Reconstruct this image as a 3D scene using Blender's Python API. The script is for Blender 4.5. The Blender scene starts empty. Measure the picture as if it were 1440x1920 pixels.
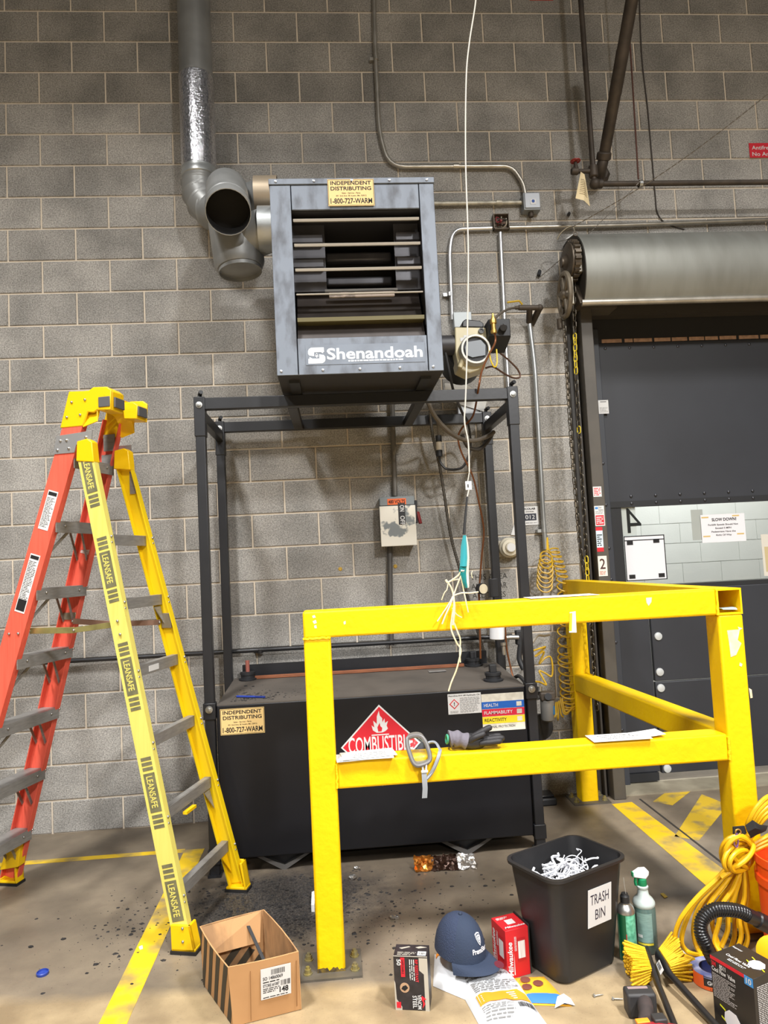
import bpy, bmesh, math, random
from mathutils import Vector, Matrix
V = Vector
R = random.Random(7)
sc = bpy.context.scene
col = sc.collection

# ---------------------------------------------------------------- camera
cd = bpy.data.cameras.new('camera'); cam = bpy.data.objects.new('camera', cd); col.objects.link(cam)
CAM = V((1.9206, -4.3930, 1.4972))
cam.location = CAM
cam.rotation_euler = (math.radians(93.88126), math.radians(2.87978), math.radians(-3.91159))
cd.sensor_fit = 'VERTICAL'; cd.sensor_height = 36.0; cd.lens = 1331.0 / 1920 * 36.0
cd.clip_start = .05
sc.camera = cam
CR = cam.rotation_euler.to_matrix()
# ---------------------------------------------------------------- light
w = bpy.data.worlds.new('world'); sc.world = w; w.use_nodes = True
w.node_tree.nodes['Background'].inputs[0].default_value = (1, .97, .92, 1)
w.node_tree.nodes['Background'].inputs[1].default_value = .06
def lamp(x, y, z, power, sx=.5, sy=1.2, colr=(1, .985, .96), spread=140):
    l = bpy.data.lights.new('high_bay_lamp', 'AREA'); l.shape = 'RECTANGLE'; l.size = sx; l.size_y = sy
    l.energy = power; l.color = colr; l.spread = math.radians(spread)
    o = bpy.data.objects.new('high_bay_lamp', l); col.objects.link(o); o.location = (x, y, z)
    return o
lamp(.2, -4.0, 6.3, 330, spread=125)
lamp(4.4, -4.2, 6.3, 330, spread=125)
lamp(-1.6, -9.6, 6.3, 260, spread=180)
lamp(4.9, -9.8, 6.3, 1250, spread=180)
lamp(2.5, -15., 6.3, 520, spread=180)
sc.view_settings.view_transform = 'Standard'; sc.view_settings.look = 'None'
sc.view_settings.exposure = -0.08; sc.view_settings.gamma = 1.0
sc.view_settings.use_curve_mapping = False

# ---------------------------------------------------------------- helpers
def _ray(px, py):
    return CR @ V(((px - 720) / 1331.0, -(py - 960) / 1331.0, -1.0))
def at(px, py, Y):
    d = _ray(px, py); return CAM + d * ((Y - CAM.y) / d.y)
def fl(px, py, z=0.0):
    d = _ray(px, py); return CAM + d * ((z - CAM.z) / d.z)
def ax(px, py, X):
    d = _ray(px, py); return CAM + d * ((X - CAM.x) / d.x)
def lin(u):
    u /= 255.0
    return u / 12.92 if u <= .04045 else ((u + .055) / 1.055) ** 2.4
def C(r, g, b): return (lin(r), lin(g), lin(b), 1)
MATS = {}
def mat(name, c, rough=.6, metal=0., c2=None, scale=8., amt=.5, bump=0., bscale=None, rnd=0., spec=.5, stretch=None, detail=4, lo=.4, hi=.65):
    if name in MATS: return MATS[name]
    m = bpy.data.materials.new(name); MATS[name] = m; m.use_nodes = True
    nt = m.node_tree; N = nt.nodes; L = nt.links; b = N['Principled BSDF']
    b.inputs['Roughness'].default_value = rough; b.inputs['Metallic'].default_value = metal
    b.inputs['Specular IOR Level'].default_value = spec
    b.inputs['Base Color'].default_value = c
    geo = N.new('ShaderNodeNewGeometry'); vec = geo.outputs['Position']
    if stretch:
        mp = N.new('ShaderNodeMapping'); mp.inputs['Scale'].default_value = stretch; L.new(vec, mp.inputs[0]); vec = mp.outputs[0]
    outc = None
    if c2 is not None:
        no = N.new('ShaderNodeTexNoise'); no.inputs['Scale'].default_value = scale; no.inputs['Detail'].default_value = detail
        L.new(vec, no.inputs['Vector'])
        mr = N.new('ShaderNodeMapRange'); mr.inputs[1].default_value = lo; mr.inputs[2].default_value = hi
        mr.inputs[4].default_value = amt
        L.new(no.outputs['Fac'], mr.inputs[0])
        mx = N.new('ShaderNodeMix'); mx.data_type = 'RGBA'; L.new(mr.outputs[0], mx.inputs[0])
        mx.inputs[6].default_value = c; mx.inputs[7].default_value = c2
        outc = mx.outputs[2]
    if rnd:
        oi = N.new('ShaderNodeObjectInfo')
        mr2 = N.new('ShaderNodeMapRange'); mr2.inputs[3].default_value = 1 - rnd; mr2.inputs[4].default_value = 1 + rnd
        L.new(oi.outputs['Random'], mr2.inputs[0])
        hv = N.new('ShaderNodeHueSaturation')
        if outc: L.new(outc, hv.inputs['Color'])
        else: hv.inputs['Color'].default_value = c
        L.new(mr2.outputs[0], hv.inputs['Value']); outc = hv.outputs[0]
    if outc: L.new(outc, b.inputs['Base Color'])
    if bump:
        n2 = N.new('ShaderNodeTexNoise'); n2.inputs['Scale'].default_value = bscale or scale * 6; n2.inputs['Detail'].default_value = 3
        L.new(vec, n2.inputs['Vector'])
        bp = N.new('ShaderNodeBump'); bp.inputs['Strength'].default_value = bump; bp.inputs['Distance'].default_value = .004
        L.new(n2.outputs['Fac'], bp.inputs['Height']); L.new(bp.outputs[0], b.inputs['Normal'])
    return m

ORG = {}
class MB:
    def __init__(s, M=None): s.v = []; s.f = []; s.M = M
    def add(s, vs, fs):
        n = len(s.v)
        for p in vs:
            p = V(p); s.v.append(s.M @ p if s.M else p)
        s.f += [tuple(i + n for i in f) for f in fs]; return s
    def par(s, o, a, b, c):
        o, a, b, c = V(o), V(a), V(b), V(c)
        vs = [o, o + a, o + a + b, o + b, o + c, o + a + c, o + a + b + c, o + b + c]
        fs = [(0, 3, 2, 1), (4, 5, 6, 7), (0, 1, 5, 4), (1, 2, 6, 5), (2, 3, 7, 6), (3, 0, 4, 7)]
        if a.cross(b).dot(c) < 0: fs = [f[::-1] for f in fs]
        return s.add(vs, fs)
    def box(s, lo, hi):
        lo, hi = V(lo), V(hi); d = hi - lo
        return s.par(lo, (d.x, 0, 0), (0, d.y, 0), (0, 0, d.z))
    def beam(s, p0, p1, wd, ht, up=(0, 0, 1)):
        p0, p1 = V(p0), V(p1); d = p1 - p0; u = V(up); sd = d.cross(u).normalized(); u2 = sd.cross(d).normalized()
        return s.par(p0 - sd * wd / 2 - u2 * ht / 2, sd * wd, u2 * ht, d)
    def lathe(s, prof, o, axis=(0, 0, 1), n=20, caps=True, ref=None):
        a = V(axis).normalized(); r = V(ref) if ref else (V((1, 0, 0)) if abs(a.x) < .9 else V((0, 1, 0)))
        x = (r - a * r.dot(a)).normalized(); y = a.cross(x); o = V(o)
        vs = []; fs = []
        for (rad, h) in prof:
            for i in range(n):
                t = 2 * math.pi * i / n
                vs.append(o + a * h + (x * math.cos(t) + y * math.sin(t)) * rad)
        for k in range(len(prof) - 1):
            for i in range(n):
                j = (i + 1) % n
                fs.append((k * n + i, k * n + j, (k + 1) * n + j, (k + 1) * n + i))
        if caps:
            fs.append(tuple(range(n))[::-1]); m = (len(prof) - 1) * n; fs.append(tuple(range(m, m + n)))
        return s.add(vs, fs)
    def cyl(s, p0, p1, r, r1=None, n=16):
        p0, p1 = V(p0), V(p1); d = p1 - p0
        return s.lathe([(r, 0), (r if r1 is None else r1, d.length)], p0, d, n)
    def pipe(s, p0, p1, r, th=.003, n=28):
        p0, p1 = V(p0), V(p1); d = p1 - p0; h = d.length
        return s.lathe([(r - th, 0), (r, 0), (r, h), (r - th, h), (r - th, 0)], p0, d, n, caps=False)
    def tube(s, path, r, n=8, closed=False, caps=True):
        P = [V(p) for p in path]; m = len(P); rs = r if isinstance(r, (list, tuple)) else [r] * m
        vs = []; fs = []; prev = None
        for i in range(m):
            if closed: t = P[(i + 1) % m] - P[i - 1]
            else: t = P[min(i + 1, m - 1)] - P[max(i - 1, 0)]
            if t.length < 1e-9: t = V((0, 0, 1))
            t.normalize()
            if prev is None:
                q = V((0, 0, 1)) if abs(t.z) < .9 else V((1, 0, 0)); x = (q - t * q.dot(t)).normalized()
            else:
                x = prev - t * prev.dot(t)
                x = x.normalized() if x.length > 1e-6 else t.orthogonal().normalized()
            prev = x; y = t.cross(x)
            for k in range(n):
                a = 2 * math.pi * k / n
                vs.append(P[i] + (x * math.cos(a) + y * math.sin(a)) * rs[i])
        for i in range(m if closed else m - 1):
            i2 = (i + 1) % m
            for k in range(n):
                k2 = (k + 1) % n
                fs.append((i * n + k, i * n + k2, i2 * n + k2, i2 * n + k))
        if caps and not closed:
            fs.append(tuple(range(n))[::-1]); q = (m - 1) * n; fs.append(tuple(range(q, q + n)))
        return s.add(vs, fs)
    def prism(s, pts, vec):
        P = [V(p) for p in pts]; vec = V(vec); n = len(P)
        nrm = V((0, 0, 0))
        for i in range(n): nrm += P[i].cross(P[(i + 1) % n])
        if nrm.dot(vec) > 0: P = P[::-1]
        vs = P + [p + vec for p in P]
        fs = [tuple(range(n)), tuple(range(2 * n - 1, n - 1, -1))]
        fs += [(i, i + n, (i + 1) % n + n, (i + 1) % n) for i in range(n)]
        fs = [fs[0]] + [fs[1]] + [f[::-1] for f in fs[2:]]
        fs = [fs[0][::1], fs[1]] + [f for f in fs[2:]]
        return s.add(vs, fs)
    def grid(s, rows, th=0., closed=False):
        nr = len(rows); nc = len(rows[0]); vs = [V(p) for r in rows for p in r]; fs = []
        for i in range(nr - 1):
            for j in range(nc if closed else nc - 1):
                j2 = (j + 1) % nc
                fs.append((i * nc + j, i * nc + j2, (i + 1) * nc + j2, (i + 1) * nc + j))
        if th:
            ns = [V((0, 0, 0)) for _ in vs]
            for f in fs:
                nn = (vs[f[1]] - vs[f[0]]).cross(vs[f[3]] - vs[f[0]])
                for i in f: ns[i] += nn
            m = len(vs); vs = vs + [vs[i] - ns[i].normalized() * th if ns[i].length > 1e-12 else vs[i] for i in range(m)]
            edge = {}
            for f in fs:
                for a, b in zip(f, f[1:] + f[:1]):
                    edge[(a, b)] = 1
            ex = [(b, a, a + m, b + m) for (a, b) in edge if (b, a) not in edge]
            fs = fs + [tuple(i + m for i in f[::-1]) for f in fs] + ex
        return s.add(vs, fs)
    def ball(s, c, r, n=10, sq=(1, 1, 1)):
        c = V(c); prof = []
        vs = []; fs = []; m = max(5, n // 2 + 1)
        for i in range(m + 1):
            ph = math.pi * i / m
            for k in range(n):
                t = 2 * math.pi * k / n
                vs.append(c + V((math.sin(ph) * math.cos(t) * sq[0], math.sin(ph) * math.sin(t) * sq[1], -math.cos(ph) * sq[2])) * r)
        for i in range(m):
            for k in range(n):
                k2 = (k + 1) % n
                fs.append((i * n + k, i * n + k2, (i + 1) * n + k2, (i + 1) * n + k))
        return s.add(vs, fs)
    def build(s, name, m, parent=None, bev=0., ang=38, sub=0, seg=2):
        org = ORG[parent] if parent is not None else V((0, 0, 0))
        if parent is None and s.v:
            xs = [p.x for p in s.v]; ys = [p.y for p in s.v]; zs = [p.z for p in s.v]
            org = V(((min(xs) + max(xs)) / 2, (min(ys) + max(ys)) / 2, min(zs)))
        me = bpy.data.meshes.new(name); me.from_pydata([p - org for p in s.v], [], s.f)
        bm = bmesh.new(); bm.from_mesh(me); bmesh.ops.recalc_face_normals(bm, faces=bm.faces); bm.to_mesh(me); bm.free()
        for p in me.polygons: p.use_smooth = True
        me.set_sharp_from_angle(angle=math.radians(ang))
        if isinstance(m, (list, tuple)):
            for q in m: me.materials.append(q)
        else: me.materials.append(m)
        o = bpy.data.objects.new(name, me); col.objects.link(o)
        if parent is not None: o.parent = parent
        else: o.location = org
        ORG[o] = org
        if bev:
            b = o.modifiers.new('bevel', 'BEVEL'); b.width = bev; b.segments = seg; b.limit_method = 'ANGLE'; b.angle_limit = math.radians(40)
        if sub:
            b = o.modifiers.new('sub', 'SUBSURF'); b.levels = sub; b.render_levels = sub
        return o
def tag(o, label, cat, group=None, kind=None):
    o['label'] = label; o['category'] = cat
    if group: o['group'] = group
    if kind: o['kind'] = kind
    return o
def thing(name, label, cat, loc, group=None):
    o = bpy.data.objects.new(name, None); col.objects.link(o); o.location = V(loc); o.empty_display_size = .1
    ORG[o] = V(loc); return tag(o, label, cat, group)
def struct(o): o['kind'] = 'structure'; return o
def inst(src, M, parent, name=None):
    # a copy of a part sharing its mesh; M is a world matrix for mesh built about the origin
    o = bpy.data.objects.new(name or src.name.split('.')[0], src if isinstance(src, bpy.types.Mesh) else src.data)
    col.objects.link(o); o.parent = parent
    o.matrix_local = Matrix.Translation(-ORG[parent]) @ M
    ORG[o] = ORG[parent]; return o
def mesh_of(mb, name, m, ang=38):
    me = bpy.data.meshes.new(name); me.from_pydata(mb.v, [], mb.f)
    bm = bmesh.new(); bm.from_mesh(me); bmesh.ops.recalc_face_normals(bm, faces=bm.faces); bm.to_mesh(me); bm.free()
    for p in me.polygons: p.use_smooth = True
    me.set_sharp_from_angle(angle=math.radians(ang)); me.materials.append(m); return me
def smooth(pts, k=6, closed=False):
    P = [V(p) for p in pts]; n = len(P); out = []
    rng = n if closed else n - 1
    for i in range(rng):
        if closed: a, b, c, d = P[i - 1], P[i], P[(i + 1) % n], P[(i + 2) % n]
        else: a, b, c, d = P[max(i - 1, 0)], P[i], P[i + 1], P[min(i + 2, n - 1)]
        for j in range(k):
            t = j / k
            out.append(.5 * ((2 * b) + (c - a) * t + (2 * a - 5 * b + 4 * c - d) * t * t + (3 * b - a - 3 * c + d) * t ** 3))
    if not closed: out.append(P[-1])
    return out
class Face:
    """a flat face: lower-left corner, unit right and unit up"""
    def __init__(s, o, ux, uy):
        s.o = V(o); s.x = V(ux).normalized(); s.y = V(uy); s.y = (s.y - s.x * s.y.dot(s.x)).normalized(); s.n = s.x.cross(s.y)
    def p(s, a, b, d=0.): return s.o + s.x * a + s.y * b + s.n * d
    def rect(s, mb, a, b, w_, h, d=0., th=.001):
        return mb.par(s.p(a, b, d), s.x * w_, s.y * h, s.n * th)
    def plate(s, name, m, parent, a, b, w_, h, d=0., th=.001, bev=0.):
        return s.rect(MB(), a, b, w_, h, d, th).build(name, m, parent, bev=bev)
    def poly(s, mb, pts, d=0., th=.001): return mb.prism([s.p(a, b, d) for a, b in pts], s.n * th)
    def lines(s, mb, a, b, w_, h, n, d=.0012, fill=.45, seed=1, ragged=.35):
        r = random.Random(seed); st = h / n
        for i in range(n):
            y = b + h - (i + 1) * st + st * (1 - fill) / 2; x = a; end = a + w_ * (1 - ragged * r.random() ** 2)
            while x < end:
                l = min(end - x, st * r.uniform(.8, 3.2))
                s.rect(mb, x, y, l, st * fill, d, .0003); x += l + st * .45
        return mb
    def bars(s, mb, a, b, w_, h, n, d=.0012, seed=3):
        r = random.Random(seed); x = a; st = w_ / n
        while x < a + w_:
            l = st * r.choice((.3, .3, .6, .9)); s.rect(mb, x, b, l, h, d, .0003); x += l + st * r.choice((.3, .5, .7))
        return mb
_TX = {}
def txt(face, parent, t, a, b, h, m, w_=None, d=.0015, bold=.0, align='L', name='lettering', rot=0., shear=0.):
    cu = bpy.data.curves.new('t', 'FONT'); cu.body = t; cu.size = 1; cu.offset = bold; cu.shear = shear; cu.resolution_u = 3
    o = bpy.data.objects.new('t', cu); col.objects.link(o)
    dg = bpy.context.evaluated_depsgraph_get(); me = bpy.data.meshes.new_from_object(o.evaluated_get(dg))
    bpy.data.objects.remove(o); bpy.data.curves.remove(cu)
    if not me.vertices: return None
    xs = [v.co.x for v in me.vertices]; ys = [v.co.y for v in me.vertices]
    x0, x1 = min(xs), max(xs); base = min(ys) if not any(ch in t for ch in 'gpqyj,;') else 0.
    cap = .69
    sy = h / cap; sx = (w_ / (x1 - x0)) if w_ else sy
    W_ = (x1 - x0) * sx; off = {'L': 0, 'C': -W_ / 2, 'R': -W_}[align]
    cr, sr = math.cos(rot), math.sin(rot)
    org = ORG[parent]
    for v in me.vertices:
        u = (v.co.x - x0) * sx + off; q = v.co.y * sy
        u, q = u * cr - q * sr, u * sr + q * cr
        v.co = face.p(a + u, b + q, d) - org
    me.materials.clear(); me.materials.append(m)
    o = bpy.data.objects.new(name, me); col.objects.link(o); o.parent = parent; ORG[o] = org
    return o

# ---------------------------------------------------------------- materials
BLK = mat('matte_black', C(34, 35, 38), .55)
BLK2 = mat('black_painted_steel', C(33, 34, 38), .4, c2=C(24, 25, 28), scale=5, bump=.06, bscale=60)
INK = mat('black_ink', C(22, 20, 22), .7)
WHITE = mat('white_vinyl', C(216, 216, 216), .5)
PAPER = mat('white_paper', C(214, 214, 214), .8)
RED = mat('red_print', C(206, 32, 48), .5)
STEEL = mat('zinc_steel', C(175, 175, 172), .35, .9)
GALV = mat('galvanized_steel', C(185, 188, 188), .38, .7, c2=C(140, 142, 140), scale=6, bump=.05)
EMT = mat('conduit_metal', C(192, 186, 175), .36, .75, c2=C(150, 143, 130), scale=14)
IRON = mat('rusty_black_iron', C(78, 69, 60), .62, .4, c2=C(40, 36, 34), scale=12, bump=.2)
ALU = mat('brushed_aluminium', C(150, 148, 145), .45, .3, c2=C(120, 118, 116), scale=20, stretch=(1, 1, 6))
YEL = mat('yellow_safety_paint', C(240, 197, 0), .5, c2=C(230, 182, 0), scale=6, detail=7, bump=.5, bscale=38, spec=.3)
COPPER = mat('copper', C(150, 95, 60), .4, .5)
TAN = mat('cream_label', C(220, 188, 126), .6)
RUB = mat('black_rubber', C(30, 29, 29), .6)

# ================================================================ SETTING
S = .2032; ZB = .1885
BLOCK = mat('concrete_block', C(160, 157, 152), .9, c2=C(130, 128, 124), scale=3.2, amt=.9, bump=.55, bscale=170, rnd=.13)
# speckle on the block face
nt = BLOCK.node_tree; b = nt.nodes['Principled BSDF']; src = b.inputs['Base Color'].links[0].from_socket
ns = nt.nodes.new('ShaderNodeTexNoise'); ns.inputs['Scale'].default_value = 130; ns.inputs['Detail'].default_value = 2
geo = nt.nodes.new('ShaderNodeNewGeometry'); nt.links.new(geo.outputs['Position'], ns.inputs['Vector'])
mr = nt.nodes.new('ShaderNodeMapRange'); mr.inputs[1].default_value = .3; mr.inputs[2].default_value = .7; mr.inputs[3].default_value = .62; mr.inputs[4].default_value = 1.38
nt.links.new(ns.outputs['Fac'], mr.inputs[0])
mm = nt.nodes.new('ShaderNodeMix'); mm.data_type = 'RGBA'; mm.blend_type = 'MULTIPLY'; mm.inputs[0].default_value = 1
nt.links.new(src, mm.inputs[6]); nt.links.new(mr.outputs[0], mm.inputs[7]); nt.links.new(mm.outputs[2], b.inputs['Base Color'])
MORTAR = mat('mortar', C(214, 202, 184), .95, c2=C(188, 176, 160), scale=9, bump=.4, bscale=90)

OPX, OPZ = 3.56, 3.06            # door opening: left side, head height
XL, XR, ZT = -2.4, 7.2, 6.3
def zl(k): return ZB + (24 - k) * S
# mortar backing with the opening cut out
wb = MB()
wb.box((XL, .0, -.05), (OPX, .2, ZT)); wb.box((OPX, .0, OPZ), (XR, .2, ZT)); wb.box((6.3, .0, -.05), (XR, .2, OPZ))
wall = struct(wb.build('wall_back', MORTAR))
J = .0052
bmesh_cache = {}
BLOCKD = BLOCK.copy(); BLOCKD.name = 'concrete_block_dark'  # darker, more saturated block colour for the top courses
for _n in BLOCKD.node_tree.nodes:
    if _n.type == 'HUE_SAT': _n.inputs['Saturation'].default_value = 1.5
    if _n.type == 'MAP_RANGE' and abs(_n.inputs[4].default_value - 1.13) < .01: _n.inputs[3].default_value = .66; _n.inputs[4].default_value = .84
def block_mesh(w_, h, bm_=None):
    bm_ = bm_ or BLOCK; key = (round(w_, 4), round(h, 4), bm_.name)
    if key in bmesh_cache: return bmesh_cache[key]
    m = MB(); d = .007; e = .0035
    # face plate with a chamfered arris
    vs = []
    for (ins, y) in ((0, .001), (0, -d + e), (e, -d)):
        vs += [(ins, y, ins), (w_ - ins, y, ins), (w_ - ins, y, h - ins), (ins, y, h - ins)]
    fs = [(8, 9, 10, 11)]
    for k in (0, 4):
        for i in range(4):
            j = (i + 1) % 4; fs.append((k + i, k + j, k + 4 + j, k + 4 + i))
    m.add(vs, fs); me = mesh_of(m, 'block', bm_, 20); bmesh_cache[key] = me; return me
rest = MB(); nblk = 0
def inview(x0, x1, z0, z1):
    P = []
    for x in (x0, x1):
        for z in (z0, z1):
            c = CR.transposed() @ (V((x, 0, z)) - CAM)
            P.append((720 + 1331 * c.x / -c.z, 960 - 1331 * c.y / -c.z))
    return max(p[0] for p in P) > 0 and min(p[0] for p in P) < 1440 and max(p[1] for p in P) > 0 and min(p[1] for p in P) < 1920
for k in range(-5, 25):
    z1 = zl(k); z0 = zl(k + 1)
    if k == 24: z0 = 0.0
    u = -12 if k % 2 else -11
    while u * S < XR:
        x0, x1 = u * S, (u + 2) * S; u += 2
        a0, a1, c0 = max(x0, XL), min(x1, XR), z0
        if a1 - a0 < .03: continue
        segs = []
        if z0 < OPZ - .01:
            if z1 > OPZ: c0 = OPZ if a1 > OPX else z0
            if z1 > OPZ: segs = [(a0, a1, c0)]
            else:
                if a0 < OPX: segs.append((a0, min(a1, OPX), z0))
                if a1 > 6.3: segs.append((max(a0, 6.3), a1, z0))
        else: segs = [(a0, a1, z0)]
        for (q0, q1, zz) in segs:
            if q1 - q0 < .03: continue
            g0, g1, h0, h1 = q0 + J, q1 - J, zz + J, z1 - J
            if inview(q0, q1, zz, z1):
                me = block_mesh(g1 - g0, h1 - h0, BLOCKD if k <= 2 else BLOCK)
                inst(me, Matrix.Translation((g0, 0, h0)), wall, 'block'); nblk += 1
            else: rest.box((g0, -.007, h0), (g1, .001, h1))
print('blocks in view', nblk)
o = rest.build('block_courses', BLOCK, wall); o['kind'] = 'stuff'

# floor --------------------------------------------------------------
FLM = bpy.data.materials.new('sealed_concrete'); FLM.use_nodes = True
nt = FLM.node_tree; N = nt.nodes; L = nt.links; b = N['Principled BSDF']
geo = N.new('ShaderNodeNewGeometry'); pos = geo.outputs['Position']
def noise(sc_, det=5, vec=None, rough=.5):
    n = N.new('ShaderNodeTexNoise'); n.inputs['Scale'].default_value = sc_; n.inputs['Detail'].default_value = det; n.inputs['Roughness'].default_value = rough
    L.new(vec or pos, n.inputs['Vector']); return n.outputs['Fac']
def mrng(x, a, b_, c=0., d=1.):
    n = N.new('ShaderNodeMapRange'); n.inputs[1].default_value = a; n.inputs[2].default_value = b_; n.inputs[3].default_value = c; n.inputs[4].default_value = d
    L.new(x, n.inputs[0]); return n.outputs[0]
def mixc(f, a, b_, mode='MIX'):
    n = N.new('ShaderNodeMix'); n.data_type = 'RGBA'; n.blend_type = mode
    if isinstance(f, float): n.inputs[0].default_value = f
    else: L.new(f, n.inputs[0])
    for i, q in ((6, a), (7, b_)):
        if isinstance(q, tuple): n.inputs[i].default_value = q
        else: L.new(q, n.inputs[i])
    return n.outputs[2]
def math_(op, a, b_):
    n = N.new('ShaderNodeMath'); n.operation = op; n.use_clamp = False
    for i, q in ((0, a), (1, b_)):
        if isinstance(q, float): n.inputs[i].default_value = q
        else: L.new(q, n.inputs[i])
    return n.outputs[0]
sep = N.new('ShaderNodeSeparateXYZ'); L.new(pos, sep.inputs[0])
base = mixc(mrng(noise(2.2, 6), .35, .68), C(138, 125, 106), C(102, 92, 79))
base = mixc(mrng(noise(14, 4), .45, .7, 0, .35), base, C(104, 92, 80))
yy = math_('ADD', sep.outputs[1], math_('MULTIPLY', noise(5, 4), .12))
yy = math_('ADD', yy, math_('MULTIPLY', sep.outputs[0], .09))
tan = mixc(mrng(noise(6, 6), .35, .65), C(170, 150, 117), C(136, 118, 91))
base = mixc(mrng(yy, -1.56, -1.50, 1., 0.), base, tan)
# black grit trodden in below the burner side of the tank
def spot(cx, cy, r0, r1):
    dx = math_('SUBTRACT', sep.outputs[0], cx); dy = math_('SUBTRACT', sep.outputs[1], cy)
    d = math_('SQRT', math_('ADD', math_('MULTIPLY', dx, dx), math_('MULTIPLY', math_('MULTIPLY', dy, dy), 1.7)), 0.)
    d = math_('ADD', d, math_('MULTIPLY', math_('SUBTRACT', noise(9, 6, rough=.7), .5), .5))
    return mrng(d, r0, r1, 1., 0.)
grit = mixc(mrng(noise(120, 3), .4, .7), C(38, 36, 36), C(84, 80, 76))
base = mixc(math_('MULTIPLY', spot(1.62, -1.10, .3, .58), .97), base, grit)
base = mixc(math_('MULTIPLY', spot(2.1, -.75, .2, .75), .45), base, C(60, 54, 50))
base = mixc(mrng(noise(160, 2), .62, .72, 0, .3), base, C(70, 62, 54))
L.new(base, b.inputs['Base Color'])
L.new(mrng(noise(4, 4), .3, .7, .38, .62), b.inputs['Roughness'])
bp = N.new('ShaderNodeBump'); bp.inputs['Strength'].default_value = .25; bp.inputs['Distance'].default_value = .004
L.new(noise(40, 5), bp.inputs['Height']); L.new(bp.outputs[0], b.inputs['Normal'])
floor = struct(MB().box((-8, -18, -.2), (12, 6, 0)).build('floor', FLM))
FP = mat('worn_yellow_floor_paint', C(226, 188, 28), .55, c2=C(140, 124, 92), scale=7, amt=1., lo=.46, hi=.70, detail=8, bump=.2)
FP2 = mat('worn_yellow_floor_tape', C(206, 172, 44), .45, c2=C(130, 116, 90), scale=9, amt=1., lo=.5, hi=.68, detail=8, stretch=(1, 1, 1), bump=.3)
def stripe(pts, m=FP, name='floor_stripe'):
    return MB().prism([V((x, y, .0002)) for x, y in pts], (0, 0, .0012)).build(name, m, floor)
stripe([(1.075, -2.9), (1.165, -2.9), (1.15, -.40), (1.045, -.40)])
stripe([(-.6, -.375), (1.045, -.385), (1.045, -.430), (-.6, -.43)])
stripe([(3.475, -.21), (3.60, -.20), (3.645, -1.35), (3.48, -1.36)])
stripe([(3.60, -.73), (3.695, -.80), (4.10, -.36), (4.05, -.16)], FP2)
stripe([(3.72, -.22), (3.80, -.30), (4.02, -.09), (3.94, -.01)], FP2)
stripe([(4.05, -1.0), (4.2, -1.1), (4.75, -.55), (4.6, -.42)], FP2)
mj = MB().box((3.66, -3.2, .0002), (3.672, -.16, .0016)).build('control_joint', mat('dark_joint_sealant', C(48, 44, 40), .8), floor)
MB().box((OPX, -.10, 0), (6.3, .12, .010)).build('door_threshold', mat('worn_sill', C(150, 142, 122), .7, c2=C(110, 100, 84), scale=8), floor)

# door ------------------------------------------------------------------
DP = mat('black_rubber_panel', C(50, 52, 58), .5, c2=C(42, 43, 48), scale=2, bump=.04)
DP2 = mat('dark_door_header', C(36, 36, 38), .6)
BR = mat('brown_black_steel', C(82, 77, 70), .5, c2=C(66, 62, 58), scale=6)
door = bpy.data.objects.new('door_1', None); col.objects.link(door); door.location = (4.6, .1, 0); ORG[door] = V((4.6, .1, 0)); struct(door)
DY = .10
def dz(px, py): return at(px, py, DY).z
zt = (dz(1135, 640) + dz(1430, 640)) / 2; zw1 = (dz(1170, 938) + dz(1430, 933)) / 2; zw0 = (dz(1175, 1093) + dz(1430, 1093)) / 2
XD0 = 3.66; XD1 = 6.25
XW0 = (at(1166, 945, DY).x + at(1172, 1092, DY).x) / 2
MB().box((XD0, DY, zt), (XD1, DY + .03, 3.06)).build('header_board', DP2, door)
MB().box((XD0 + .05, DY - .006, zw1 - .02), (XD1, DY + .02, zt)).build('upper_panel', DP, door, bev=.004)
MB().box((XD0 - .10, DY - .03, .0), (XD0 + .05, DY + .03, zt + .09)).build('edge_strip', mat('charcoal_edge', C(60, 63, 70), .45), door, bev=.004)
mb = MB(); r = random.Random(2); x = XD0 + .08
while x < XD1:
    l = r.uniform(.05, .14); mb.box((x, DY - .004, zt + .004), (x + l, DY + .012, zt + .028)); x += l + r.uniform(.006, .02)
mb.build('torn_insulation', mat('tan_foam', C(186, 150, 125), .9, c2=C(120, 98, 84), scale=30), door)
MB().box((XD0 + .05, DY - .008, zw1 - .035), (XD1, DY + .02, zw1 + .005)).build('clamp_strip', BLK, door)
MB().box((XD0 + .05, DY - .002, zw0), (XW0, DY + .02, zw1)).build('window_stile', BLK, door)
MB().box((XD0 + .05, DY - .008, zw0 - .03), (XD1, DY + .02, zw0)).build('clamp_strip', BLK, door)
GL = bpy.data.materials.new('clear_vinyl'); GL.use_nodes = True; nt = GL.node_tree; nt.nodes.clear()
out = nt.nodes.new('ShaderNodeOutputMaterial'); mx = nt.nodes.new('ShaderNodeMixShader'); tr = nt.nodes.new('ShaderNodeBsdfTransparent'); gs = nt.nodes.new('ShaderNodeBsdfGlossy')
gs.inputs['Roughness'].default_value = .06; mx.inputs[0].default_value = .06; tr.inputs[0].default_value = (.96, .98, .97, 1)
nb = nt.nodes.new('ShaderNodeTexNoise'); nb.inputs['Scale'].default_value = 5; bpn = nt.nodes.new('ShaderNodeBump'); bpn.inputs['Strength'].default_value = .3; bpn.inputs['Distance'].default_value = .02
nt.links.new(nb.outputs['Fac'], bpn.inputs['Height']); nt.links.new(bpn.outputs[0], gs.inputs['Normal'])
nt.links.new(tr.outputs[0], mx.inputs[1]); nt.links.new(gs.outputs[0], mx.inputs[2]); nt.links.new(mx.outputs[0], out.inputs[0])
MB().box((XW0, DY, zw0), (XD1, DY + .003, zw1)).build('window_pane', GL, door)
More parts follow.
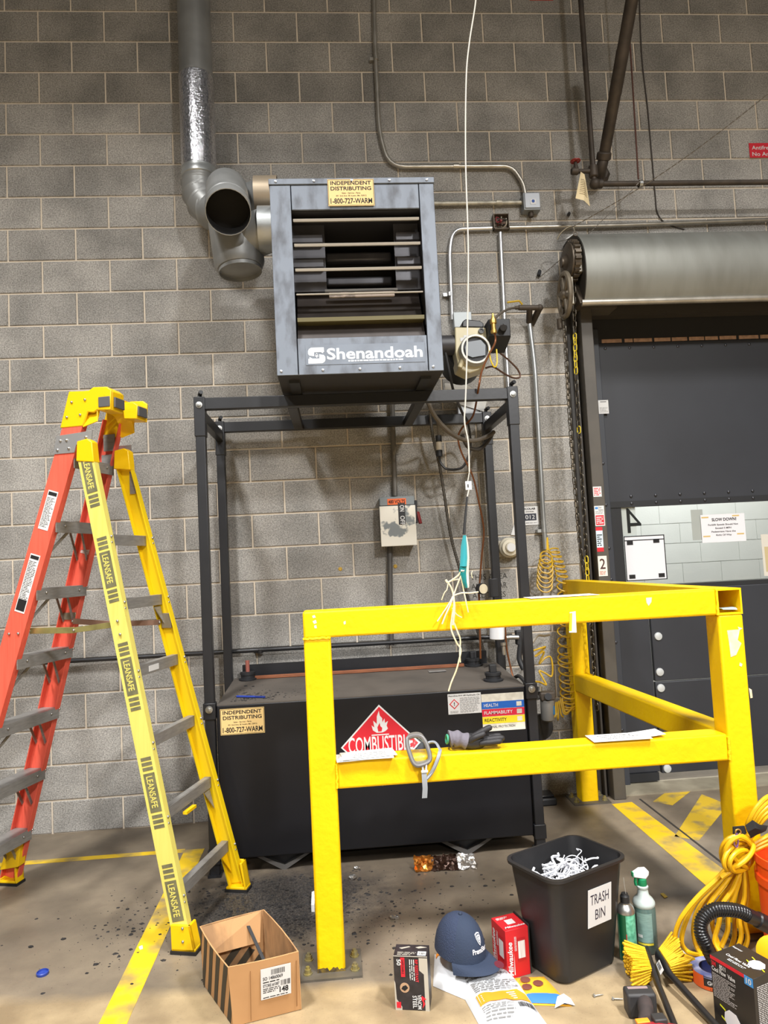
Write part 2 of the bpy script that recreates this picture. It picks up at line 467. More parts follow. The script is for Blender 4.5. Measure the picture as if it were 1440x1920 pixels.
# lower panels
xs = (at(1222, 1180, DY).x + at(1232, 1400, DY).x) / 2; zs = (dz(1235, 1278) + dz(1340, 1270)) / 2; zb = .07
MB().box((XD0 + .05, DY - .004, zb), (xs - .004, DY + .02, zw0 - .03)).build('lower_panel', DP, door, bev=.004)
MB().box((xs + .004, DY - .012, zs + .003), (XD1, DY + .02, zw0 - .03)).build('lower_panel', DP, door, bev=.004)
MB().box((xs + .004, DY - .012, zb - .01), (XD1, DY + .02, zs - .003)).build('lower_panel', DP, door, bev=.004)
MB().box((XD0 + .05, DY - .02, .02), (xs - .02, DY + .02, .07)).build('bottom_seal', BLK, door)
washer = MB().lathe([(.001, -.012), (.012, -.011), (.024, -.008), (.026, 0)], (0, 0, 0), (0, 1, 0), 14)
WM = mesh_of(washer, 'washer', mat('pale_washer', C(205, 208, 208), .4, .2))
bolt_me = mesh_of(MB().lathe([(.006, -.006), (.009, -.004), (.010, 0)], (0, 0, 0), (0, 1, 0), 8), 'bolt', mat('dark_bolt', C(70, 70, 74), .35, .6))
for (px, py) in ((1234, 1193), (1237, 1260), (1239, 1290), (1251, 1441)):
    p = at(px, py, DY - .012)
    w_ = inst(WM, Matrix.Translation(p), door, 'washer')
    inst(bolt_me, Matrix.Translation(p + V((0, -.011, 0))), w_, 'bolt')
for i in range(9):
    inst(bolt_me, Matrix.Translation((XD0 + .1 + i * .165, DY - .006, zt - .035)), door, 'bolt')
    inst(bolt_me, Matrix.Translation((XD0 + .2 + i * .165, DY - .008, zw1 + .035)), door, 'bolt')
    inst(bolt_me, Matrix.Translation((XD0 + .2 + i * .165, DY - .008, zw1 - .012)), door, 'bolt')
for z in (2.05, 1.78, 1.50, 1.3, .9, .6, .35):
    inst(bolt_me, Matrix.Translation((XD0 + .02, DY - .03, z)), door, 'bolt')
# jambs
jm = bpy.data.objects.new('trim_1', None); col.objects.link(jm); jm.location = (3.55, 0, 0); ORG[jm] = V((3.55, 0, 0)); struct(jm)
MB().box((3.515, -.15, 0), (3.59, -.02, 3.03)).build('jamb_channel', BR, jm, bev=.004)
MB().box((3.46, -.045, 0), (3.515, -.008, 3.05)).build('guide_angle', mat('dark_guide', C(48, 45, 42), .6), jm)
MB().box((3.485, -.09, 0), (3.497, -.045, 3.0)).build('guide_lip', mat('dark_guide2', C(58, 54, 50), .6), jm)
MB().box((3.50, -.16, 3.0), (3.75, -.02, 3.04)).build('head_bracket', BR, jm)
MB().box((3.59, -.02, 3.0), (6.3, .06, 3.08)).build('lintel_angle', MATS['dark_guide2'], jm)
# edge of the block wall inside the opening
MB().box((3.555, .0, 0), (3.562, .2, 3.06)).build('reveal', BR, jm)
# next room seen through the clear pane
room2 = struct(MB().box((2.6, 2.62, -.1), (9.5, 2.8, 4)).build('wall_beyond', mat('white_joint', C(205, 208, 204), .9)))
WBK = mat('white_painted_block', C(238, 240, 236), .7, c2=C(228, 230, 226), scale=3, bump=.2, bscale=60, rnd=.02)
bm2 = {}
for k in range(12):
    z0 = .3 + k * S
    for i in range(17):
        x0 = 3.4 + i * .4064 + (.2032 if k % 2 else 0)
        if 'm' not in bm2: bm2['m'] = mesh_of(MB().box((.003, -.006, .003), (.4034, .001, .2002)), 'block', WBK)
        if z0 > .6 and x0 < 8.6: inst(bm2['m'], Matrix.Translation((x0, 2.62, z0)), room2, 'block')
struct(MB().box((2.6, .9, 3.4), (9.5, 2.8, 3.5)).build('ceiling_beyond', mat('white_ceiling', C(230, 230, 228), .9)))
struct(MB().box((2.5, .22, -.1), (2.6, 2.8, 3.5)).build('wall_beyond_left', mat('white_side_wall', C(225, 226, 222), .9)))
lamp(5.2, 1.5, 3.3, 95, 2.2, .3, (1, 1, 1), 180)

# ================================================================ HEATER
HY, HX0, HX1, HZ0, HZ1, HYB = -1.09, 1.688, 2.478, 2.385, 3.335, -.52
HM = mat('blue_grey_scuffed_steel', C(116, 124, 136), .5, .1, c2=C(78, 81, 88), scale=10, amt=.9, lo=.47, hi=.68, detail=8, bump=.06, bscale=40, stretch=(1.6, 1, .7))
HD = mat('heater_dark_inside', C(46, 44, 44), .6)
HI = mat('heater_baffle', C(92, 92, 98), .4, .3, c2=C(60, 58, 60), scale=5)
ht = thing('unit_heater', 'blue-grey waste oil unit heater with louvered front on top of the black frame', 'heater', (2.083, -.6, HZ0))
ox0 = (at(547, 392, HY).x + at(558, 634, HY).x) / 2; ox1 = (at(788, 391, HY).x + at(798, 629, HY).x) / 2
oz1 = (at(547, 392, HY).z + at(788, 391, HY).z) / 2; oz0 = (at(558, 634, HY).z + at(798, 629, HY).z) / 2
T = .012
MB().box((HX0, HY, HZ0), (ox0 - .004, HY + T, HZ1 - .026)).build('left_panel', HM, ht, bev=.002)
MB().box((ox1 + .004, HY, HZ0), (HX1, HY + T, HZ1 - .026)).build('right_panel', HM, ht, bev=.002)
MB().box((ox0, HY + .001, oz1), (ox1, HY + T, HZ1 - .026)).build('top_panel', HM, ht, bev=.002)
MB().box((ox0, HY + .001, HZ0), (ox1, HY + T, oz0)).build('bottom_panel', HM, ht, bev=.002)
MB().box((HX0 - .004, HY - .006, HZ1 - .024), (HX1 + .004, HY + .06, HZ1 + .004)).build('top_trim', HM, ht, bev=.002)
cs = MB()
cs.box((HX0, HY + T, HZ0), (HX0 + .006, HYB, HZ1)); cs.box((HX1 - .006, HY + T, HZ0), (HX1, HYB, HZ1)); cs.box((HX0, HY + .05, HZ1 - .006), (HX1, HYB, HZ1))
cs.box((HX0, HYB - .006, HZ0), (HX1, HYB, HZ1))
cs.build('casing', HM, ht)
MB().box((HX0 + .002, HY + .004, HZ0 - .001), (HX1 - .002, HYB, HZ0 + .006)).build('bottom_pan', HD, ht)
# inside: black shell, side baffles and lower deflector
sh = MB(); sh.box((ox0 - .03, -.57, oz0 - .05), (ox1 + .03, -.56, oz1 + .05)); sh.box((ox0 - .05, HY + .02, oz1), (ox1 + .05, -.56, oz1 + .008)); sh.box((ox0 - .02, HY + T, oz0 - .05), (ox0 - .012, -.56, oz1)); sh.box((ox1 + .012, HY + T, oz0 - .05), (ox1 + .02, -.56, oz1))
sh.build('inner_shell', HD, ht)
zc = at(670, 545, HY + .16).z
MB().box((ox0 - .01, HY + .16, zc), (ox0 + .15, HY + .17, oz1 + .0)).build('side_baffle', HI, ht)
MB().box((ox1 - .115, HY + .16, zc), (ox1 + .01, HY + .17, oz1 + .0)).build('side_baffle', HI, ht)
for q in range(3):
    z = zc + .06 + q * .125
    MB().box((ox0 - .01, HY + .11, z + .045), (ox0 + .14, HY + .165, z + .085)).build('baffle_step', HI, ht, bev=.002)
    MB().box((ox1 - .11, HY + .11, z + .05), (ox1 + .01, HY + .165, z + .09)).build('baffle_step', HI, ht, bev=.002)
    MB().beam((ox0 + .15, HY + .36 - q * .02, z + .06), (ox1 - .115, HY + .36 - q * .02, z + .06), .05, .05).build('heat_tube', HI, ht, bev=.012)
MB().prism([(ox0, HY + .03, oz0 - .01), (ox0, HY + .05, oz0 + .03), (ox0, HY + .2, zc - .005), (ox0, HY + .3, zc - .005), (ox0, HY + .3, oz0 - .01)], (ox1 - ox0, 0, 0)).build('lower_deflector', mat('sooty_plate', C(74, 68, 66), .5, c2=C(40, 36, 36), scale=6), ht)
MB().box((ox0 + .14, HY + .155, zc - .004), (ox1 - .11, HY + .2, zc + .008)).build('opening_lip', ALU, ht)
MB().box((ox0 + .16, HY + .12, zc - .045), (ox1 - .13, HY + .135, zc - .022)).build('data_strip', mat('scorched_white_strip', C(205, 190, 180), .6, c2=C(60, 50, 50), scale=18, lo=.55, hi=.62), ht)
LV = mat('pale_louver_edge', C(166, 160, 150), .45, .2)
LVO = mat('olive_louver', C(96, 88, 52), .5)
for i, (yl_, yr_, tilt, m, dpt) in enumerate(((411, 408, 23, LV, .075), (457, 455, 22, LV, .075), (503.5, 501, 21, LV, .075), (550, 546, 19.5, LV, .075), (598, 593, 4, LVO, .085))):
    z = (at(670, yl_, HY).z + at(670, yr_, HY).z) / 2
    t = math.radians(tilt); th = .013 if i < 3 else (.007 if i == 3 else .02)
    d = V((0, math.cos(t), math.sin(t))) * dpt; u = V((0, -math.sin(t), math.cos(t))) * th
    MB().par((ox0 + .003, HY + .012, z - th / 2), (ox1 - ox0 - .006, 0, 0), d, u).build('louver', m, ht, bev=.001)
screw = mesh_of(MB().lathe([(.002, -.006), (.006, -.0045), (.0065, 0)], (0, 0, 0), (0, 1, 0), 8), 'screw', mat('pale_screw', C(190, 192, 196), .3, .6))
for i in range(5):
    inst(screw, Matrix.Translation((HX0 + .03 + i * .182, HY - .006, HZ1 - .010)), ht, 'screw')
for x in (HX0 + .02, HX0 + .215, HX0 + .39, HX0 + .58, HX1 - .05):
    inst(screw, Matrix.Translation((x, HY, HZ0 + .02)), ht, 'screw')
# name plate
f = Face((ox0, HY, HZ0), (1, 0, 0), (0, 0, 1))
np_ = f.plate('name_plate', mat('worn_plate', C(124, 133, 146), .7, 0., c2=C(104, 110, 120), scale=9), ht, .035, .045, .565, .095, 0, .0012)
PWH = mat('worn_white_print', C(226, 232, 238), .5, c2=C(150, 158, 168), scale=14, lo=.58, hi=.72)
txt(f, np_, 'Shenandoah', .135, .070, .052, PWH, .455, .002, .022)
lw = MB(); f.lines(lw, .235, .056, .26, .008, 1, .0016, .8, 4, 0.); lw.build('fine_print', PWH, np_)
sl = MB()
# the emblem: a rounded block S with a small tree in the middle
f.poly(sl, [(.122, .128), (.062, .128), (.052, .122), (.047, .112), (.047, .098), (.053, .090), (.075, .087), (.075, .106), (.122, .106)], .0014, .0008)
f.poly(sl, [(.047, .052), (.112, .052), (.122, .058), (.127, .068), (.127, .082), (.120, .092), (.099, .095), (.099, .075), (.047, .075)], .0014, .0008)
f.poly(sl, [(.094, .112), (.118, .112), (.118, .1)], .0014, .0006); f.poly(sl, [(.053, .07), (.075, .07), (.053, .084)], .0014, .0006)
f.poly(sl, [(.079, .085), (.095, .085), (.087, .099)], .0014, .0008); f.poly(sl, [(.081, .092), (.093, .092), (.087, .103)], .0014, .0008); f.rect(sl, .0855, .079, .003, .008, .0014)
sl.build('emblem', PWH, np_)
def indep(face, parent, a, b, w_, h):
    face = Face(face.o + face.n * (.007 if parent is ht else .0), face.x, face.y)
    p = face.plate('sticker', TAN, parent, a, b, w_, h, .0, .0012)
    bd = MB()
    for (x, y, ww, hh) in ((.01, .02, .98, .012), (.01, .968, .98, .012), (.008, .02, .008, .96), (.984, .02, .008, .96)):
        face.rect(bd, a + x * w_, b + y * h, ww * w_, hh * h, .0012, .0004)
    bd.build('border', INK, p)
    k = .0018
    txt(face, p, 'INDEPENDENT', a + .06 * w_, b + .79 * h, .135 * h, INK, .88 * w_, k, .022)
    txt(face, p, 'DISTRIBUTING', a + .06 * w_, b + .585 * h, .135 * h, INK, .88 * w_, k, .022)
    txt(face, p, 'Sales - Service - Parts', a + .3 * w_, b + .455 * h, .05 * h, INK, .4 * w_, k, .01)
    txt(face, p, '401 2nd Ave. SE Austin, Mn. 55912', a + .17 * w_, b + .355 * h, .05 * h, INK, .66 * w_, k, .01)
    txt(face, p, '1-800-727-WARM', a + .05 * w_, b + .09 * h, .19 * h, INK, .9 * w_, k, .02)
    return p
p0 = at(616, 388, HY); p1 = at(700, 337, HY)
indep(f, ht, p0.x - ox0, p0.z - HZ0, p1.x - p0.x, p1.z - p0.z)
# side fittings
MB().box((HX1, -.98, 2.70), (HX1 + .02, -.70, 2.98)).build('access_plate', BLK, ht, bev=.004)
# --- burner, a part of the heater
CRM = mat('cream_painted_casting', C(214, 204, 168), .42, c2=C(186, 174, 138), scale=6)
BY = -.62
def bp_(px, py, dy=0.): return at(px, py, BY + dy)
bu = MB(); c = bp_(856, 622); d = bp_(910, 690)
q = [bp_(853, 613), bp_(911, 614), bp_(914, 640), bp_(910, 690), bp_(880, 700), bp_(860, 690), bp_(854, 660)]
burner = bu.prism(q, (0, .14, 0)).build('burner', CRM, ht, bev=.006)
cc = bp_(889, 659)
MB().lathe([(.086, .03), (.086, -.035), (.080, -.05), (.070, -.05), (.070, -.03), (.0, -.03)], cc, (0, 1, 0), 28, caps=False).build('fan_ring', mat('white_cast_ring', C(196, 195, 188), .45, .2), burner)
MB().lathe([(.069, .0), (.069, -.035), (.0, -.035)], cc, (0, 1, 0), 20, caps=False).build('fan_gap', BLK, burner)
MB().prism([cc + V((x, -.045, z)) for x, z in ((-.045, .04), (.03, .05), (.055, .02), (.05, -.035), (-.02, -.045), (-.055, -.03), (-.058, .01))], (0, .012, 0)).build('air_shutter', mat('grey_shutter', C(108, 112, 116), .45, .4), burner)
MB().cyl(bp_(878, 657, .10), bp_(872, 672, .16) + V((0, .18, 0)), .118, n=24).build('blower_housing', BLK, burner, bev=.01)
MB().cyl(V((HX1 - .02, BY + .06, bp_(842, 641).z)), bp_(858, 641) + V((0, .06, 0)), .055, n=20).build('blast_tube', mat('black_tube', C(58, 57, 60), .45), burner)
MB().prism([bp_(867, 613, .02), bp_(867, 603, .02), bp_(873, 598, .02), bp_(900, 601, .02), bp_(907, 606, .02), bp_(907, 614, .02)], (0, .11, 0)).build('transformer', BLK2, burner, bev=.005)
a0, a1 = bp_(914, 653), bp_(951, 604)
MB().box((a0.x, BY - .06, a0.z + .045), (a1.x, BY + .12, a1.z)).build('control_box', BLK, burner, bev=.005)
MB().prism([(a0.x, BY - .06, a0.z + .045), (a0.x, BY + .1, a0.z - .0), (a0.x, BY + .12, a0.z + .045)], (a1.x - a0.x, 0, 0)).build('control_box_base', BLK, burner)
MB().cyl(bp_(944, 614, -.06), bp_(944, 614, -.10), .02).build('control_knob', BLK2, burner, bev=.003)
MB().lathe([(.016, 0), (.016, -.012), (.01, -.012), (.01, -.006), (0, -.006)], bp_(902, 621), (0, 1, 0), 16, caps=False).build('reset_button', mat('dark_grey_plug', C(84, 84, 84), .5), burner)
lb = MB(); fb = Face(bp_(863, 640), (1, 0, 0), (0, 0, 1)); fb.rect(lb, .0, .0, .07, .02, .001); fb.rect(lb, .02, .02, .04, .013, .001); lb.build('rating_label', WHITE, burner)
MB().cyl(bp_(862, 690, -.01), bp_(868, 672, -.01), .014).build('casting_boss', CRM, burner, bev=.004)
BRASS = mat('brass', C(196, 158, 84), .35, .8)
vv = bp_(925, 605, -.09)
MB().lathe([(.006, .05), (.009, .03), (.018, .012), (.018, -.005), (.013, -.008), (.013, -.04), (.017, -.042), (.017, -.058), (.006, -.06)], vv, (0, 0, 1), 12).build('brass_valve', BRASS, burner)

# ================================================================ FLUE
FG = mat('flue_galvanized', C(150, 151, 150), .42, .4, c2=C(112, 113, 112), scale=5, bump=.08, bscale=25)
FF = mat('crinkled_foil_wrap', C(232, 232, 236), .18, .9, bump=1., bscale=75, c2=C(120, 118, 122), scale=85, lo=.45, hi=.6)  # light-dark speckle in the colour imitates glints on the crinkles
FS = mat('soot', C(16, 14, 13), .9)  # soot black that also stands in for shade inside the open tee
FT = mat('heat_tanned_collar', C(176, 160, 138), .4, .5)
flue = thing('flue_duct', 'galvanized round flue duct with foil-wrapped section and open tee beside the heater', 'duct', (1.21, -.22, 3.2))
PX_, PY_ = 1.213, -.22
zf1 = at(365, 125, PY_ - .1).z; zf0 = at(368, 302, PY_ - .1).z
MB().pipe((PX_, PY_, zf1), (PX_, PY_, 6.2), .099).build('upper_pipe', FG, flue)
MB().lathe([(.0995, 0), (.1035, .004), (.1035, zf1 - zf0 - .004), (.0995, zf1 - zf0)], (PX_, PY_, zf0), n=36, caps=False).build('foil_wrap', FF, flue)
MB().lathe([(.098, -.004), (.1045, -.003), (.1045, .012), (.098, .013)], (PX_, PY_, zf1), n=32, caps=False).build('clamp_band', FG, flue)
MB().lathe([(.101, -.05), (.106, -.045), (.106, -.02), (.103, -.015), (.104, .004), (.099, .008)], (PX_, PY_, zf0), n=32, caps=False).build('pipe_collar', GALV, flue)
# segmented elbow sweeping down, right and forward
e0 = V((PX_, PY_, zf0 - .045)); e3 = V((1.42, -.40, 3.555))
path = smooth([e0, e0 + V((.0, -.01, -.11)), V((1.285, -.28, 3.60)), e3], 2)
for i in range(len(path) - 1):
    a, b_ = path[i], path[i + 1]; dd = (b_ - a).normalized()
    MB().tube([a - dd * .012, a, b_, b_ + dd * .004], [.106, .1, .1, .097], n=28, caps=False).build('elbow_gore', FG, flue)
oc = at(428, 398, -1.0); up = at(425, 356, -.66)
MB().pipe(e3 - V((.05, -.03, -.005)), (HX0 - .035, -.61, at(490, 367, -.61).z), .098).build('rear_run', FG, flue)
MB().pipe((HX0 - .115, -.61, at(495, 367, -.61).z), (HX0 + .01, -.61, at(495, 367, -.61).z), .1015).build('outlet_collar', FT, flue)
MB().pipe(up, oc, .110).build('tee_branch', FG, flue)
MB().lathe([(.0, .0), (.1065, .001), (.1065, (oc - up).length * .26), (.1055, (oc - up).length * .26), (.1055, .01), (.0, .009)], up + (oc - up) * .73, oc - up, 28, caps=False).build('soot_shade_lining', FS, flue)  # black sleeve and plug paint the shade of the pipe mouth
ddx = (oc - up).normalized()
MB().lathe([(.110, 0), (.1135, .006), (.110, .012)], up + (oc - up) * .74, ddx, 28, caps=False).build('rolled_bead', FG, flue)
MB().ball(up + V((0, .02, .0)), .110, 20).build('tee_dome', FG, flue)
lo0 = at(440, 420, -.70); lo1 = at(449, 494, -.71)
MB().tube([lo0, lo1, lo1 + (lo1 - lo0).normalized() * .03], [.138, .132, .118], n=28).build('tee_body', FG, flue)
MB().pipe(lo1, lo1 + (lo1 - lo0).normalized() * .05, .113).build('clean_out_cap', FG, flue)
hz = at(497, 440, -.72).z
MB().tube([V((1.48, -.69, hz - .02)), V((HX0 - .045, -.77, hz))], [.118, .112], n=28).build('side_reducer', FG, flue)
MB().pipe((HX0 - .085, -.775, hz), (HX0 + .004, -.775, hz), .1165).build('inlet_collar', GALV, flue)

# ================================================================ FRAME AND TANK
FX0, FX1, FYF, FYB, FZ = 1.243, 2.912, -.775, -.095, 2.37
fr = thing('steel_frame', 'black square-tube steel frame standing over the oil tank and carrying the heater', 'frame', (2.08, -.43, 0))
PW = .048
zpl = V((0, 0, 0))
def post(x, y, z1=FZ):
    p = MB().box((x, y, 0), (x + PW, y + PW, z1)).build('post', BLK2, fr, bev=.003)
    MB().box((x - .004, y - .004, z1 - .20), (x + PW + .004, y + PW + .004, z1 + .003)).build('corner_sleeve', BLK2, p, bev=.003)
    MB().box((x - .008, y - .008, 0), (x + PW + .008, y + PW + .008, .012)).build('foot_plate', BLK2, p)
    b_ = MB().lathe([(.001, -.012), (.009, -.011), (.010, -.005), (.017, -.004), (.018, 0)], (x + PW / 2, y - .004, z1 - .04), (0, 1, 0), 12); b_.build('bolt', STEEL, p)
    MB().tube([(x + PW / 2, y + PW / 2, z1), (x + PW / 2, y + PW / 2, z1 + .02), (x + PW / 2 + .012, y + PW / 2 - .03, z1 + .026)], .011, 8).build('set_screw', BLK, p)
    return p
post(FX0, FYF); post(FX1 - PW, FYF); post(FX0, FYB - PW); post(FX1 - PW, FYB - PW)
BZ = FZ - .062
MB().box((FX0 + PW, FYF + .003, BZ), (FX1 - PW, FYF + PW - .003, FZ - .002)).build('top_beam', BLK2, fr, bev=.003)
MB().box((FX0 + PW, FYB - PW + .003, BZ), (FX1 - PW, FYB - .003, FZ - .002)).build('top_beam', BLK2, fr, bev=.003)
for x in (FX0 + .004, FX1 - PW + .004): MB().box((x, FYF + PW, BZ - .055), (x + PW - .008, FYB - PW, FZ - .06)).build('side_beam', BLK2, fr, bev=.003)
for px in (553, 778):
    x = at(px, 770, -.5).x; MB().box((x - .026, FYF + PW, BZ - .0), (x + .026, FYB - PW, BZ + .04)).build('cross_beam', BLK2, fr, bev=.003)
for x in (HX0 + .05, HX1 - .10): MB().box((x, -1.0, FZ - .0), (x + .05, HYB, HZ0 - .001)).build('heater_rail', BLK, fr)
for x in (FX0, FX1 - PW):
    p = MB().box((x - .006, FYF - .006, .755), (x + PW + .006, FYF + PW, .835)).build('tank_bracket', BLK2, fr, bev=.003)
    MB().lathe([(.001, -.014), (.010, -.012), (.011, -.005), (.018, -.004), (.019, 0)], (x + PW / 2, FYF - .006, .805), (0, 1, 0), 12).build('bolt', STEEL, p)
    MB().box((x - .006, FYF - .006, .06), (x + PW + .006, FYF + PW, .13)).build('tank_bracket', BLK2, fr, bev=.003)

TK = mat('black_tank_paint', C(23, 23, 26), .42, c2=C(30, 30, 34), scale=3, spec=.3, bump=.05, bscale=30)
TD = mat('dusty_tank_top', C(88, 81, 74), .8, c2=C(54, 50, 47), scale=4, lo=.4, hi=.7)
TX0, TX1, TY0, TY1, TZ0, TZ1 = 1.30, 2.858, -.765, -.13, .075, .822
tk = thing('oil_tank', 'black rectangular steel oil tank with hazard stickers inside the frame', 'tank', (2.08, -.45, 0))
TZR = .852
def tz(y): return TZ1 + (TZR - TZ1) * (y - TY0) / (TY1 - TY0)
def ontank(px, py, dz=0.):
    z = TZ1
    for _ in range(6):
        p = fl(px, py, z); p.y = min(p.y, TY1 - .06); z = tz(p.y)
    q = at(px, py, p.y); return V((q.x, p.y, z + dz))
MB().prism([(TX0, TY0, TZ0), (TX0, TY1, TZ0), (TX0, TY1, TZR - .004), (TX0, TY0, TZ1 - .004)], (TX1 - TX0, 0, 0)).build('body', TK, tk, bev=.006)
MB().prism([(TX0 + .002, TY0 + .002, TZ1 - .005), (TX0 + .002, TY1, TZR - .005), (TX0 + .002, TY1, TZR), (TX0 + .002, TY0 + .002, TZ1)], (TX1 - TX0 - .004, 0, 0)).build('top_plate', TD, tk)
MB().box((TX0 + .05, TY1 - .01, TZR - .01), (TX1 - .06, TY1 + .0, TZR + .075)).build('rear_flange', BLK2, tk)
for x in (TX0 + .30, TX1 - .34):
    v = MB().prism([(x - .13, TY0 + .05, TZ0), (x + .13, TY0 + .05, TZ0), (x + .012, TY0 + .05, .004), (x - .012, TY0 + .05, .004)], (0, .5, 0)).build('support_foot', BLK2, tk)
    MB().prism([(x - .14, TY0 + .02, TZ0), (x - .11, TY0 + .02, TZ0), (x + .002, TY0 + .02, .018), (x + .115, TY0 + .02, TZ0), (x + .14, TY0 + .02, TZ0), (x + .01, TY0 + .02, .0), (x - .01, TY0 + .02, .0)], (0, .03, 0)).build('foot_angle', mat('grey_edge', C(84, 82, 80), .5), v)
cap_prof = [(.052, 0), (.052, .008), (.04, .012), (.04, .028), (.044, .030), (.044, .044), (.03, .046)]
for p in (ontank(925, 1276), ontank(888, 1248)):
    c_ = MB().lathe(cap_prof, p, n=20).build('filler_cap', BLK, tk)
    MB().box(p + V((-.018, -.018, .045)), p + V((.018, .018, .085))).build('square_plug', BLK, c_, bev=.003)
g = ontank(465, 1272)
gg = MB().lathe(cap_prof, g, n=20).build('gauge_base', BLK, tk)
MB().cyl(g + V((0, 0, .04)), g + V((0, 0, .11)), .012, n=12).build('sight_tube', mat('red_amber_tube', C(150, 90, 80), .2), gg)
tf = Face((TX0, TY0, 0), (1, 0, 0), (0, 0, 1))
def TF(px, py):
    p = at(px, py, TY0); return p.x - TX0, p.z
a0 = TF(414, 1379); a1 = TF(495, 1325); indep(tf, tk, a0[0], a0[1], a1[0] - a0[0], a1[1] - a0[1])
# combustible diamond
cx, cz = TF(714, 1397); hd = TF(714, 1321)[1] - cz
dm = MB(); tf.poly(dm, [(cx - hd, cz), (cx, cz - hd), (cx + hd, cz), (cx, cz + hd)], .0, .0012); dm = dm.build('hazard_diamond', WHITE, tk)
h2 = hd * .95; q = MB(); tf.poly(q, [(cx - h2, cz), (cx, cz - h2), (cx + h2, cz), (cx, cz + h2)], .0012, .0006); q.build('red_field', RED, dm)
txt(tf, dm, 'COMBUSTIBLE', cx, cz - .030, .075, WHITE, hd * 1.62, .0024, .01, 'C')
fm = MB(); s_ = hd * .19; fx, fz = cx + .0, cz + hd * .33
flame = [(-.95, .25), (-1.1, .9), (-.75, .6), (-.85, 1.5), (-.4, 1.05), (-.35, 2.0), (-.05, 2.75), (.05, 2.1), (.35, 1.75), (.35, 1.2), (.65, 1.7), (.7, 1.1), (1.1, 1.35), (.9, .75), (1.05, .35), (.7, 0.05), (.3, -.1), (-.45, -.1)]
tf.poly(fm, [(fx + x * s_, fz + y * s_) for x, y in flame], .0019, .0006); tf.rect(fm, fx - 1.15 * s_, fz - .45 * s_, 2.3 * s_, .14 * s_, .0019, .0006); fm.build('flame_symbol', WHITE, dm)
fi = MB(); tf.poly(fi, [(fx + x * s_, fz + y * s_) for x, y in ((-.25, .05), (-.35, .6), (.0, 1.2), (.05, .75), (.3, .5), (.2, .05))], .0026, .0005); fi.build('flame_core', RED, dm)
# oil label
a0 = TF(841, 1340); a1 = TF(901, 1298); w_, h_ = a1[0] - a0[0], a1[1] - a0[1]
ol = tf.plate('oil_label', WHITE, tk, a0[0], a0[1], w_, h_)
txt(tf, ol, 'Petroline AW 68 Hydraulic Oil', a0[0] + .03 * w_, a0[1] + .87 * h_, .075 * h_, INK, .93 * w_, .0016, .01)
q = MB(); tf.lines(q, a0[0] + .36 * w_, a0[1] + .05 * h_, .6 * w_, .76 * h_, 12, .0012, .35); tf.lines(q, a0[0] + .06 * w_, a0[1] + .05 * h_, .25 * w_, .12 * h_, 3, .0012, .35); q.build('fine_print', mat('grey_ink', C(120, 120, 120), .7), ol)
dx, dzz, r_ = a0[0] + .19 * w_, a0[1] + .5 * h_, .15 * w_
q = MB(); tf.poly(q, [(dx - r_, dzz), (dx, dzz - r_), (dx + r_, dzz), (dx, dzz + r_)], .0012, .0004); q.build('ghs_diamond', RED, ol)
r_ *= .76; q = MB(); tf.poly(q, [(dx - r_, dzz), (dx, dzz - r_), (dx + r_, dzz), (dx, dzz + r_)], .0016, .0004); q.build('ghs_field', WHITE, ol)
txt(tf, ol, '!', dx, dzz - .075 * h_, .17 * h_, INK, .03 * w_, .0024, .03, 'C')
# hazard rating label
a0 = TF(906, 1372); a1 = TF(981, 1297); w_, h_ = a1[0] - a0[0], a1[1] - a0[1]
DW = mat('stained_white', C(226, 222, 208), .6, c2=C(170, 164, 150), scale=24)
hl = tf.plate('hazard_rating_label', DW, tk, a0[0], a0[1], w_, h_)
for k, (c_, t, tm) in enumerate((((30, 98, 190), 'HEALTH', WHITE), ((214, 36, 66), 'FLAMMABILITY', WHITE), ((240, 212, 40), 'REACTIVITY', INK))):
    z = .60 - k * .2
    bnd = tf.plate('rating_band', mat('band%d' % k, C(*c_), .5), hl, a0[0], a0[1] + z * h_, w_, .19 * h_, .0012, .0004)
    txt(tf, bnd, t, a0[0] + .05 * w_, a0[1] + (z + .055) * h_, .085 * h_, tm, (.33, .67, .52)[k] * w_, .0022, .012)
    tf.plate('rating_square', DW, bnd, a0[0] + .82 * w_, a0[1] + (z + .035) * h_, .12 * w_, .12 * h_, .0016, .0004)
txt(tf, hl, 'PERSONAL PROTECTION', a0[0] + .04 * w_, a0[1] + .085 * h_, .06 * h_, INK, .72 * w_, .0016, .005)
# things lying on the tank
p0, p1 = ontank(478, 1268, .01), ontank(870, 1250, .01)
tag(MB().beam(p0, p1, .02, .018).build('wooden_stick', mat('weathered_red_wood', C(140, 84, 54), .7, c2=C(92, 54, 38), scale=14, stretch=(1, 6, 6)), None, bev=.002), 'long reddish wooden stick lying along the back of the tank top', 'stick')
p0, p1 = ontank(444, 1308, .006), ontank(497, 1309, .006)
pen = thing('pen', 'blue pen lying on the front left of the tank top', 'pen', (p0 + p1) / 2)
MB().cyl(p0, p1, .0055, n=10).build('barrel', mat('blue_plastic', C(40, 62, 150), .35), pen)
MB().cyl(p1 - (p1 - p0) * .35 + V((0, -.004, .004)), p1 + V((0, -.004, .004)), .002, n=6).build('clip', mat('blue_plastic2', C(30, 46, 110), .35), pen)
q = MB(); f_ = ontank(805, 1262, .004); tf2 = Face(f_, (1, .02, 0), (0, 1, 0)); tf2.rect(q, 0, 0, .10, .055, 0, .0012)
tag(q.build('metal_tag', ALU, None), 'small grey metal plate lying on the tank top behind the yellow rail', 'plate')
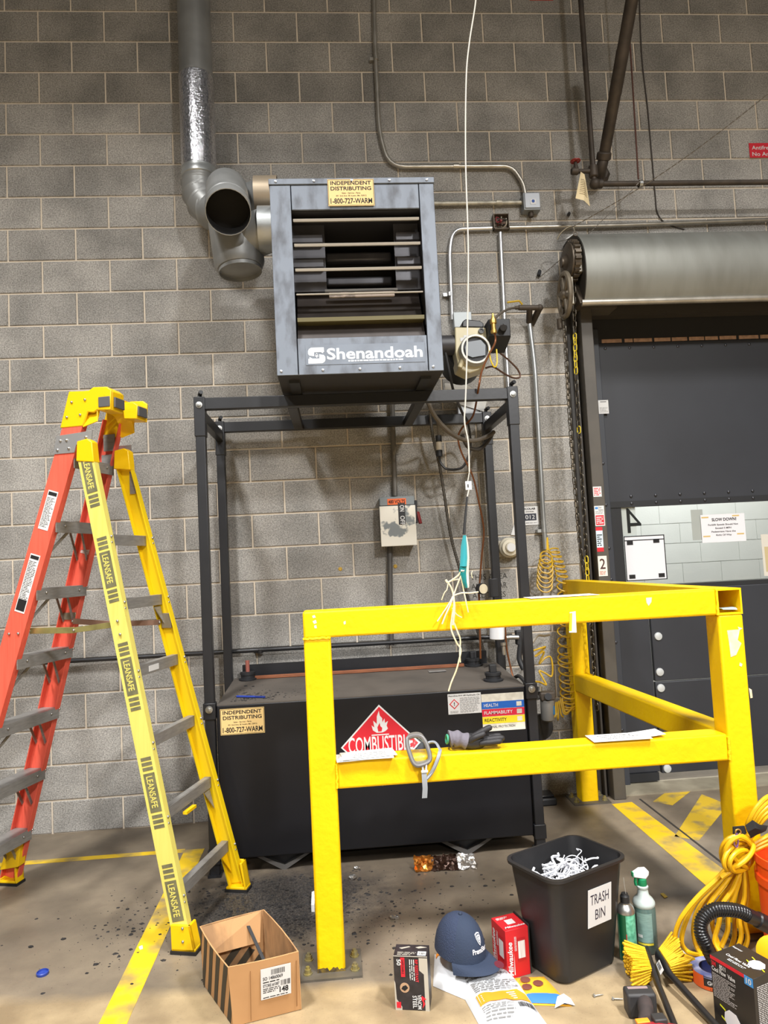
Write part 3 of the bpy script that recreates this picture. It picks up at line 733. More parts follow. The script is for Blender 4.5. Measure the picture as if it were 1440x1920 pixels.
# flakes on the tank top
def flakes(n, fn, smin, smax, m, seed):
    r = random.Random(seed); q = MB()
    for _ in range(n):
        p = fn(r); s = smin * (smax / smin) ** (r.random() ** 2.2); k = r.choice((4, 5, 6)); a = r.random() * 6.3; t = s * r.uniform(.12, .4)
        vs = []
        for z in (0, t):
            for i in range(k):
                an = a + 6.283 * i / k; rr = s * r.uniform(.5, 1.) * (.8 if z else 1)
                vs.append((p.x + math.cos(an) * rr, p.y + math.sin(an) * rr * .8, p.z + z))
        fs = [tuple(range(k))[::-1], tuple(range(k, 2 * k))] + [(i, (i + 1) % k, (i + 1) % k + k, i + k) for i in range(k)]
        q.add(vs, fs)
    return q
SOOT = mat('soot_flakes', C(36, 34, 34), .8, c2=C(58, 54, 52), scale=60)
def onT(r):
    return V((1.36 + abs(r.gauss(0, .16)), (yy := TY0 + .05 + abs(r.gauss(0, .12))), tz(yy)))
q = flakes(170, onT, .003, .013, SOOT, 4); tag(q.build('soot_crumbs', SOOT, None), 'black soot crumbs scattered on the front left of the tank top', 'debris', kind='stuff')
def onF(r):
    while True:
        if r.random() < .62: x, y = r.gauss(1.62, .17), r.gauss(-1.12, .17)
        elif r.random() < .5: x, y = r.gauss(2.0, .3), r.gauss(-1.25, .25)
        else: x, y = r.gauss(1.15, .25), r.gauss(-1.15, .22)
        if y < -.82 and y > -1.75 and not (1.78 < x < 1.9 and y < -1.55): return V((x, y, .0))
q = flakes(2800, onF, .0022, .015, SOOT, 9); tag(q.build('floor_soot', SOOT, None), 'black soot flakes strewn over the floor between ladder, cardboard box and tank', 'debris', kind='stuff')

# ================================================================ YELLOW GUARD
GX0, GX1, GY, GZ, GT = 1.788, 3.51, -1.68, 1.318, .102
gd = thing('guard_rail', 'chunky yellow-painted square-tube guard rail standing in front of the tank', 'guard rail', (2.65, -1.1, 0))
RX0, RY0 = 3.318, -.155
def gpost(x, y):
    p = MB().box((x, y, .0), (x + GT, y + GT, GZ - GT)).build('post', YEL, gd, bev=.009, seg=3)
    bpl = MB().box((x - .06, y - .04, 0), (x + GT + .06, y + GT + .04, .008)).build('base_plate', mat('grimy_plate', C(92, 86, 76), .6, c2=C(60, 56, 50), scale=14), p)
    for (bx, by) in ((x - .035, y + .0), (x - .035, y + GT - .01), (x + GT + .035, y + .0), (x + GT + .035, y + GT - .01)):
        MB().lathe([(.017, 0), (.017, .004), (.012, .004), (.012, .018), (.007, .018), (.007, .026)], (bx, by, .008), n=8).build('anchor_bolt', mat('anchor_zinc', C(150, 142, 110), .4, .6, c2=C(190, 170, 60), scale=40), bpl)
    return p
gpost(GX0, GY); gpost(GX1 - GT, GY); gpost(RX0, RY0 - .0)
MB().box((GX0, GY, GZ - GT), (GX1 - GT, GY + GT, GZ)).build('top_rail', YEL, gd, bev=.009, seg=3)
MB().box((GX0 + GT, GY + .001, .655), (GX1 - GT, GY + GT, .655 + GT)).build('mid_rail', YEL, gd, bev=.009, seg=3)
# side rails run back to the wall post; the upper one is an open tube end
def siderail(z0, front_open):
    a = V((GX1 - GT, GY, z0)); b_ = V((RX0, RY0, z0)); d = b_ - a
    if not front_open:
        a = V((GX1 - GT, GY + GT, z0)); d = b_ - a
        return MB().par(a, (GT, 0, 0), (0, 0, GT), d).build('side_mid_rail', YEL, gd, bev=.008, seg=3)
    q = MB(); t = .007
    q.par(a, (GT, 0, 0), (0, 0, t), d); q.par(a + V((0, 0, GT - t)), (GT, 0, 0), (0, 0, t), d)
    q.par(a + V((0, 0, t)), (t, 0, 0), (0, 0, GT - 2 * t), d); q.par(a + V((GT - t, 0, t)), (t, 0, 0), (0, 0, GT - 2 * t), d)
    q.par(b_ + V((0, .0, 0)), (GT, 0, 0), (0, GT, 0), (0, 0, GT))
    return q.build('side_top_rail', YEL, gd)
siderail(GZ - GT, True); siderail(.655, False)
# weld beads
WB = mat('weld_bead_yellow', C(246, 206, 0), .5, bump=.8, bscale=120)
for pth in ([(GX0 - .001, GY - .001, GZ - GT), (GX0 + GT, GY - .001, GZ - GT)], [(GX0 + GT, GY - .001, .66), (GX0 + GT, GY - .001, .75)], [(GX1 - GT, GY - .001, .66), (GX1 - GT, GY - .001, .75)], [(GX1 - GT, GY - .001, GZ - GT), (GX1 - GT, GY - .001, GZ)]):
    a, b_ = V(pth[0]), V(pth[1]); r = random.Random(3)
    MB().tube([a.lerp(b_, i / 12) + V((r.uniform(-.002, .002), 0, r.uniform(-.002, .002))) for i in range(13)], .005, 6).build('weld_bead', WB, gd)
# torn tape and stickers on the right post and rail
gf = Face((GX1 - GT, GY, 0), (1, 0, 0), (0, 0, 1))
TP = mat('torn_masking_tape', C(228, 205, 165), .8, c2=C(240, 236, 225), scale=25)
for pts in ([(1363, 1182), (1387, 1180), (1383, 1200), (1390, 1206), (1380, 1228), (1370, 1232), (1367, 1206)], [(1383, 1175), (1392, 1178), (1386, 1182)], [(1387, 1242), (1392, 1245), (1390, 1250), (1386, 1248)], [(1404, 1290), (1409, 1293), (1411, 1308), (1407, 1309)]):
    q = MB(); P = [at(x, y, GY) for x, y in pts]; q.prism(P, (0, -.0012, 0)); q.build('torn_tape', TP, gd)
q = MB(); q.prism([at(x, y, GY) for x, y in ((1211, 1121), (1222, 1120), (1221, 1129), (1216, 1136), (1212, 1130))], (0, -.0012, 0)); q.build('torn_tape', TP, gd)
# paint chips on the left corner
for pts in ([(585, 1155), (590, 1153), (592, 1158), (587, 1159)], [(586, 1165), (592, 1162), (594, 1168), (589, 1170)], [(589, 1173), (593, 1172), (594, 1178), (590, 1178)], [(644, 1166), (648, 1164), (648, 1170), (645, 1171)]):
    q = MB(); q.prism([at(x, y, GY) for x, y in pts], (0, -.0008, 0)); q.build('paint_chip', WHITE, gd)
# scraped bare metal at the foot of the left post
q = MB(); r = random.Random(5); a = V((GX0, GY - .0005, .008))
pts = [a] + [V((GX0 + GT * i / 14, GY - .0005, .012 + r.uniform(0, .014))) for i in range(15)] + [V((GX0 + GT, GY - .0005, .008))]
q.prism(pts, (0, -.0008, 0)); q.build('scraped_foot', mat('scraped_metal', C(60, 52, 40), .6, c2=C(160, 130, 40), scale=60), gd)

# ================================================================ LADDER
fy_ = V((1.406, -.911, 0)); e1 = V((.96588, -.25901, 0)); e2 = V((-.25901, -.96588, 0))
def LP(a, b, z): return fy_ + e1 * a + e2 * b + V((0, 0, z))
LR = mat('orange_red_fibreglass', C(230, 98, 78), .45, c2=C(214, 80, 62), scale=4, stretch=(30, 30, .6), bump=.12, bscale=40)
LY = mat('pale_yellow_fibreglass', C(218, 205, 106), .5, c2=C(206, 190, 88), scale=5, stretch=(12, 12, .6))
LYI = mat('bright_yellow_fibreglass', C(230, 196, 8), .5)
LC = mat('yellow_cap_plastic', C(238, 192, 6), .4, c2=C(120, 100, 20), scale=22, lo=.66, hi=.74)
ld = thing('step_ladder', 'orange and yellow fibreglass step ladder standing left of the tank', 'ladder', LP(-.6, .28, 0))
def chan(p0, p1, wdir, odir, wweb, fl_, t, m, name):
    """C-channel rail: web on the outer side, flanges turned inwards (odir = outward)"""
    p0, p1 = V(p0), V(p1); d = p1 - p0
    wd = V(wdir); wd = (wd - d * (wd.dot(d) / d.length_squared)).normalized(); od = V(odir); od = (od - d * (od.dot(d) / d.length_squared) - wd * od.dot(wd)).normalized()
    q = MB()
    q.par(p0 - wd * wweb / 2 - od * t, wd * wweb, od * t, d)
    q.par(p0 - wd * wweb / 2 - od * fl_, wd * t, od * (fl_ - t), d)
    q.par(p0 + wd * (wweb / 2 - t) - od * fl_, wd * t, od * (fl_ - t), d)
    return q.build(name, m, ld), wd, od, p0, p1
RT = 2.225
def redA(z): return -1.19 + .7 * z / RT          # centre line of the red rails
def yelA(z): return -.445 * z / 2.08
def redB(z, near): return (.535 - .085 * z / RT) if near else (.03 + .12 * z / RT)
def yelB(z, near): return (.556 - .07 * z / 2.08) if near else (.0 + .17 * z / 2.08)
rn, *_ = chan(LP(redA(.02), redB(.02, 1), .02), LP(redA(RT), redB(RT, 1), RT), e1, e2, .094, .034, .005, LR, 'front_rail')
rf, *_ = chan(LP(redA(.02), redB(.02, 0), .02), LP(redA(RT), redB(RT, 0), RT), e1, -e2, .094, .034, .005, LR, 'front_rail')
YT = 2.035
yn, ywd, yod, yp0, yp1 = chan(LP(yelA(.03), yelB(.03, 1), .03), LP(yelA(YT), yelB(YT, 1), YT), e1, e2, .074, .032, .005, LY, 'rear_rail')
yf, *_ = chan(LP(yelA(.03), yelB(.03, 0), .03), LP(yelA(YT), yelB(YT, 0), YT), e1, -e2, .074, .032, .005, LYI, 'rear_rail')
riv = mesh_of(MB().ball((0, 0, 0), .006, 8, (1, 1, 1)), 'rivet', STEEL)
def rivet(p, par): inst(riv, Matrix.Translation(p), par, 'rivet')
# steps of the climbing side
for i, z in enumerate((.27, .565, .862, 1.155, 1.45, 1.742, 2.02)):
    a = redA(z); b0 = redB(z, 0) + .006; b1 = redB(z, 1) - .006
    st = MB(); dz_ = .022
    st.par(LP(a - .045, b0, z - .004), e1 * .092, e2 * (b1 - b0), (0, 0, .004))
    st.par(LP(a + .043, b0, z - .052), e1 * .004, e2 * (b1 - b0), (0, 0, .05)); st.par(LP(a - .047, b0, z - .03), e1 * .004, e2 * (b1 - b0), (0, 0, .028))
    s_ = st.build('step', ALU, ld, bev=.001)
    rivet(LP(a + .05, b0 + .06, z - .02), s_); rivet(LP(a + .05, b1 - .06, z - .02), s_)
    rivet(LP(a + .046, redB(z, 0) - .0, z - .01), rf)
    if i < 6:
        for (bb, sg) in ((b0, 1), (b1, -1)):
            MB().beam(LP(a + .03, bb + sg * .13, z - .03), LP(redA(z - .15) + .02, bb + sg * .004, z - .17), .014, .003, e1).build('step_brace', ALU, s_)
            MB().beam(LP(a - .03, bb + sg * .13, z - .03), LP(redA(z - .15) - .03, bb + sg * .004, z - .17), .014, .003, e1).build('step_brace', ALU, s_)
# rear horizontals
for i, z in enumerate((.2, .5, .79, 1.08, 1.365, 1.645)):
    a = yelA(z); b0 = yelB(z, 0) + .006; b1 = yelB(z, 1) - .006
    s_ = MB().par(LP(a - .004, b0, z - .024), e1 * .006, e2 * (b1 - b0), (0, 0, .048)).par(LP(a - .03, b0, z + .02), e1 * .03, e2 * (b1 - b0), (0, 0, .004)).build('rear_bar', ALU, ld, bev=.001)
    for (bb, rl) in ((yelB(z, 0), yf), (yelB(z, 1), yn)):
        rivet(LP(a + .038, bb + (.012 if rl is yf else -.012), z + .012), rl); rivet(LP(a + .038, bb + (.012 if rl is yf else -.012), z - .014), rl)
    if i in (0, 1, 4): MB().prism([LP(a - .01, b0, z - .03), LP(a - .01, b0 + .06, z - .03), LP(yelA(z - .1) - .01, b0, z - .12)], e1 * .003).build('corner_brace', LC if i == 0 else ALU, s_)
    if i == 0: MB().prism([LP(a - .01, b1, z - .03), LP(a - .01, b1 - .05, z - .03), LP(yelA(z - .2) - .01, b1, z - .24)], e1 * .003).build('corner_brace', LC, s_)
    if i == 1: MB().par(LP(a + .0, (b0 + b1) / 2 - .05, z - .05), e1 * .02, e2 * .09, (0, 0, .012)).build('yellow_clip', LC, s_)
    if i == 3:
        fc = Face(LP(a + .003, (b0 + b1) / 2 + .06, z - .015), -e2, (0, 0, 1)); lbq = fc.plate('bar_label', WHITE, s_, 0, 0, .085, .025, .0, .001)
# top cap: two padded horns with a curved bridge
def capside(b0, b1, m=LC):
    z0, z1 = RT - .075, RT + .085
    sl_ = .7 / RT
    return [(redA(RT) - .062 - .02, z0), (redA(RT) + .045 - .015, z0), (redA(RT) + .055, z0 + .06), (redA(RT) + .085, z0 + .055), (redA(RT) + .10, z0 + .065), (redA(RT) + .165, z0 + .06), (redA(RT) + .172, z1 - .012), (redA(RT) + .15, z1 + .004), (redA(RT) + .085, z1 + .008), (redA(RT) + .06, z1 - .006), (redA(RT) - .035, z1)]
cp = thing
bn, bf_ = redB(RT, 1), redB(RT, 0)
zc0 = RT - .075
MBc = MB(); P = capside(0, 0)
MBc.prism([LP(a, bn + .006, z) for a, z in P], -e2 * .012)
cap = MBc.build('top_cap', LC, ld, bev=.004)
MB().prism([LP(a, bf_ - .006, z) for a, z in P], e2 * .012).build('cap_side', LC, cap, bev=.004)
MB().prism([LP(a, bn - .006, z) for a, z in ((redA(RT) + .10, zc0 + .065), (redA(RT) + .165, zc0 + .06), (redA(RT) + .172, RT + .07), (redA(RT) + .15, RT + .088), (redA(RT) + .09, RT + .09))], -e2 * .09).build('cap_horn', LC, cap, bev=.004)
MB().prism([LP(a, bf_ + .006, z) for a, z in ((redA(RT) + .10, zc0 + .065), (redA(RT) + .165, zc0 + .06), (redA(RT) + .172, RT + .05), (redA(RT) + .15, RT + .066), (redA(RT) + .09, RT + .07))], e2 * .085).build('cap_horn', LC, cap, bev=.004)
MB().par(LP(redA(RT) - .04, bf_, RT + .07), e1 * .12, e2 * (bn - bf_), (0, 0, .012)).build('cap_deck', LC, cap, bev=.003)
# bridge underside arches down towards each rail
rows = []
for j in range(13):
    t = j / 12; b_ = bf_ + (bn - bf_) * t; zz = RT + .02 - .10 * (2 * t - 1) ** 6 + 0
    rows.append([LP(redA(RT) + .03, b_, zz), LP(redA(RT) + .10, b_, zz + .02), LP(redA(RT) + .10, b_, RT + .08)])
MB().grid(rows, .004).build('cap_apron', LC, cap)
for (aa, b_) in ((redA(RT) + .172, bn - .055), (redA(RT) + .172, bf_ + .05)):
    MB().par(LP(aa - .004, b_ - .036, RT - .0), e1 * .009, e2 * .075, (0, 0, .045)).build('rubber_pad', mat('grey_rubber', C(84, 84, 86), .6), cap, bev=.002)
MB().par(LP(redA(RT) + .11, bn + .006, RT + .0), e1 * .055, e2 * .004, (0, 0, .045)).build('rubber_pad', MATS['grey_rubber'], cap, bev=.002)
for (da, z) in ((-.02, RT + .035), (.045, RT + .04), (-.045, RT - .03), (.02, RT - .025)): rivet(LP(redA(RT) + da, bn + .008, z), cap)
MB().par(LP(redA(RT - .09) - .028, bf_ + .012, RT - .14), e1 * .06, e2 * .003, (0, 0, .08)).build('inner_plate', ALU, ld)
# hinge plates
z = 2.08
hp = MB().prism([LP(redA(z) + a, redB(z, 1) + .002, z + dz_) for a, dz_ in ((-.05, .035), (.125, .045), (.12, -.005), (.045, -.012), (.035, -.045), (-.068, -.045))], e2 * .004).build('hinge_plate', mat('bright_zinc', C(200, 200, 200), .35, .7), ld)
for a, d_ in ((-.03, .012), (.0, .012), (-.045, -.028), (.01, -.025), (.095, .018)): rivet(LP(redA(z) + a, redB(z, 1) + .008, z + d_), hp)
MB().par(LP(redA(z) - .03, redB(z, 0) + .008, z - .08), e1 * .06, e2 * .003, (0, 0, .07)).build('inner_plate', ALU, ld)
MB().par(LP(redA(z) - .0, redB(z, 0) - .002, z - .01), e1 * .12, -e2 * .004, (0, 0, .04)).build('hinge_plate', MATS['bright_zinc'], ld)
for (near, m_) in ((1, LC), (0, LC)):
    b_ = yelB(YT, near); o_ = e2 if near else -e2
    MB().prism([LP(yelA(YT) + a, b_, z) + o_ * .006 for a, z in ((-.036, YT - .045), (.05, YT - .055), (.042, YT + .035), (.02, YT + .05), (-.03, YT + .042))], -o_ * .046).build('rail_cap', LC, ld, bev=.004)
MB().par(LP(yelA(1.93) + .0, yelB(1.93, 0) + .007, 1.87), e1 * .03, e2 * .002, (0, 0, .13)).build('inner_plate', ALU, yf)
# spreaders
SPR = mat('yellow_zinc_spreader', C(178, 170, 110), .4, .6, c2=C(130, 124, 80), scale=16)
SPB = mat('brown_spreader', C(150, 120, 104), .45, .4)
for near in (1, 0):
    zr, zy = (1.265, 1.285) if near else (1.28, 1.26)
    bb = (lambda q: (redB(zr, near) - .05, yelB(zy, near) - .045)) if near else (lambda q: (redB(zr, 0) + .04, yelB(zy, 0) + .04))
    b0, b1 = bb(0); pA = LP(redA(zr) + .04, b0, zr); pC = LP(yelA(zy) - .02, b1, zy); pB = (pA + pC) / 2 + V((0, 0, -.012))
    s_ = MB().beam(pA, pB, .005, .026).beam(pB, pC, .005, .024).build('spreader', SPR if near else SPB, ld, bev=.001)
    for p in (pA, pB, pC): rivet(p + e2 * .005, s_)
zz = 1.26; MB().par(LP(yelA(zz) - .025, yelB(zz, 0) + .006, zz - .03), e1 * .05, e2 * .012, (0, 0, .07)).build('spreader_bracket', mat('dull_brass_steel', C(150, 140, 120), .4, .6), ld, bev=.002)
zz = 1.285; MB().par(LP(redA(zz) - .035, redB(zz, 0) + .006, zz - .0), e1 * .07, e2 * .006, (0, 0, .035)).build('spreader_bracket', MATS['dull_brass_steel'], ld, bev=.002)
for zz in (1.30, 1.245): rivet(LP(yelA(zz) - .0, yelB(zz, 1) + .005, zz), yn)
for a in (-.02, .025): rivet(LP(redA(1.26) + a, redB(1.26, 1) + .004, 1.26), rn)
# feet
def foot(a, b_, o_, w_, h_, tl):
    q = MB(); ww = w_ / 2
    q.prism([LP(a + x, b_, z) + o_ * .01 for x, z in ((-ww, .012), (ww, .012), (ww - .015 + tl * .5, h_), (-ww + .008 + tl, h_))], -o_ * .012)
    q.prism([LP(a + x, b_, z) + o_ * .01 for x, z in ((ww, .012), (ww - .01, .012), (ww - .025 + tl * .5, h_), (ww - .015 + tl * .5, h_))], -o_ * .055)
    q.par(LP(a - ww, b_, .012) + o_ * .01, e1 * w_, -o_ * .055, (0, 0, .01))
    f_ = q.build('foot', LC, ld, bev=.002)
    MB().par(LP(a - ww - .004, b_, 0) + o_ * .014, e1 * (w_ + .008), -o_ * .063, (0, 0, .013)).build('foot_pad', RUB, f_)
    for z in (.05, .10): rivet(LP(a, b_, z) + o_ * .011, f_)
foot(.0, yelB(.0, 1), e2, .10, .11, -.01); foot(.0, yelB(0, 0), -e2, .10, .13, -.01)
foot(-1.19, redB(0, 0), -e2, .125, .15, .02); foot(-1.19, redB(0, 1), e2, .125, .15, .02)
MB().prism([LP(redA(.25) - .04, redB(.25, 0) + .006, .22), LP(redA(.25) + .03, redB(.25, 0) + .006, .24), LP(redA(.15) + .04, redB(.15, 0) + .006, .10), LP(redA(.1) - .05, redB(.1, 0) + .006, .08)], e2 * .05).build('toe_brace', LC, ld, bev=.003)
# lettering down the pale rail
ydir = (yp1 - yp0).normalized()
DKB = mat('grey_decal', C(98, 96, 70), .6, c2=C(130, 126, 92), scale=30)
def zface(z):  # a face reading down the rail: right = down, up = towards the wide edge (right)
    pc = LP(yelA(z), yelB(z, 1), z); wd = (e1 - ydir * e1.dot(ydir)).normalized()
    return Face(pc + ydir.cross(wd) * 0 + (e2 - ydir * e2.dot(ydir)).normalized() * .0004, -ydir, wd)
for z0 in (2.0, 1.592, 1.147, .684, .27):
    fc = zface(z0); L_ = .155
    dec = fc.plate('decal', DKB, ld, 0, -.024, L_, .05, 0, .0008)
    txt(fc, dec, 'LEANSAFE', .012, -.013, .027, LY, L_ - .03, .0012, .012)
    q = MB()
    for side in (0, 1):
        for k in range(3):
            if z0 == .27 and side == 1: continue
            if z0 == 2.0 and side == 0: continue
            fc.plate('decal_bar', DKB, dec, (-.024 - .02 * k) if side == 0 else (L_ + .010 + .02 * k), -.022, .0135, .046, 0, .0008)
# instruction labels on the orange rail
rdir = (LP(redA(RT), redB(RT, 1), RT) - LP(redA(0), redB(0, 1), 0)).normalized()
def rface(z, near=True):
    wd = (e1 - rdir * e1.dot(rdir)).normalized(); od = (e2 - rdir * e2.dot(rdir)).normalized()
    return Face(LP(redA(z), redB(z, near), z) + od * .001 if near else LP(redA(z), redB(z, 0), z) + od * .006, wd, rdir)
for (z0, h_) in ((1.705, .175), (1.35, .26)):
    fc = rface(z0); lb = fc.plate('instruction_label', WHITE, ld, -.026, 0, .05, h_, 0, .0008)
    q = MB(); fc.rect(q, -.022, h_ - .022, .042, .016, .0008, .0004); fc.lines(q, -.022, .01, .042, h_ - .04, int(h_ / .008), .0008, .4, 5)
    if h_ > .2: fc.rect(q, -.022, .008, .042, .05, .0012, .0004)
    q.build('label_print', INK, lb)
    if h_ > .2: pass
for (z0, h_) in ((1.60, .16), (1.84, .05)):
    fc = rface(z0, False); lb = fc.plate('instruction_label', mat('pinkish_label', C(214, 190, 186), .6), ld, -.026, 0, .045, h_, 0, .0008)
    q = MB(); fc.lines(q, -.022, .008, .038, h_ - .02, int(h_ / .016), .0008, .2, 6); q.build('label_print', MATS['grey_ink'], lb)

# ================================================================ CONDUITS, PIPES AND BOXES ON THE WALL
def run(pts, Y, k=5): return smooth([at(x, y, (Y if len(p) == 2 else p[2])) for p in pts for x, y in [p[:2]]], k)
def polyrun(pts, Y): return [at(p[0], p[1], Y) for p in pts]
def bend(pts, Y, rad=.08, k=5):
    P = [V(p) for p in polyrun(pts, Y)] if not isinstance(pts[0], Vector) else pts
    out = [P[0]]
    for i in range(1, len(P) - 1):
        a, b_, c = P[i - 1], P[i], P[i + 1]; u = (a - b_); v = (c - b_); r_ = min(rad, u.length * .45, v.length * .45)
        s, e = b_ + u.normalized() * r_, b_ + v.normalized() * r_
        for j in range(k + 1):
            t = j / k; out.append(s * (1 - t) ** 2 + b_ * 2 * t * (1 - t) + e * t * t)
    out.append(P[-1]); return out
def conduit(name, pts, Y, r_, label, m=EMT, rad=.09, cat='conduit', straps=()):
    o = thing(name, label, cat, at(*pts[0], Y))
    MB().tube(bend(pts, Y, rad), r_, 12).build('pipe', m, o)
    for (px, py, hz_) in straps:
        p = at(px, py, Y)
        if hz_: MB().cyl(p - V((.018, 0, 0)), p + V((.018, 0, 0)), r_ * 1.3).build('coupling', m, o)
        else:
            MB().cyl(p - V((0, 0, .012)), p + V((0, 0, .012)), r_ * 1.25).build('strap', m, o)
            MB().box(p + V((-.04, 0, -.01)), p + V((-.0, -Y - .007, .01))).build('strap_tab', m, o)
    return o
conduit('conduit', [(701, -40), (702, 60), (711, 250), (730, 313), (960, 312), (981, 345), (985, 366)], -.035, .014, 'bent metal conduit dropping from above and running right to the grey junction box', rad=.16, straps=((705, 110, 0), (855, 312, 1)))
conduit('conduit', [(812, 382), (978, 380)], -.035, .014, 'short horizontal conduit between the heater and the grey junction box', m=mat('flaking_conduit', C(190, 184, 168), .5, .4, c2=C(110, 104, 94), scale=25), straps=((935, 380, 1),))
conduit('conduit', [(848, 600), (843, 470), (850, 430), (922, 428)], -.035, .0135, 'conduit bending down from the open junction box behind the burner', m=mat('bright_conduit', C(205, 205, 205), .32, .85), rad=.14, straps=((843, 552, 0),))
conduit('conduit', [(938, 436), (946, 600), (955, 760)], -.035, .0135, 'straight conduit dropping from the open junction box past the right burner box', m=MATS['bright_conduit'])
conduit('conduit', [(955, 427), (1150, 423), (1470, 411)], -.035, .0135, 'long conduit running right from the open junction box above the door hood')
conduit('conduit', [(735, 745), (738, 850), (741, 930)], -.04, .016, 'paint-streaked conduit entering the top of the 480 volt switch box', m=mat('streaked_conduit', C(112, 108, 102), .5, .3, c2=C(205, 200, 190), scale=22, stretch=(1, 1, .3), lo=.55, hi=.62))
conduit('conduit', [(731, 1022), (732, 1140), (734, 1210)], -.04, .016, 'grey conduit leaving the bottom of the 480 volt switch box', m=mat('dark_conduit', C(88, 86, 84), .5, .3))
conduit('air_pipe', [(992, 600), (1003, 690), (1018, 960), (1023, 1030)], -.05, .0145, 'galvanized vertical air pipe ending at the yellow coiled hose', GALV, straps=((1020, 995, 0),), cat='pipe')
conduit('wall_pipe', [(-60, 1251), (0, 1247), (500, 1218), (960, 1192)], -.05, .013, 'black pipe running low along the wall behind ladder and tank', mat('black_pipe', C(46, 46, 48), .35, .3), cat='pipe', straps=((488, 1221, 0),))
MB_ = None
# grey junction box
p = at(996, 380, -.06); jb = thing('junction_box', 'closed grey junction box with small blue label below the sprinkler valve', 'box', p)
MB().box((p.x - .055, -.075, p.z - .055), (p.x + .055, -.008, p.z + .06)).build('body', mat('grey_box', C(142, 146, 150), .45, .2, c2=C(118, 122, 126), scale=9), jb, bev=.004)
MB().box((p.x - .047, -.082, p.z - .045), (p.x + .052, -.075, p.z + .055)).build('cover', mat('grey_cover', C(162, 166, 172), .45, .2), jb, bev=.003)
MB().box((p.x - .012, -.084, p.z - .022), (p.x + .024, -.0825, p.z + .012)).build('label', WHITE, jb); MB().lathe([(.010, 0), (.010, .001)], (p.x + .006, -.085, p.z - .002), (0, -1, 0), 12).build('label_mark', mat('blue_ink', C(40, 80, 160), .6), jb)
MB().cyl((p.x + .0, -.04, p.z - .055), (p.x + .0, -.04, p.z - .085), .016).build('bushing', IRON, jb)
# open junction box with wires
p = at(939, 417, -.03); ob = thing('open_junction_box', 'open rusty junction box stuffed with loose wires', 'box', p)
q = MB(); s_ = .05
q.box((p.x - s_, -.05, p.z - s_), (p.x + s_, -.008, p.z - s_ + .004)); q.box((p.x - s_, -.05, p.z + s_ - .004), (p.x + s_, -.008, p.z + s_)); q.box((p.x - s_, -.05, p.z - s_), (p.x - s_ + .004, -.008, p.z + s_)); q.box((p.x + s_ - .004, -.05, p.z - s_), (p.x + s_, -.008, p.z + s_)); q.box((p.x - s_, -.012, p.z - s_), (p.x + s_, -.008, p.z + s_))
q.build('body', mat('rusty_box', C(120, 110, 98), .6, .3, c2=C(70, 56, 46), scale=22), ob)
r = random.Random(8)
for i, cm in enumerate(((60, 44, 40), (150, 60, 66), (190, 180, 160), (60, 58, 56), (120, 100, 90), (176, 70, 80))):
    pts = [V((p.x + r.uniform(-.035, .035), -.02 - r.uniform(0, .05), p.z + r.uniform(-.035, .035))) for _ in range(5)]
    MB().tube(smooth(pts, 6), .0035, 6).build('wire', mat('wire%d' % i, C(*cm), .5), ob)
# 480 V disconnect
p0, p1 = at(716, 1024, -.13), at(776, 930, -.13)
db = thing('switch_box', 'paint-splashed 480 volt safety switch box on the wall', 'switch box', (p0.x + .1, -.07, p0.z))
DG = mat('paint_splashed_grey', C(128, 134, 136), .5, c2=C(232, 228, 216), scale=9, amt=1., lo=.40, hi=.44, detail=7)
DGT = mat('switch_grey', C(124, 132, 136), .5)
MB().box((p0.x, -.13, p0.z), (p1.x, -.008, p1.z)).build('enclosure', DGT, db, bev=.006)
zc_ = p1.z - .055
MB().box((p0.x - .004, -.14, p0.z - .004), (p1.x + .004, -.13, zc_)).build('door', DG, db, bev=.003)
MB().box((p0.x, -.137, zc_ + .004), (p1.x, -.13, p1.z)).build('top_plate', DGT, db, bev=.002)
fc = Face((p0.x, -.14, p0.z), (1, 0, 0), (0, 0, 1)); W_ = p1.x - p0.x; H_ = p1.z - p0.z
ov = fc.plate('voltage_label', mat('orange_label', C(232, 104, 40), .5), db, .22 * W_, H_ - .048, .54 * W_, .036, -.002, .0015)
txt(fc, ov, '480 VOLTS', .25 * W_, H_ - .04, .020, INK, .48 * W_, .0005, .02)
oo = fc.plate('switch_plate', BLK, db, .52 * W_, .42 * H_ - .0, .20 * W_, .44 * H_, .0005, .0015)
txt(fc, oo, 'ON', .57 * W_, .86 * H_ - .012, .026, WHITE, .038, .0024, .02, rot=-math.pi / 2)
txt(fc, oo, 'OFF', .57 * W_, .60 * H_, .026, WHITE, .055, .0024, .02, rot=-math.pi / 2)
MB().box((p1.x + .004, -.10, p0.z + .13), (p1.x + .02, -.06, p0.z + .27)).build('lever_guard', BLK, db, bev=.004)
MB().beam((p1.x + .022, -.09, p0.z + .20), (p1.x + .034, -.11, p0.z + .125), .02, .014).build('lever', mat('dark_red_lever', C(120, 36, 36), .5), db, bev=.003)
# stray anchors on the wall
for (px, py, t) in ((638, 1067, 'left'), (741, 1062, 'right')):
    p = at(px, py, 0); tag(MB().lathe([(.002, -.012), (.009, -.012), (.013, -.007)], p, (0, 1, 0), 10).build('wall_plug', mat('yellow_plug', C(196, 158, 60), .5), None), 'small yellow wall plug %s of the switch box conduit' % t, 'wall plug')
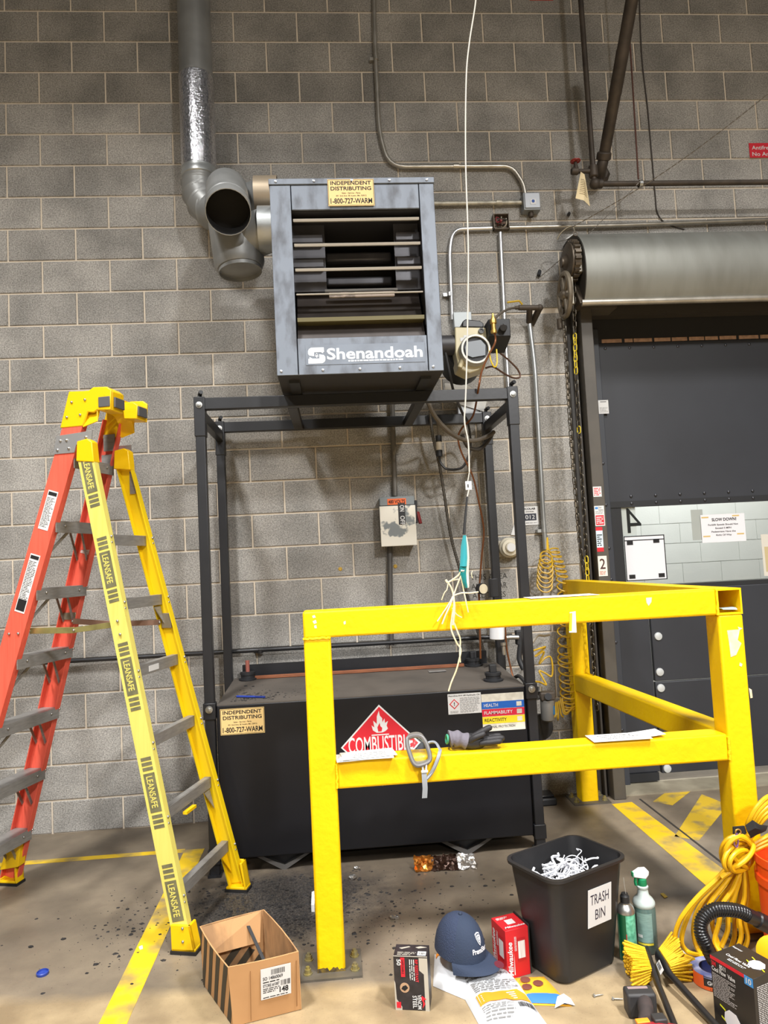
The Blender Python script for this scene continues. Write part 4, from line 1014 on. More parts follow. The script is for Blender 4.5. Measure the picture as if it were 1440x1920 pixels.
# outlet box and tilted paper behind the burner frame
p = at(880, 765, -.05); ou = thing('outlet_box', 'grey outlet box with handwritten label behind the top right of the frame', 'outlet', p)
MB().box((p.x - .075, -.06, p.z - .05), (p.x + .09, -.008, p.z + .05)).build('box', mat('grey_outlet', C(176, 178, 180), .45, .3), ou, bev=.004)
MB().box((p.x - .0, -.064, p.z + .0), (p.x + .03, -.06, p.z + .04)).build('socket', INK, ou)
fc = Face((p.x, -.061, p.z), (1, 0, 0), (0, 0, 1)); txt(fc, ou, 'TEL', .058, .042, .03, INK, .07, .0015, .02, rot=-math.pi / 2)
q = MB(); q.prism([at(x, y, -.07) for x, y in ((834, 718), (876, 722), (914, 746), (908, 772), (836, 750))], (0, .003, 0))
tag(q.build('tilted_notice', mat('grubby_paper', C(226, 226, 222), .8, c2=C(180, 178, 172), scale=10), None), 'grubby white notice hanging crooked behind the front top beam', 'paper')
p = at(866, 601, -.05); tag(MB().box((p.x - .055, -.07, p.z - .05), (p.x + .06, -.007, p.z + .05)).build('blank_box', mat('light_grey_box', C(170, 176, 178), .45, .2), None, bev=.004), 'light grey blank box on the wall just above the burner', 'box')
# sprinkler pipework ---------------------------------------------------
sp = thing('sprinkler_pipe', 'dark iron sprinkler pipe dropping to an elbow and running right above the door', 'pipe', at(1117, 345, -.25))
SY = -.25
a_, b_ = at(1083, -30, SY), at(1112, 318, SY); b_ = V((b_.x, SY, b_.z)); a_ = V((b_.x, SY, 6.0)); el = V((b_.x + .005, SY, at(1118, 345, SY).z))
MB().cyl(b_, a_, .0165).build('drop_pipe', IRON, sp)
MB().lathe([(.022, 0), (.028, .005), (.028, .07), (.022, .075)], b_ - V((0, 0, .05)), n=14).build('tee', IRON, sp)
MB().cyl(b_ - V((0, 0, .05)), el, .015).build('nipple', IRON, sp)
MB().ball(el, .033, 14).build('elbow', IRON, sp)
MB().lathe([(.024, 0), (.027, .005), (.027, .025), (.02, .03)], el + V((.02, 0, 0)), (1, 0, 0), 14).build('elbow_collar', IRON, sp)
MB().cyl(el, (6.8, SY, at(1430, 343, SY).z), .0165).build('branch_pipe', IRON, sp)
hv = thing('hose_valve', 'small sprinkler drain valve with red handwheel beside the iron pipe', 'valve', at(1082, 316, SY))
vz = b_.z - .01; vx = at(1080, 318, SY).x
MB().cyl((vx - .015, SY, vz), (b_.x - .01, SY, vz), .014).build('stem_pipe', IRON, hv)
MB().lathe([(.018, 0), (.022, .01), (.022, .04), (.016, .045)], (vx - .03, SY, vz), (1, 0, 0), 12).build('valve_body', IRON, hv)
MB().lathe([(.018, 0), (.012, .03), (.009, .05)], (vx, SY, vz + .01), n=12).build('bonnet', IRON, hv)
q = MB().tube([V((vx + .026 * math.cos(t), SY + .026 * math.sin(t), vz + .066)) for t in [i * math.pi / 8 for i in range(16)]], .006, 6, closed=True)
for t in (0, 1.047, 2.094): q.cyl((vx - .026 * math.cos(t), SY - .026 * math.sin(t), vz + .066), (vx + .026 * math.cos(t), SY + .026 * math.sin(t), vz + .066), .004, n=6)
q.build('handwheel', mat('red_handwheel', C(140, 40, 32), .5), hv)
# big pipe slanting down from above
bp2 = thing('slanted_pipe', 'thick dark iron pipe slanting down to an elbow at the wall', 'pipe', at(1128, 310, -.16))
s0 = at(1192, -40, -.75); s1 = at(1133, 290, -.19)
MB().tube([s1, s1.lerp(s0, .36), s1.lerp(s0, .37), s1.lerp(s0, .62), s1.lerp(s0, .63), s0], [.035, .036, .038, .038, .036, .036], 18).build('pipe', IRON, bp2)
MB().tube(smooth([s1, at(1130, 305, -.19), at(1127, 318, -.17), at(1126, 328, -.12), at(1126, 330, -.0)], 4), .034, 16).build('elbow', IRON, bp2)
MB().lathe([(.040, 0), (.045, .006), (.045, .04), (.038, .046)], at(1131, 300, -.19), (s0 - s1), 16).build('coupling', IRON, bp2)
MB().lathe([(.06, 0), (.06, -.012), (.04, -.03)], at(1126, 328, -.008), (0, 1, 0), 8).build('wall_flange', IRON, bp2)
# hanger rod
hr = thing('hanger_rod', 'thin rusty hanger rod holding the sprinkler branch pipe', 'rod', at(1197, 340, SY))
r1 = at(1197, 336, SY); MB().cyl(r1, V((r1.x + .02, SY - .03, 6.0)), .0055, n=8).build('rod', mat('rust_rod', C(84, 52, 42), .7), hr)
MB().lathe([(.021, 0), (.024, 0), (.024, .02), (.021, .02)], (r1.x - .0, SY, at(1197, 345, SY).z), (1, 0, 0), 16, caps=False).build('clamp', STEEL, hr)
tag(MB().tube(run([(1198, -40), (1203, 100), (1214, 200), (1222, 290), (1229, 370), (1233, 400), (1250, 420), (1283, 430)], -.012, 4), .0045, 6).build('thin_cable', mat('dark_cable', C(66, 60, 56), .6), None), 'thin dark cable running down the wall right of the hanger rod', 'cable')
# inspection tag
rows = []
tl, tr_, bl, br_ = at(1089, 322, -.27), at(1096, 327, -.29), at(1079, 372, -.29), at(1106, 387, -.24)
for i in range(7):
    t = i / 6; rows.append([tl.lerp(bl, t) + V((0, -.0, 0)), tl.lerp(bl, t).lerp(tr_.lerp(br_, t), .5) + V((0, -.028 * math.sin(t * 2.2), 0)), tr_.lerp(br_, t)])
tg = MB().grid(rows, .0008).build('inspection_tag', mat('yellowed_paper', C(238, 220, 178), .8, c2=C(226, 204, 156), scale=20), None)
for k in range(9):
    t0 = .28 + .065 * k; a = rows[0][0]
    A = tl.lerp(bl, t0); B_ = tr_.lerp(br_, t0); M_ = A.lerp(B_, .5) + V((0, -.028 * math.sin(t0 * 2.2), 0))
    MB().tube([A.lerp(M_, .35) + V((0, -.002, 0)), M_ + V((0, -.002, 0)), M_.lerp(B_, .6) + V((0, -.002, 0))], .0012, 4).build('print_line', mat('sepia_ink', C(120, 100, 70), .8), tg)
tag(tg, 'curled yellowed inspection tag hanging from the drain valve', 'tag')
# antifreeze sign and a red sign edge at the very top
p0, p1 = at(1406, 296, -.009), at(1478, 268, -.009)
fc = Face((p0.x, -.009, p0.z), (1, 0, -.0), (0, 0, 1)); W_, H_ = p1.x - p0.x, p1.z - p0.z
sg = thing('antifreeze_sign', 'red antifreeze sign with white letters at the right edge of the wall', 'sign', p0)
fc.plate('panel', RED, sg, 0, 0, .42, H_, 0, .002)
txt(fc, sg, 'Antifreeze System', .018, .056, .026, WHITE, .30, .003, .01); txt(fc, sg, 'No Antifreeze', .018, .012, .026, WHITE, .25, .003, .01)
p0 = at(993, 0, -.009); tag(MB().box((p0.x, -.011, p0.z - .002), (p0.x + .16, -.008, p0.z + .09)).build('red_placard', RED, None), 'red placard cut off at the top edge of the wall', 'sign')
# decorative support wire / ladder chain across the upper right
def chainpath(name, A, B_, sag, label, m, r_=.003, n=70):
    pts = [A.lerp(B_, i / n) - V((0, 0, sag * math.sin(math.pi * i / n))) for i in range(n + 1)]
    q = MB()
    for i in range(0, n, 2):
        a, b_ = pts[i], pts[i + 1]; d = (b_ - a)
        q.cyl(a - d * .2, b_ + d * .2, r_, n=5)
    q2 = MB().tube(pts, r_ * .4, 4); q.add(q2.v, q2.f)
    return tag(q.build(name, m, None), label, 'chain')
CHM = mat('dull_chain', C(104, 98, 90), .4, .7)
chainpath('release_chain', at(1062, 432, -.3), at(1470, 152, -.9), .05, 'fine release chain stretched from the door hood up to the right', CHM)
chainpath('release_chain', at(1012, 520, -.05), at(1205, 335, -.3), .02, 'fine release chain rising from the wall hook to the sprinkler pipe', CHM)
tag(MB().cyl(at(1010, 517, -.03), at(1012, 508, -.01), .011, n=10).build('wall_hook', BLK, None), 'small black wall hook left of the door hoist', 'hook')
tag(MB().cyl(at(1066, 403, -.03), at(1067, 400, -.005), .010, n=10).build('wall_hook', BLK, None), 'small black wall hook below the inspection tag', 'hook')

# ================================================================ ROLL-UP DOOR HOOD AND HOIST
hd_ = thing('door_hood', 'dull galvanized barrel hood of the roll-up door', 'door hood', (5, -.2, 2.95))
prof = [(-.008, 3.47), (-.12, 3.475), (-.2, 3.455), (-.28, 3.40), (-.34, 3.32), (-.365, 3.23), (-.36, 3.13), (-.33, 3.05), (-.30, 3.005)]
prof = [(p.x, p.y) for p in smooth([V((a, b_, 0)) for a, b_ in prof], 3)]
X0, X1 = 3.492, 6.9
MB().grid([[V((X0, y, z)), V((X1, y, z))] for y, z in prof], .003).build('sheet', mat('streaked_galv', C(138, 139, 133), .5, .4, c2=C(114, 113, 106), scale=3, stretch=(3, 1, .7), bump=.05), hd_)
MB().cyl((X0 - .02, -.30, 2.985), (X1, -.30, 2.985), .02).build('bottom_roll', EMT, hd_)
MB().prism([V((X0 - .004, y, z)) for y, z in prof[:20:2]] + [V((X0 - .004, y, z)) for y, z in prof[20::2]] + [V((X0 - .004, -.008, 2.99))], (.004, 0, 0)).build('end_plate', mat('dark_end_plate', C(58, 54, 48), .6, .3), hd_)
hs = thing('chain_hoist', 'greasy chain hoist with gears at the left end of the door hood', 'hoist', (3.4, -.2, 3.0))
GR = mat('greasy_cast_iron', C(96, 86, 74), .5, .5, c2=C(56, 48, 40), scale=18)
def gear(c_, r_, th, n, m, par, name):
    q = MB(); pts = []
    for i in range(n):
        for (f_, rr) in ((0., .9), (.25, .9), (.35, 1.), (.75, 1.), (.85, .9)):
            t = 2 * math.pi * (i + f_) / n; pts.append(V((c_.x, c_.y + math.cos(t) * r_ * rr, c_.z + math.sin(t) * r_ * rr)))
    q.prism(pts, (th, 0, 0)); return q.build(name, m, par)
gc = V((3.440, -.22, 3.27)); gear(gc, .135, .035, 22, GR, hs, 'drive_gear')
MB().lathe([(.05, 0), (.05, -.02), (.03, -.04), (.03, -.05)], gc, (1, 0, 0), 16).build('gear_hub', GR, hs)
MB().lathe([(.115, 0), (.115, -.012), (.09, -.02)], gc, (1, 0, 0), 24).build('gear_web', GR, hs)
MB().box((3.465, -.32, 3.17), (3.489, -.14, 3.33)).build('bearing_block', mat('pale_bearing', C(146, 142, 132), .5, .4), hs, bev=.004)
wc = V((3.390, -.25, 3.055)); q = MB(); q.tube([wc + V((0, .105 * math.cos(t), .13 * math.sin(t))) for t in [i * math.pi / 14 for i in range(28)]], .016, 8, closed=True)
for t in (0.3, 1.35, 2.4): q.cyl(wc - V((0, .1 * math.cos(t), .12 * math.sin(t))), wc + V((0, .1 * math.cos(t), .12 * math.sin(t))), .013, n=8)
q.ball(wc, .035, 10); q.build('chain_wheel', mat('cast_wheel', C(132, 122, 106), .5, .5, c2=C(74, 64, 54), scale=16), hs)
MB().box((3.407, -.30, 2.98), (3.430, -.15, 3.15)).build('wheel_guard', mat('worn_guard', C(160, 154, 140), .5, .4), hs, bev=.004)
MB().prism([(3.460, -.31, 2.98), (3.460, -.16, 2.98), (3.460, -.13, 3.1), (3.460, -.22, 3.13)], (.04, 0, 0)).build('foot_bracket', GR, hs, bev=.003)
MB().cyl(wc + V((-.02, .06, -.13)), wc + V((-.02, .06, -.19)), .02).build('chain_guide', GR, hs)
MB().tube(smooth([gc + V((.03, -.06, .16)), gc + V((.0, -.09, .19)), gc + V((-.05, -.05, .17)), gc + V((-.07, -.02, .13)), gc + V((-.03, -.06, .12)), gc + V((.01, -.08, .14))], 5), .005, 6).build('spring_wire', STEEL, hs)
MB().tube([gc + V((.02 + .012 * math.cos(t), -.09, .14 + .012 * math.sin(t))) for t in [i * .5236 for i in range(12)]], .003, 6, closed=True).build('ring', GR, hs)
# hand chains, every link an object
def linkmesh(m, L_=.044, W_=.022, r_=.0032):
    pts = []
    for i in range(8):
        t = math.pi * i / 7; pts.append((W_ / 2 * math.cos(t), 0, (L_ - W_) / 2 + W_ / 2 * math.sin(t)))
    for i in range(8):
        t = math.pi + math.pi * i / 7; pts.append((W_ / 2 * math.cos(t), 0, -(L_ - W_) / 2 + W_ / 2 * math.sin(t)))
    return mesh_of(MB().tube(pts, r_, 5, closed=True), 'chain_link', m)
LK = linkmesh(mat('chain_iron', C(92, 86, 76), .4, .7, c2=C(60, 52, 44), scale=20)); LKY = linkmesh(mat('yellow_chain', C(214, 190, 40), .5))
def handchain(pts, Y, label, yel=()):
    P = [at(x, y, Y) for x, y in pts]; o = thing('hand_chain', label, 'chain', P[-1])
    i = 0; seg = 0; d0 = 0; z = P[0].z; step = .036; n = 0
    dense = smooth(P, 30); acc = 0; prev = dense[0]; nxt = 0
    for q_ in dense[1:]:
        acc += (q_ - prev).length
        if acc >= nxt:
            dirv = (q_ - prev).normalized(); rotq = V((0, 0, -1)).rotation_difference(dirv).to_matrix().to_4x4()
            M = Matrix.Translation(q_) @ rotq @ Matrix.Rotation(math.radians(35 if n % 2 else 125), 4, 'Z')
            zz = q_.z; c_ = any(a < zz < b_ for a, b_ in yel)
            inst(LKY if c_ else LK, M, o, 'chain_link'); n += 1; nxt += step
        prev = q_
    return o
handchain([(1054, 528), (1060, 650), (1069, 800), (1079, 930), (1089, 1035), (1099, 1085)], -.22, 'dull hand chain hanging from the outer side of the door hoist')
handchain([(1076, 520), (1078, 640), (1083, 760), (1091, 900), (1098, 1020), (1102, 1085), (1110, 1200), (1119, 1330)], -.24, 'hand chain with yellow links hanging close beside the door jamb', yel=((2.72, 2.82), (2.56, 2.70), (2.2, 2.24), (1.3, 1.46)))

# ================================================================ STICKERS AND SIGNS ON THE DOOR SIDE
jf = Face((3.515, -.15, 0), (1, 0, 0), (0, 0, 1))
def onj(px, py): p = at(px, py, -.15); return p.x - 3.515, p.z
def sticker(name, label, x0, y0, x1, y1, m):
    o = thing(name, label, 'sticker', at(x0, y1, -.15)); a = onj(x0, y1); b_ = onj(x1, y0); a0 = max(a[0], .002)
    fcx = Face((3.515 + a0, -.15, a[1]), (1, 0, 0), (0, 0, 1)); W_ = min(b_[0], .074) - a0; H_ = b_[1] - a[1]
    fcx.plate('sheet', m, o, 0, 0, W_, H_, 0, .001); return o, fcx, W_, H_
o, fc, W_, H_ = sticker('warning_sticker', 'white sticker with red warning text, topmost on the door jamb', 1108, 912, 1127, 932, WHITE)
q = MB(); fc.lines(q, .1 * W_, .1 * H_, .8 * W_, .8 * H_, 5, .001, .5); q.build('print', RED, o)
o, fc, W_, H_ = sticker('service_sticker', 'white door service sticker with red lower block on the jamb', 1107, 948, 1132, 987, WHITE)
q = MB(); fc.rect(q, .08 * W_, .05 * H_, .84 * W_, .48 * H_, .001, .0006); q.build('red_block', RED, o)
q = MB(); fc.rect(q, .08 * W_, .84 * H_, .3 * W_, .1 * H_, .001, .0006); q.build('logo', mat('sky_blue', C(60, 130, 200), .5), o)
txt(fc, o, 'Door', .45 * W_, .87 * H_, .09 * H_, INK, .3 * W_, .0015); txt(fc, o, 'Systems', .42 * W_, .76 * H_, .08 * H_, INK, .5 * W_, .0015)
q = MB(); fc.lines(q, .1 * W_, .58 * H_, .8 * W_, .16 * H_, 3, .001, .4); q.build('print', MATS['grey_ink'], o)
q = MB(); fc.lines(q, .15 * W_, .1 * H_, .7 * W_, .38 * H_, 4, .0018, .5); q.build('print_white', WHITE, o)
o, fc, W_, H_ = sticker('narrow_sticker', 'narrow sticker with red ends and pale blue middle on the jamb', 1115, 988, 1129, 1035, mat('pale_blue_white', C(206, 222, 234), .5))
q = MB(); fc.rect(q, 0, 0, W_, .17 * H_, .001, .0006); fc.rect(q, 0, .86 * H_, W_, .14 * H_, .001, .0006); q.build('red_end', RED, o)
q = MB(); fc.lines(q, .1 * W_, .22 * H_, .8 * W_, .5 * H_, 6, .001, .5); q.build('print', INK, o)
o, fc, W_, H_ = sticker('number_sticker', 'worn white sticker with a large number 2 on the door jamb', 1116, 1042, 1137, 1081, mat('worn_white', C(228, 222, 212), .6))
txt(fc, o, '2', .5 * W_, .36 * H_, .50 * H_, mat('brown_ink', C(70, 40, 36), .6), .62 * W_, .0015, .01, 'C')
q = MB(); fc.lines(q, .12 * W_, .06 * H_, .7 * W_, .2 * H_, 3, .001, .5); q.build('print', mat('rust_ink', C(190, 100, 80), .6), o)
p0, p1 = at(1123, 776, DY - .03), at(1140, 750, DY - .03)
o = thing('door_label', 'small white label on the black door edge', 'label', p0); fc = Face((p0.x, DY - .03, p0.z), (1, 0, 0), (0, 0, 1)); W_, H_ = p1.x - p0.x, p1.z - p0.z
fc.plate('sheet', WHITE, o, 0, 0, W_, H_); q = MB(); fc.rect(q, .2 * W_, .85 * H_, .6 * W_, .06 * H_, .001, .0005); fc.lines(q, .1 * W_, .08 * H_, .8 * W_, .4 * H_, 6, .001, .35); q.build('print', MATS['grey_ink'], o)
# papers on the clear pane
WF = lambda px, py: at(px, py, DY)
def sheetf(x0, y0, x1, y1, d=.0):
    p0, p1 = at(x0, y1, DY - d), at(x1, y0, DY - d); return Face((p0.x, DY - d, p0.z), (1, 0, 0), (0, 0, 1)), p1.x - p0.x, p1.z - p0.z, p0
fc, W_, H_, p0 = sheetf(1317, 962, 1395, 1018, .001)
sd = thing('slow_down_notice', 'white slow down notice taped to the clear door window', 'notice', p0)
fc.plate('sheet', mat('lilac_white_paper', C(224, 222, 226), .6), sd, 0, 0, W_, H_, 0, .001)
txt(fc, sd, 'SLOW DOWN!', .53 * W_, .76 * H_, .105 * H_, INK, .56 * W_, .0015, .03, 'C')
for k, (t, ww) in enumerate((('Forklift Speeds Should Not', .62), ('Exceed 5 MPH', .33), ('Pedestrians Have the', .5), ('Right Of Way', .32))):
    txt(fc, sd, t, .5 * W_, (.60 - .125 * k) * H_, .06 * H_, INK, ww * W_ * 1.1, .0015, .02, 'C')
q = MB()
for (a, b_) in ((.02, .88), (.72, .9), (.03, .2), (.8, .24)): fc.rect(q, a * W_, b_ * H_, .16 * W_, .05 * H_, .001, .0004)
q.build('tape_strip', mat('amber_tape', C(206, 176, 110), .5), sd)
MB().box((p0.x - .06, DY + .004, p0.z + .02), (p0.x + .02, DY + .0045, p0.z + .22)).build('backing_sheet', mat('pale_grey_paper', C(190, 188, 186), .7), sd)  # plain pale grey sheet behind the notice
fc, W_, H_, p0 = sheetf(1175, 1002, 1245, 1090, .001)
dh = thing('document_holder', 'clear document holder with black border and corner squares on the door window', 'document holder', p0)
fc.plate('paper', mat('cool_white_paper', C(222, 223, 228), .6), dh, 0, 0, W_, H_, 0, .001)
q = MB(); t = .006
for (a, b_, c_, d_) in ((0, 0, W_, t), (0, H_ - t, W_, t), (0, 0, t, H_), (W_ - t, 0, t, H_), (0, .89 * H_, W_, t)): fc.rect(q, a, b_, c_, d_, .001, .001)
q.build('border', BLK, dh)
for (a, b_) in ((.07, .05), (.79, .05), (.07, .80), (.72, .82)):
    fc.plate('corner_square', INK, dh, a * W_, b_ * H_, .15 * W_, .09 * H_, .001, .001)
fc, W_, H_, p0 = sheetf(1168, 952, 1201, 1000, -.006)
n4 = thing('number_four_sign', 'mirrored black number 4 sheet behind the door window', 'sign', p0)
fc.plate('sheet', WHITE, n4, -.01, -.02, W_ * .8, H_ + .06, -.004, .001)
# the sheet faces the other room, so its number reads reversed from here
q = MB(); m4 = [(.26, 0), (.26, 1), (.36, 1), (.98, .36), (.98, .27), (.42, .27), (.42, 0)]
fc.poly(q, [(a * W_, b_ * H_) for a, b_ in m4], -.002, .001); q.build('numeral', INK, n4)
q = MB(); fc.poly(q, [(.42 * W_, .40 * H_), (.78 * W_, .40 * H_), (.42 * W_, .77 * H_)], -.0008, .001); q.build('numeral_counter', WHITE, n4)
fc, W_, H_, p0 = sheetf(1433, 1000, 1470, 1080, .001)
es = thing('edge_notice', 'tan-edged notice at the right edge of the clear door window', 'notice', p0); fc.plate('sheet', mat('beige_sheet', C(206, 200, 188), .7), es, 0, 0, W_, H_, 0, .001)
q = MB(); fc.rect(q, .1 * W_, .1 * H_, .5 * W_, .6 * H_, .001, .0005); q.build('print', mat('tan_print', C(190, 172, 130), .7), es)
# station sign, beacon, paper and stencil on the wall
p0, p1 = at(981, 985, -.009), at(1009, 949, -.009)
st = thing('station_sign', 'small white station 012 sign on the wall right of the frame', 'sign', p0); fc = Face((p0.x, -.009, p0.z), (1, 0, 0), (0, 0, 1)); W_, H_ = p1.x - p0.x, p1.z - p0.z
fc.plate('panel', WHITE, st, 0, 0, W_, H_, 0, .002)
txt(fc, st, 'ECOLAB', .06 * W_, .83 * H_, .1 * H_, INK, .74 * W_, .0028, .04); txt(fc, st, 'STATION', .2 * W_, .69 * H_, .06 * H_, INK, .5 * W_, .0028, .03)
fc.plate('number_field', mat('navy_field', C(40, 44, 58), .5), st, .06 * W_, .24 * H_, .78 * W_, .38 * H_, .002, .0006)
txt(fc, st, '012', .16 * W_, .32 * H_, .22 * H_, WHITE, .58 * W_, .0036); txt(fc, st, '1-800-325-1671', .1 * W_, .09 * H_, .05 * H_, INK, .75 * W_, .0028, .01)
p = at(951, 1027, -.02); bc = thing('wall_horn', 'round beige signal horn on the wall above the stencil', 'horn', p)
MB().box((p.x - .07, -.05, p.z - .055), (p.x + .06, -.007, p.z + .045)).build('back_box', mat('beige_grey', C(172, 164, 148), .5), bc, bev=.005)
MB().lathe([(.062, 0), (.062, -.035), (.052, -.045), (.05, -.06), (.034, -.062), (.03, -.075), (.0, -.077)], (p.x, -.045, p.z), (0, 1, 0), 28, caps=False).build('dome', mat('beige_plastic', C(204, 196, 176), .4), bc)
MB().lathe([(.026, 0), (.026, -.004), (.0, -.004)], (p.x, -.121, p.z), (0, 1, 0), 18, caps=False).build('label', mat('silver_label', C(215, 215, 215), .4), bc)
tag(MB().prism([at(x, y, -.01) for x, y in ((958, 1003), (967, 972), (969, 1004))], (0, -.001, 0)).build('paper_scrap', PAPER, None), 'white paper corner showing left of the station sign', 'paper')
STN = mat('faded_stencil', C(70, 68, 64), .9)
sf = Face(at(880, 1108, -.0075), (1, 0, 0), (0, 0, 1)); stn = thing('wall_stencil', 'faded black stencilled warning lettering on the wall behind the hanging goggles', 'stencil', at(880, 1108, -.0075))
for k, t in enumerate(('THIS AREA', 'AND WEAR', 'ALL TIMES')):
    p = at(882 + 2 * k, 1088 + 17 * k, -.0075); q = Face(p, (1, 0, 0), (0, 0, 1)); txt(q, stn, t, 0, 0, .034, STN, (.235, .225, .21)[k], .0008)

# ================================================================ HOSES AND CABLES
def hose(name, pts, r_, m, label, cat='hose', n=8):
    P = smooth([at(*p) for p in pts], 8)
    return tag(MB().tube(P, r_, n).build(name, m, None), label, cat)
CB = mat('black_cable', C(38, 37, 37), .5); CG = mat('grey_brown_hose', C(92, 84, 74), .55); CW = mat('white_cord', C(196, 192, 182), .6)
hose('copper_line', [(925, 618, -.71), (929, 640, -.70), (915, 668, -.74), (903, 697, -.78), (897, 729, -.80), (887, 779, -.55), (866, 803, -.45), (859, 822, -.42), (866, 850, -.40), (886, 892, -.36), (897, 938, -.34), (907, 993, -.32), (903, 1044, -.32), (898, 1112, -.30)], .0055, mat('brown_copper', C(126, 78, 48), .4, .5), 'copper fuel line curling down from the burner valve past the frame', 'tube')
hose('fuel_hose', [(926, 600, -.70), (935, 590, -.6), (952, 580, -.35), (966, 577, -.16)], .0075, CG, 'grey hose joining the burner valve to the yellow-handled ball valve')
hose('return_line', [(911, 690, -.55), (925, 688, -.5), (948, 702, -.4), (965, 709, -.35), (975, 706, -.33), (970, 692, -.34), (950, 672, -.4), (928, 655, -.5)], .0055, mat('dark_copper', C(104, 78, 66), .5, .4), 'dark copper loop bulging right of the burner', 'tube')
hose('yellow_wire', [(916, 650, -.66), (920, 675, -.68), (927, 688, -.68), (932, 680, -.66), (931, 655, -.64)], .004, mat('yellow_wire', C(226, 190, 30), .45), 'yellow wire loop under the burner control box', 'wire')
hose('power_cable', [(835, 662, -.6), (843, 700, -.62), (851, 735, -.55), (866, 772, -.5), (878, 795, -.3), (882, 840, -.2), (868, 875, -.25), (840, 880, -.3), (826, 868, -.3), (824, 856, -.3)], .0075, CB, 'black power cable dropping from the burner to the inline fuse', 'cable')
p0, p1 = at(822, 817, -.3), at(824, 856, -.3); fz_ = thing('inline_fuse', 'black and white inline filter hanging below the frame top', 'filter', p1)
MB().cyl(p0, p0.lerp(p1, .3), .019).build('end_cap', BLK, fz_); MB().cyl(p0.lerp(p1, .3), p0.lerp(p1, .7), .017).build('sleeve', mat('cream_sleeve', C(214, 208, 196), .5), fz_); MB().cyl(p0.lerp(p1, .7), p1, .019).build('end_cap', BLK, fz_)
hose('filter_lead', [(822, 817, -.3), (821, 795, -.35), (812, 775, -.5), (803, 752, -.6)], .007, CG, 'short lead from the inline filter up to the heater', 'cable')
hose('return_hose', [(802, 752, -.62), (815, 780, -.6), (840, 808, -.55), (865, 823, -.5), (890, 826, -.45), (912, 819, -.4), (926, 810, -.36)], .0125, CG, 'thick grey hose sagging across to the rear right post')
hose('return_hose', [(866, 815, -.42), (878, 838, -.4), (898, 842, -.38), (914, 828, -.34), (924, 812, -.33)], .012, mat('dark_grey_hose', C(60, 56, 52), .55), 'thick dark hose sagging beneath the grey one at the rear right post')
# spiral flexible conduit
P = smooth([at(*p) for p in ((806, 770, -.2), (812, 820, -.18), (826, 883, -.14), (844, 998, -.10), (860, 1060, -.10), (886, 1150, -.12), (905, 1215, -.12), (914, 1246, -.12))], 40)
tag(MB().tube(P, [.0085 if i % 3 else .0105 for i in range(len(P))], 8).build('flexible_conduit', mat('grey_flex', C(84, 80, 74), .45, .3), None, ang=60), 'ribbed flexible conduit running down behind the frame to the tank', 'conduit')
# yellow handled valve assembly on the air pipe
va = thing('ball_valve', 'iron ball valve with a yellow lever on the wall above the air pipe', 'valve', at(990, 590, -.1))
VY = -.13
q0, q1, q2 = at(966, 577, VY), at(985, 577, VY), at(1012, 577, VY)
MB().tube([q0, q0.lerp(q1, .3), q0.lerp(q1, .35), q1], [.012, .012, .017, .017], 12).build('body', IRON, va)
MB().cyl(q1, q2, .0165).build('nipple', IRON, va); MB().ball(q2, .022, 12).build('elbow', IRON, va); MB().cyl(q2, q2 + V((-.02, .12, -.06)), .02).build('wall_stub', IRON, va)
MB().cyl(at(993, 577, VY), at(992, 604, -.05), .019).build('drop_tee', IRON, va)
l0 = at(979, 571, VY); MB().tube([l0, l0 + V((-.02, -.01, .02)), at(951, 567, VY)], .0065, 6).build('lever', mat('yellow_lever', C(196, 160, 40), .45), va)
# air filter regulator group right of the tank
fl_ = thing('filter_regulator', 'air filter regulator group with white bowl on a black upright behind the tank', 'regulator', at(932, 1180, -.32))
FYr = -.30
MB().box((at(918, 1100, FYr).x, FYr, at(918, 1120, FYr).z), (at(935, 1100, FYr).x, FYr + .04, at(925, 1085, FYr).z)).build('bracket', BLK2, fl_, bev=.003)
a, b_ = at(932, 1172, FYr - .03), at(932, 1199, FYr - .03); MB().lathe([(.034, 0), (.042, .004), (.043, .03), (.043, (a - b_).length + .03)], b_, (a - b_), 20).build('white_bowl', mat('white_bowl', C(238, 240, 244), .35), fl_)
MB().cyl(at(930, 1125, FYr - .03), at(931, 1172, FYr - .03), .036).build('filter_head', BLK, fl_, bev=.004)
MB().lathe([(.008, 0), (.011, .01), (.011, .05), (.016, .055), (.016, .07)], at(945, 1228, FYr - .03), (0, 0, 1), 10).build('drain_cock', EMT, fl_)
MB().tube([at(946, 1196, FYr), at(958, 1195, FYr), at(972, 1195, FYr)], .014, 10).build('nipple', STEEL, fl_)
MB().box(at(970, 1210, FYr) + V((0, 0, 0)), at(984, 1182, FYr) + V((0, .05, 0))).build('tee_block', BLK, fl_, bev=.004)
MB().tube(smooth([at(976, 1208, FYr), at(974, 1235, FYr), at(982, 1255, FYr - .02)], 5), .016, 10).build('down_hose', BLK, fl_)
pg = at(906, 1104, FYr - .06); g_ = MB().lathe([(.02, .04), (.031, .035), (.033, 0), (.031, -.003)], pg, (-.35, .95, 0), 22).build('gauge_case', BLK, fl_)
MB().lathe([(.028, 0), (.0, -.001)], pg + V((.0012, -.0034, 0)), (-.35, .95, 0), 22, caps=False).build('gauge_face', mat('cream_dial', C(224, 214, 186), .4), g_)
MB().tube([at(898, 1112, -.30), at(899, 1150, -.3), at(901, 1235, -.3)], .006, 8).build('copper_drop', MATS['brown_copper'], fl_)
MB().tube(smooth([at(947, 1172, -.32), at(950, 1215, -.32), at(957, 1250, -.32), at(962, 1270, -.35)], 5), .0055, 8).build('copper_line', MATS['brown_copper'], fl_)
MB().tube(smooth([at(966, 1270, -.5), at(974, 1268, -.55), at(986, 1281, -.6)], 4), .01, 8).build('black_line', CB, fl_)
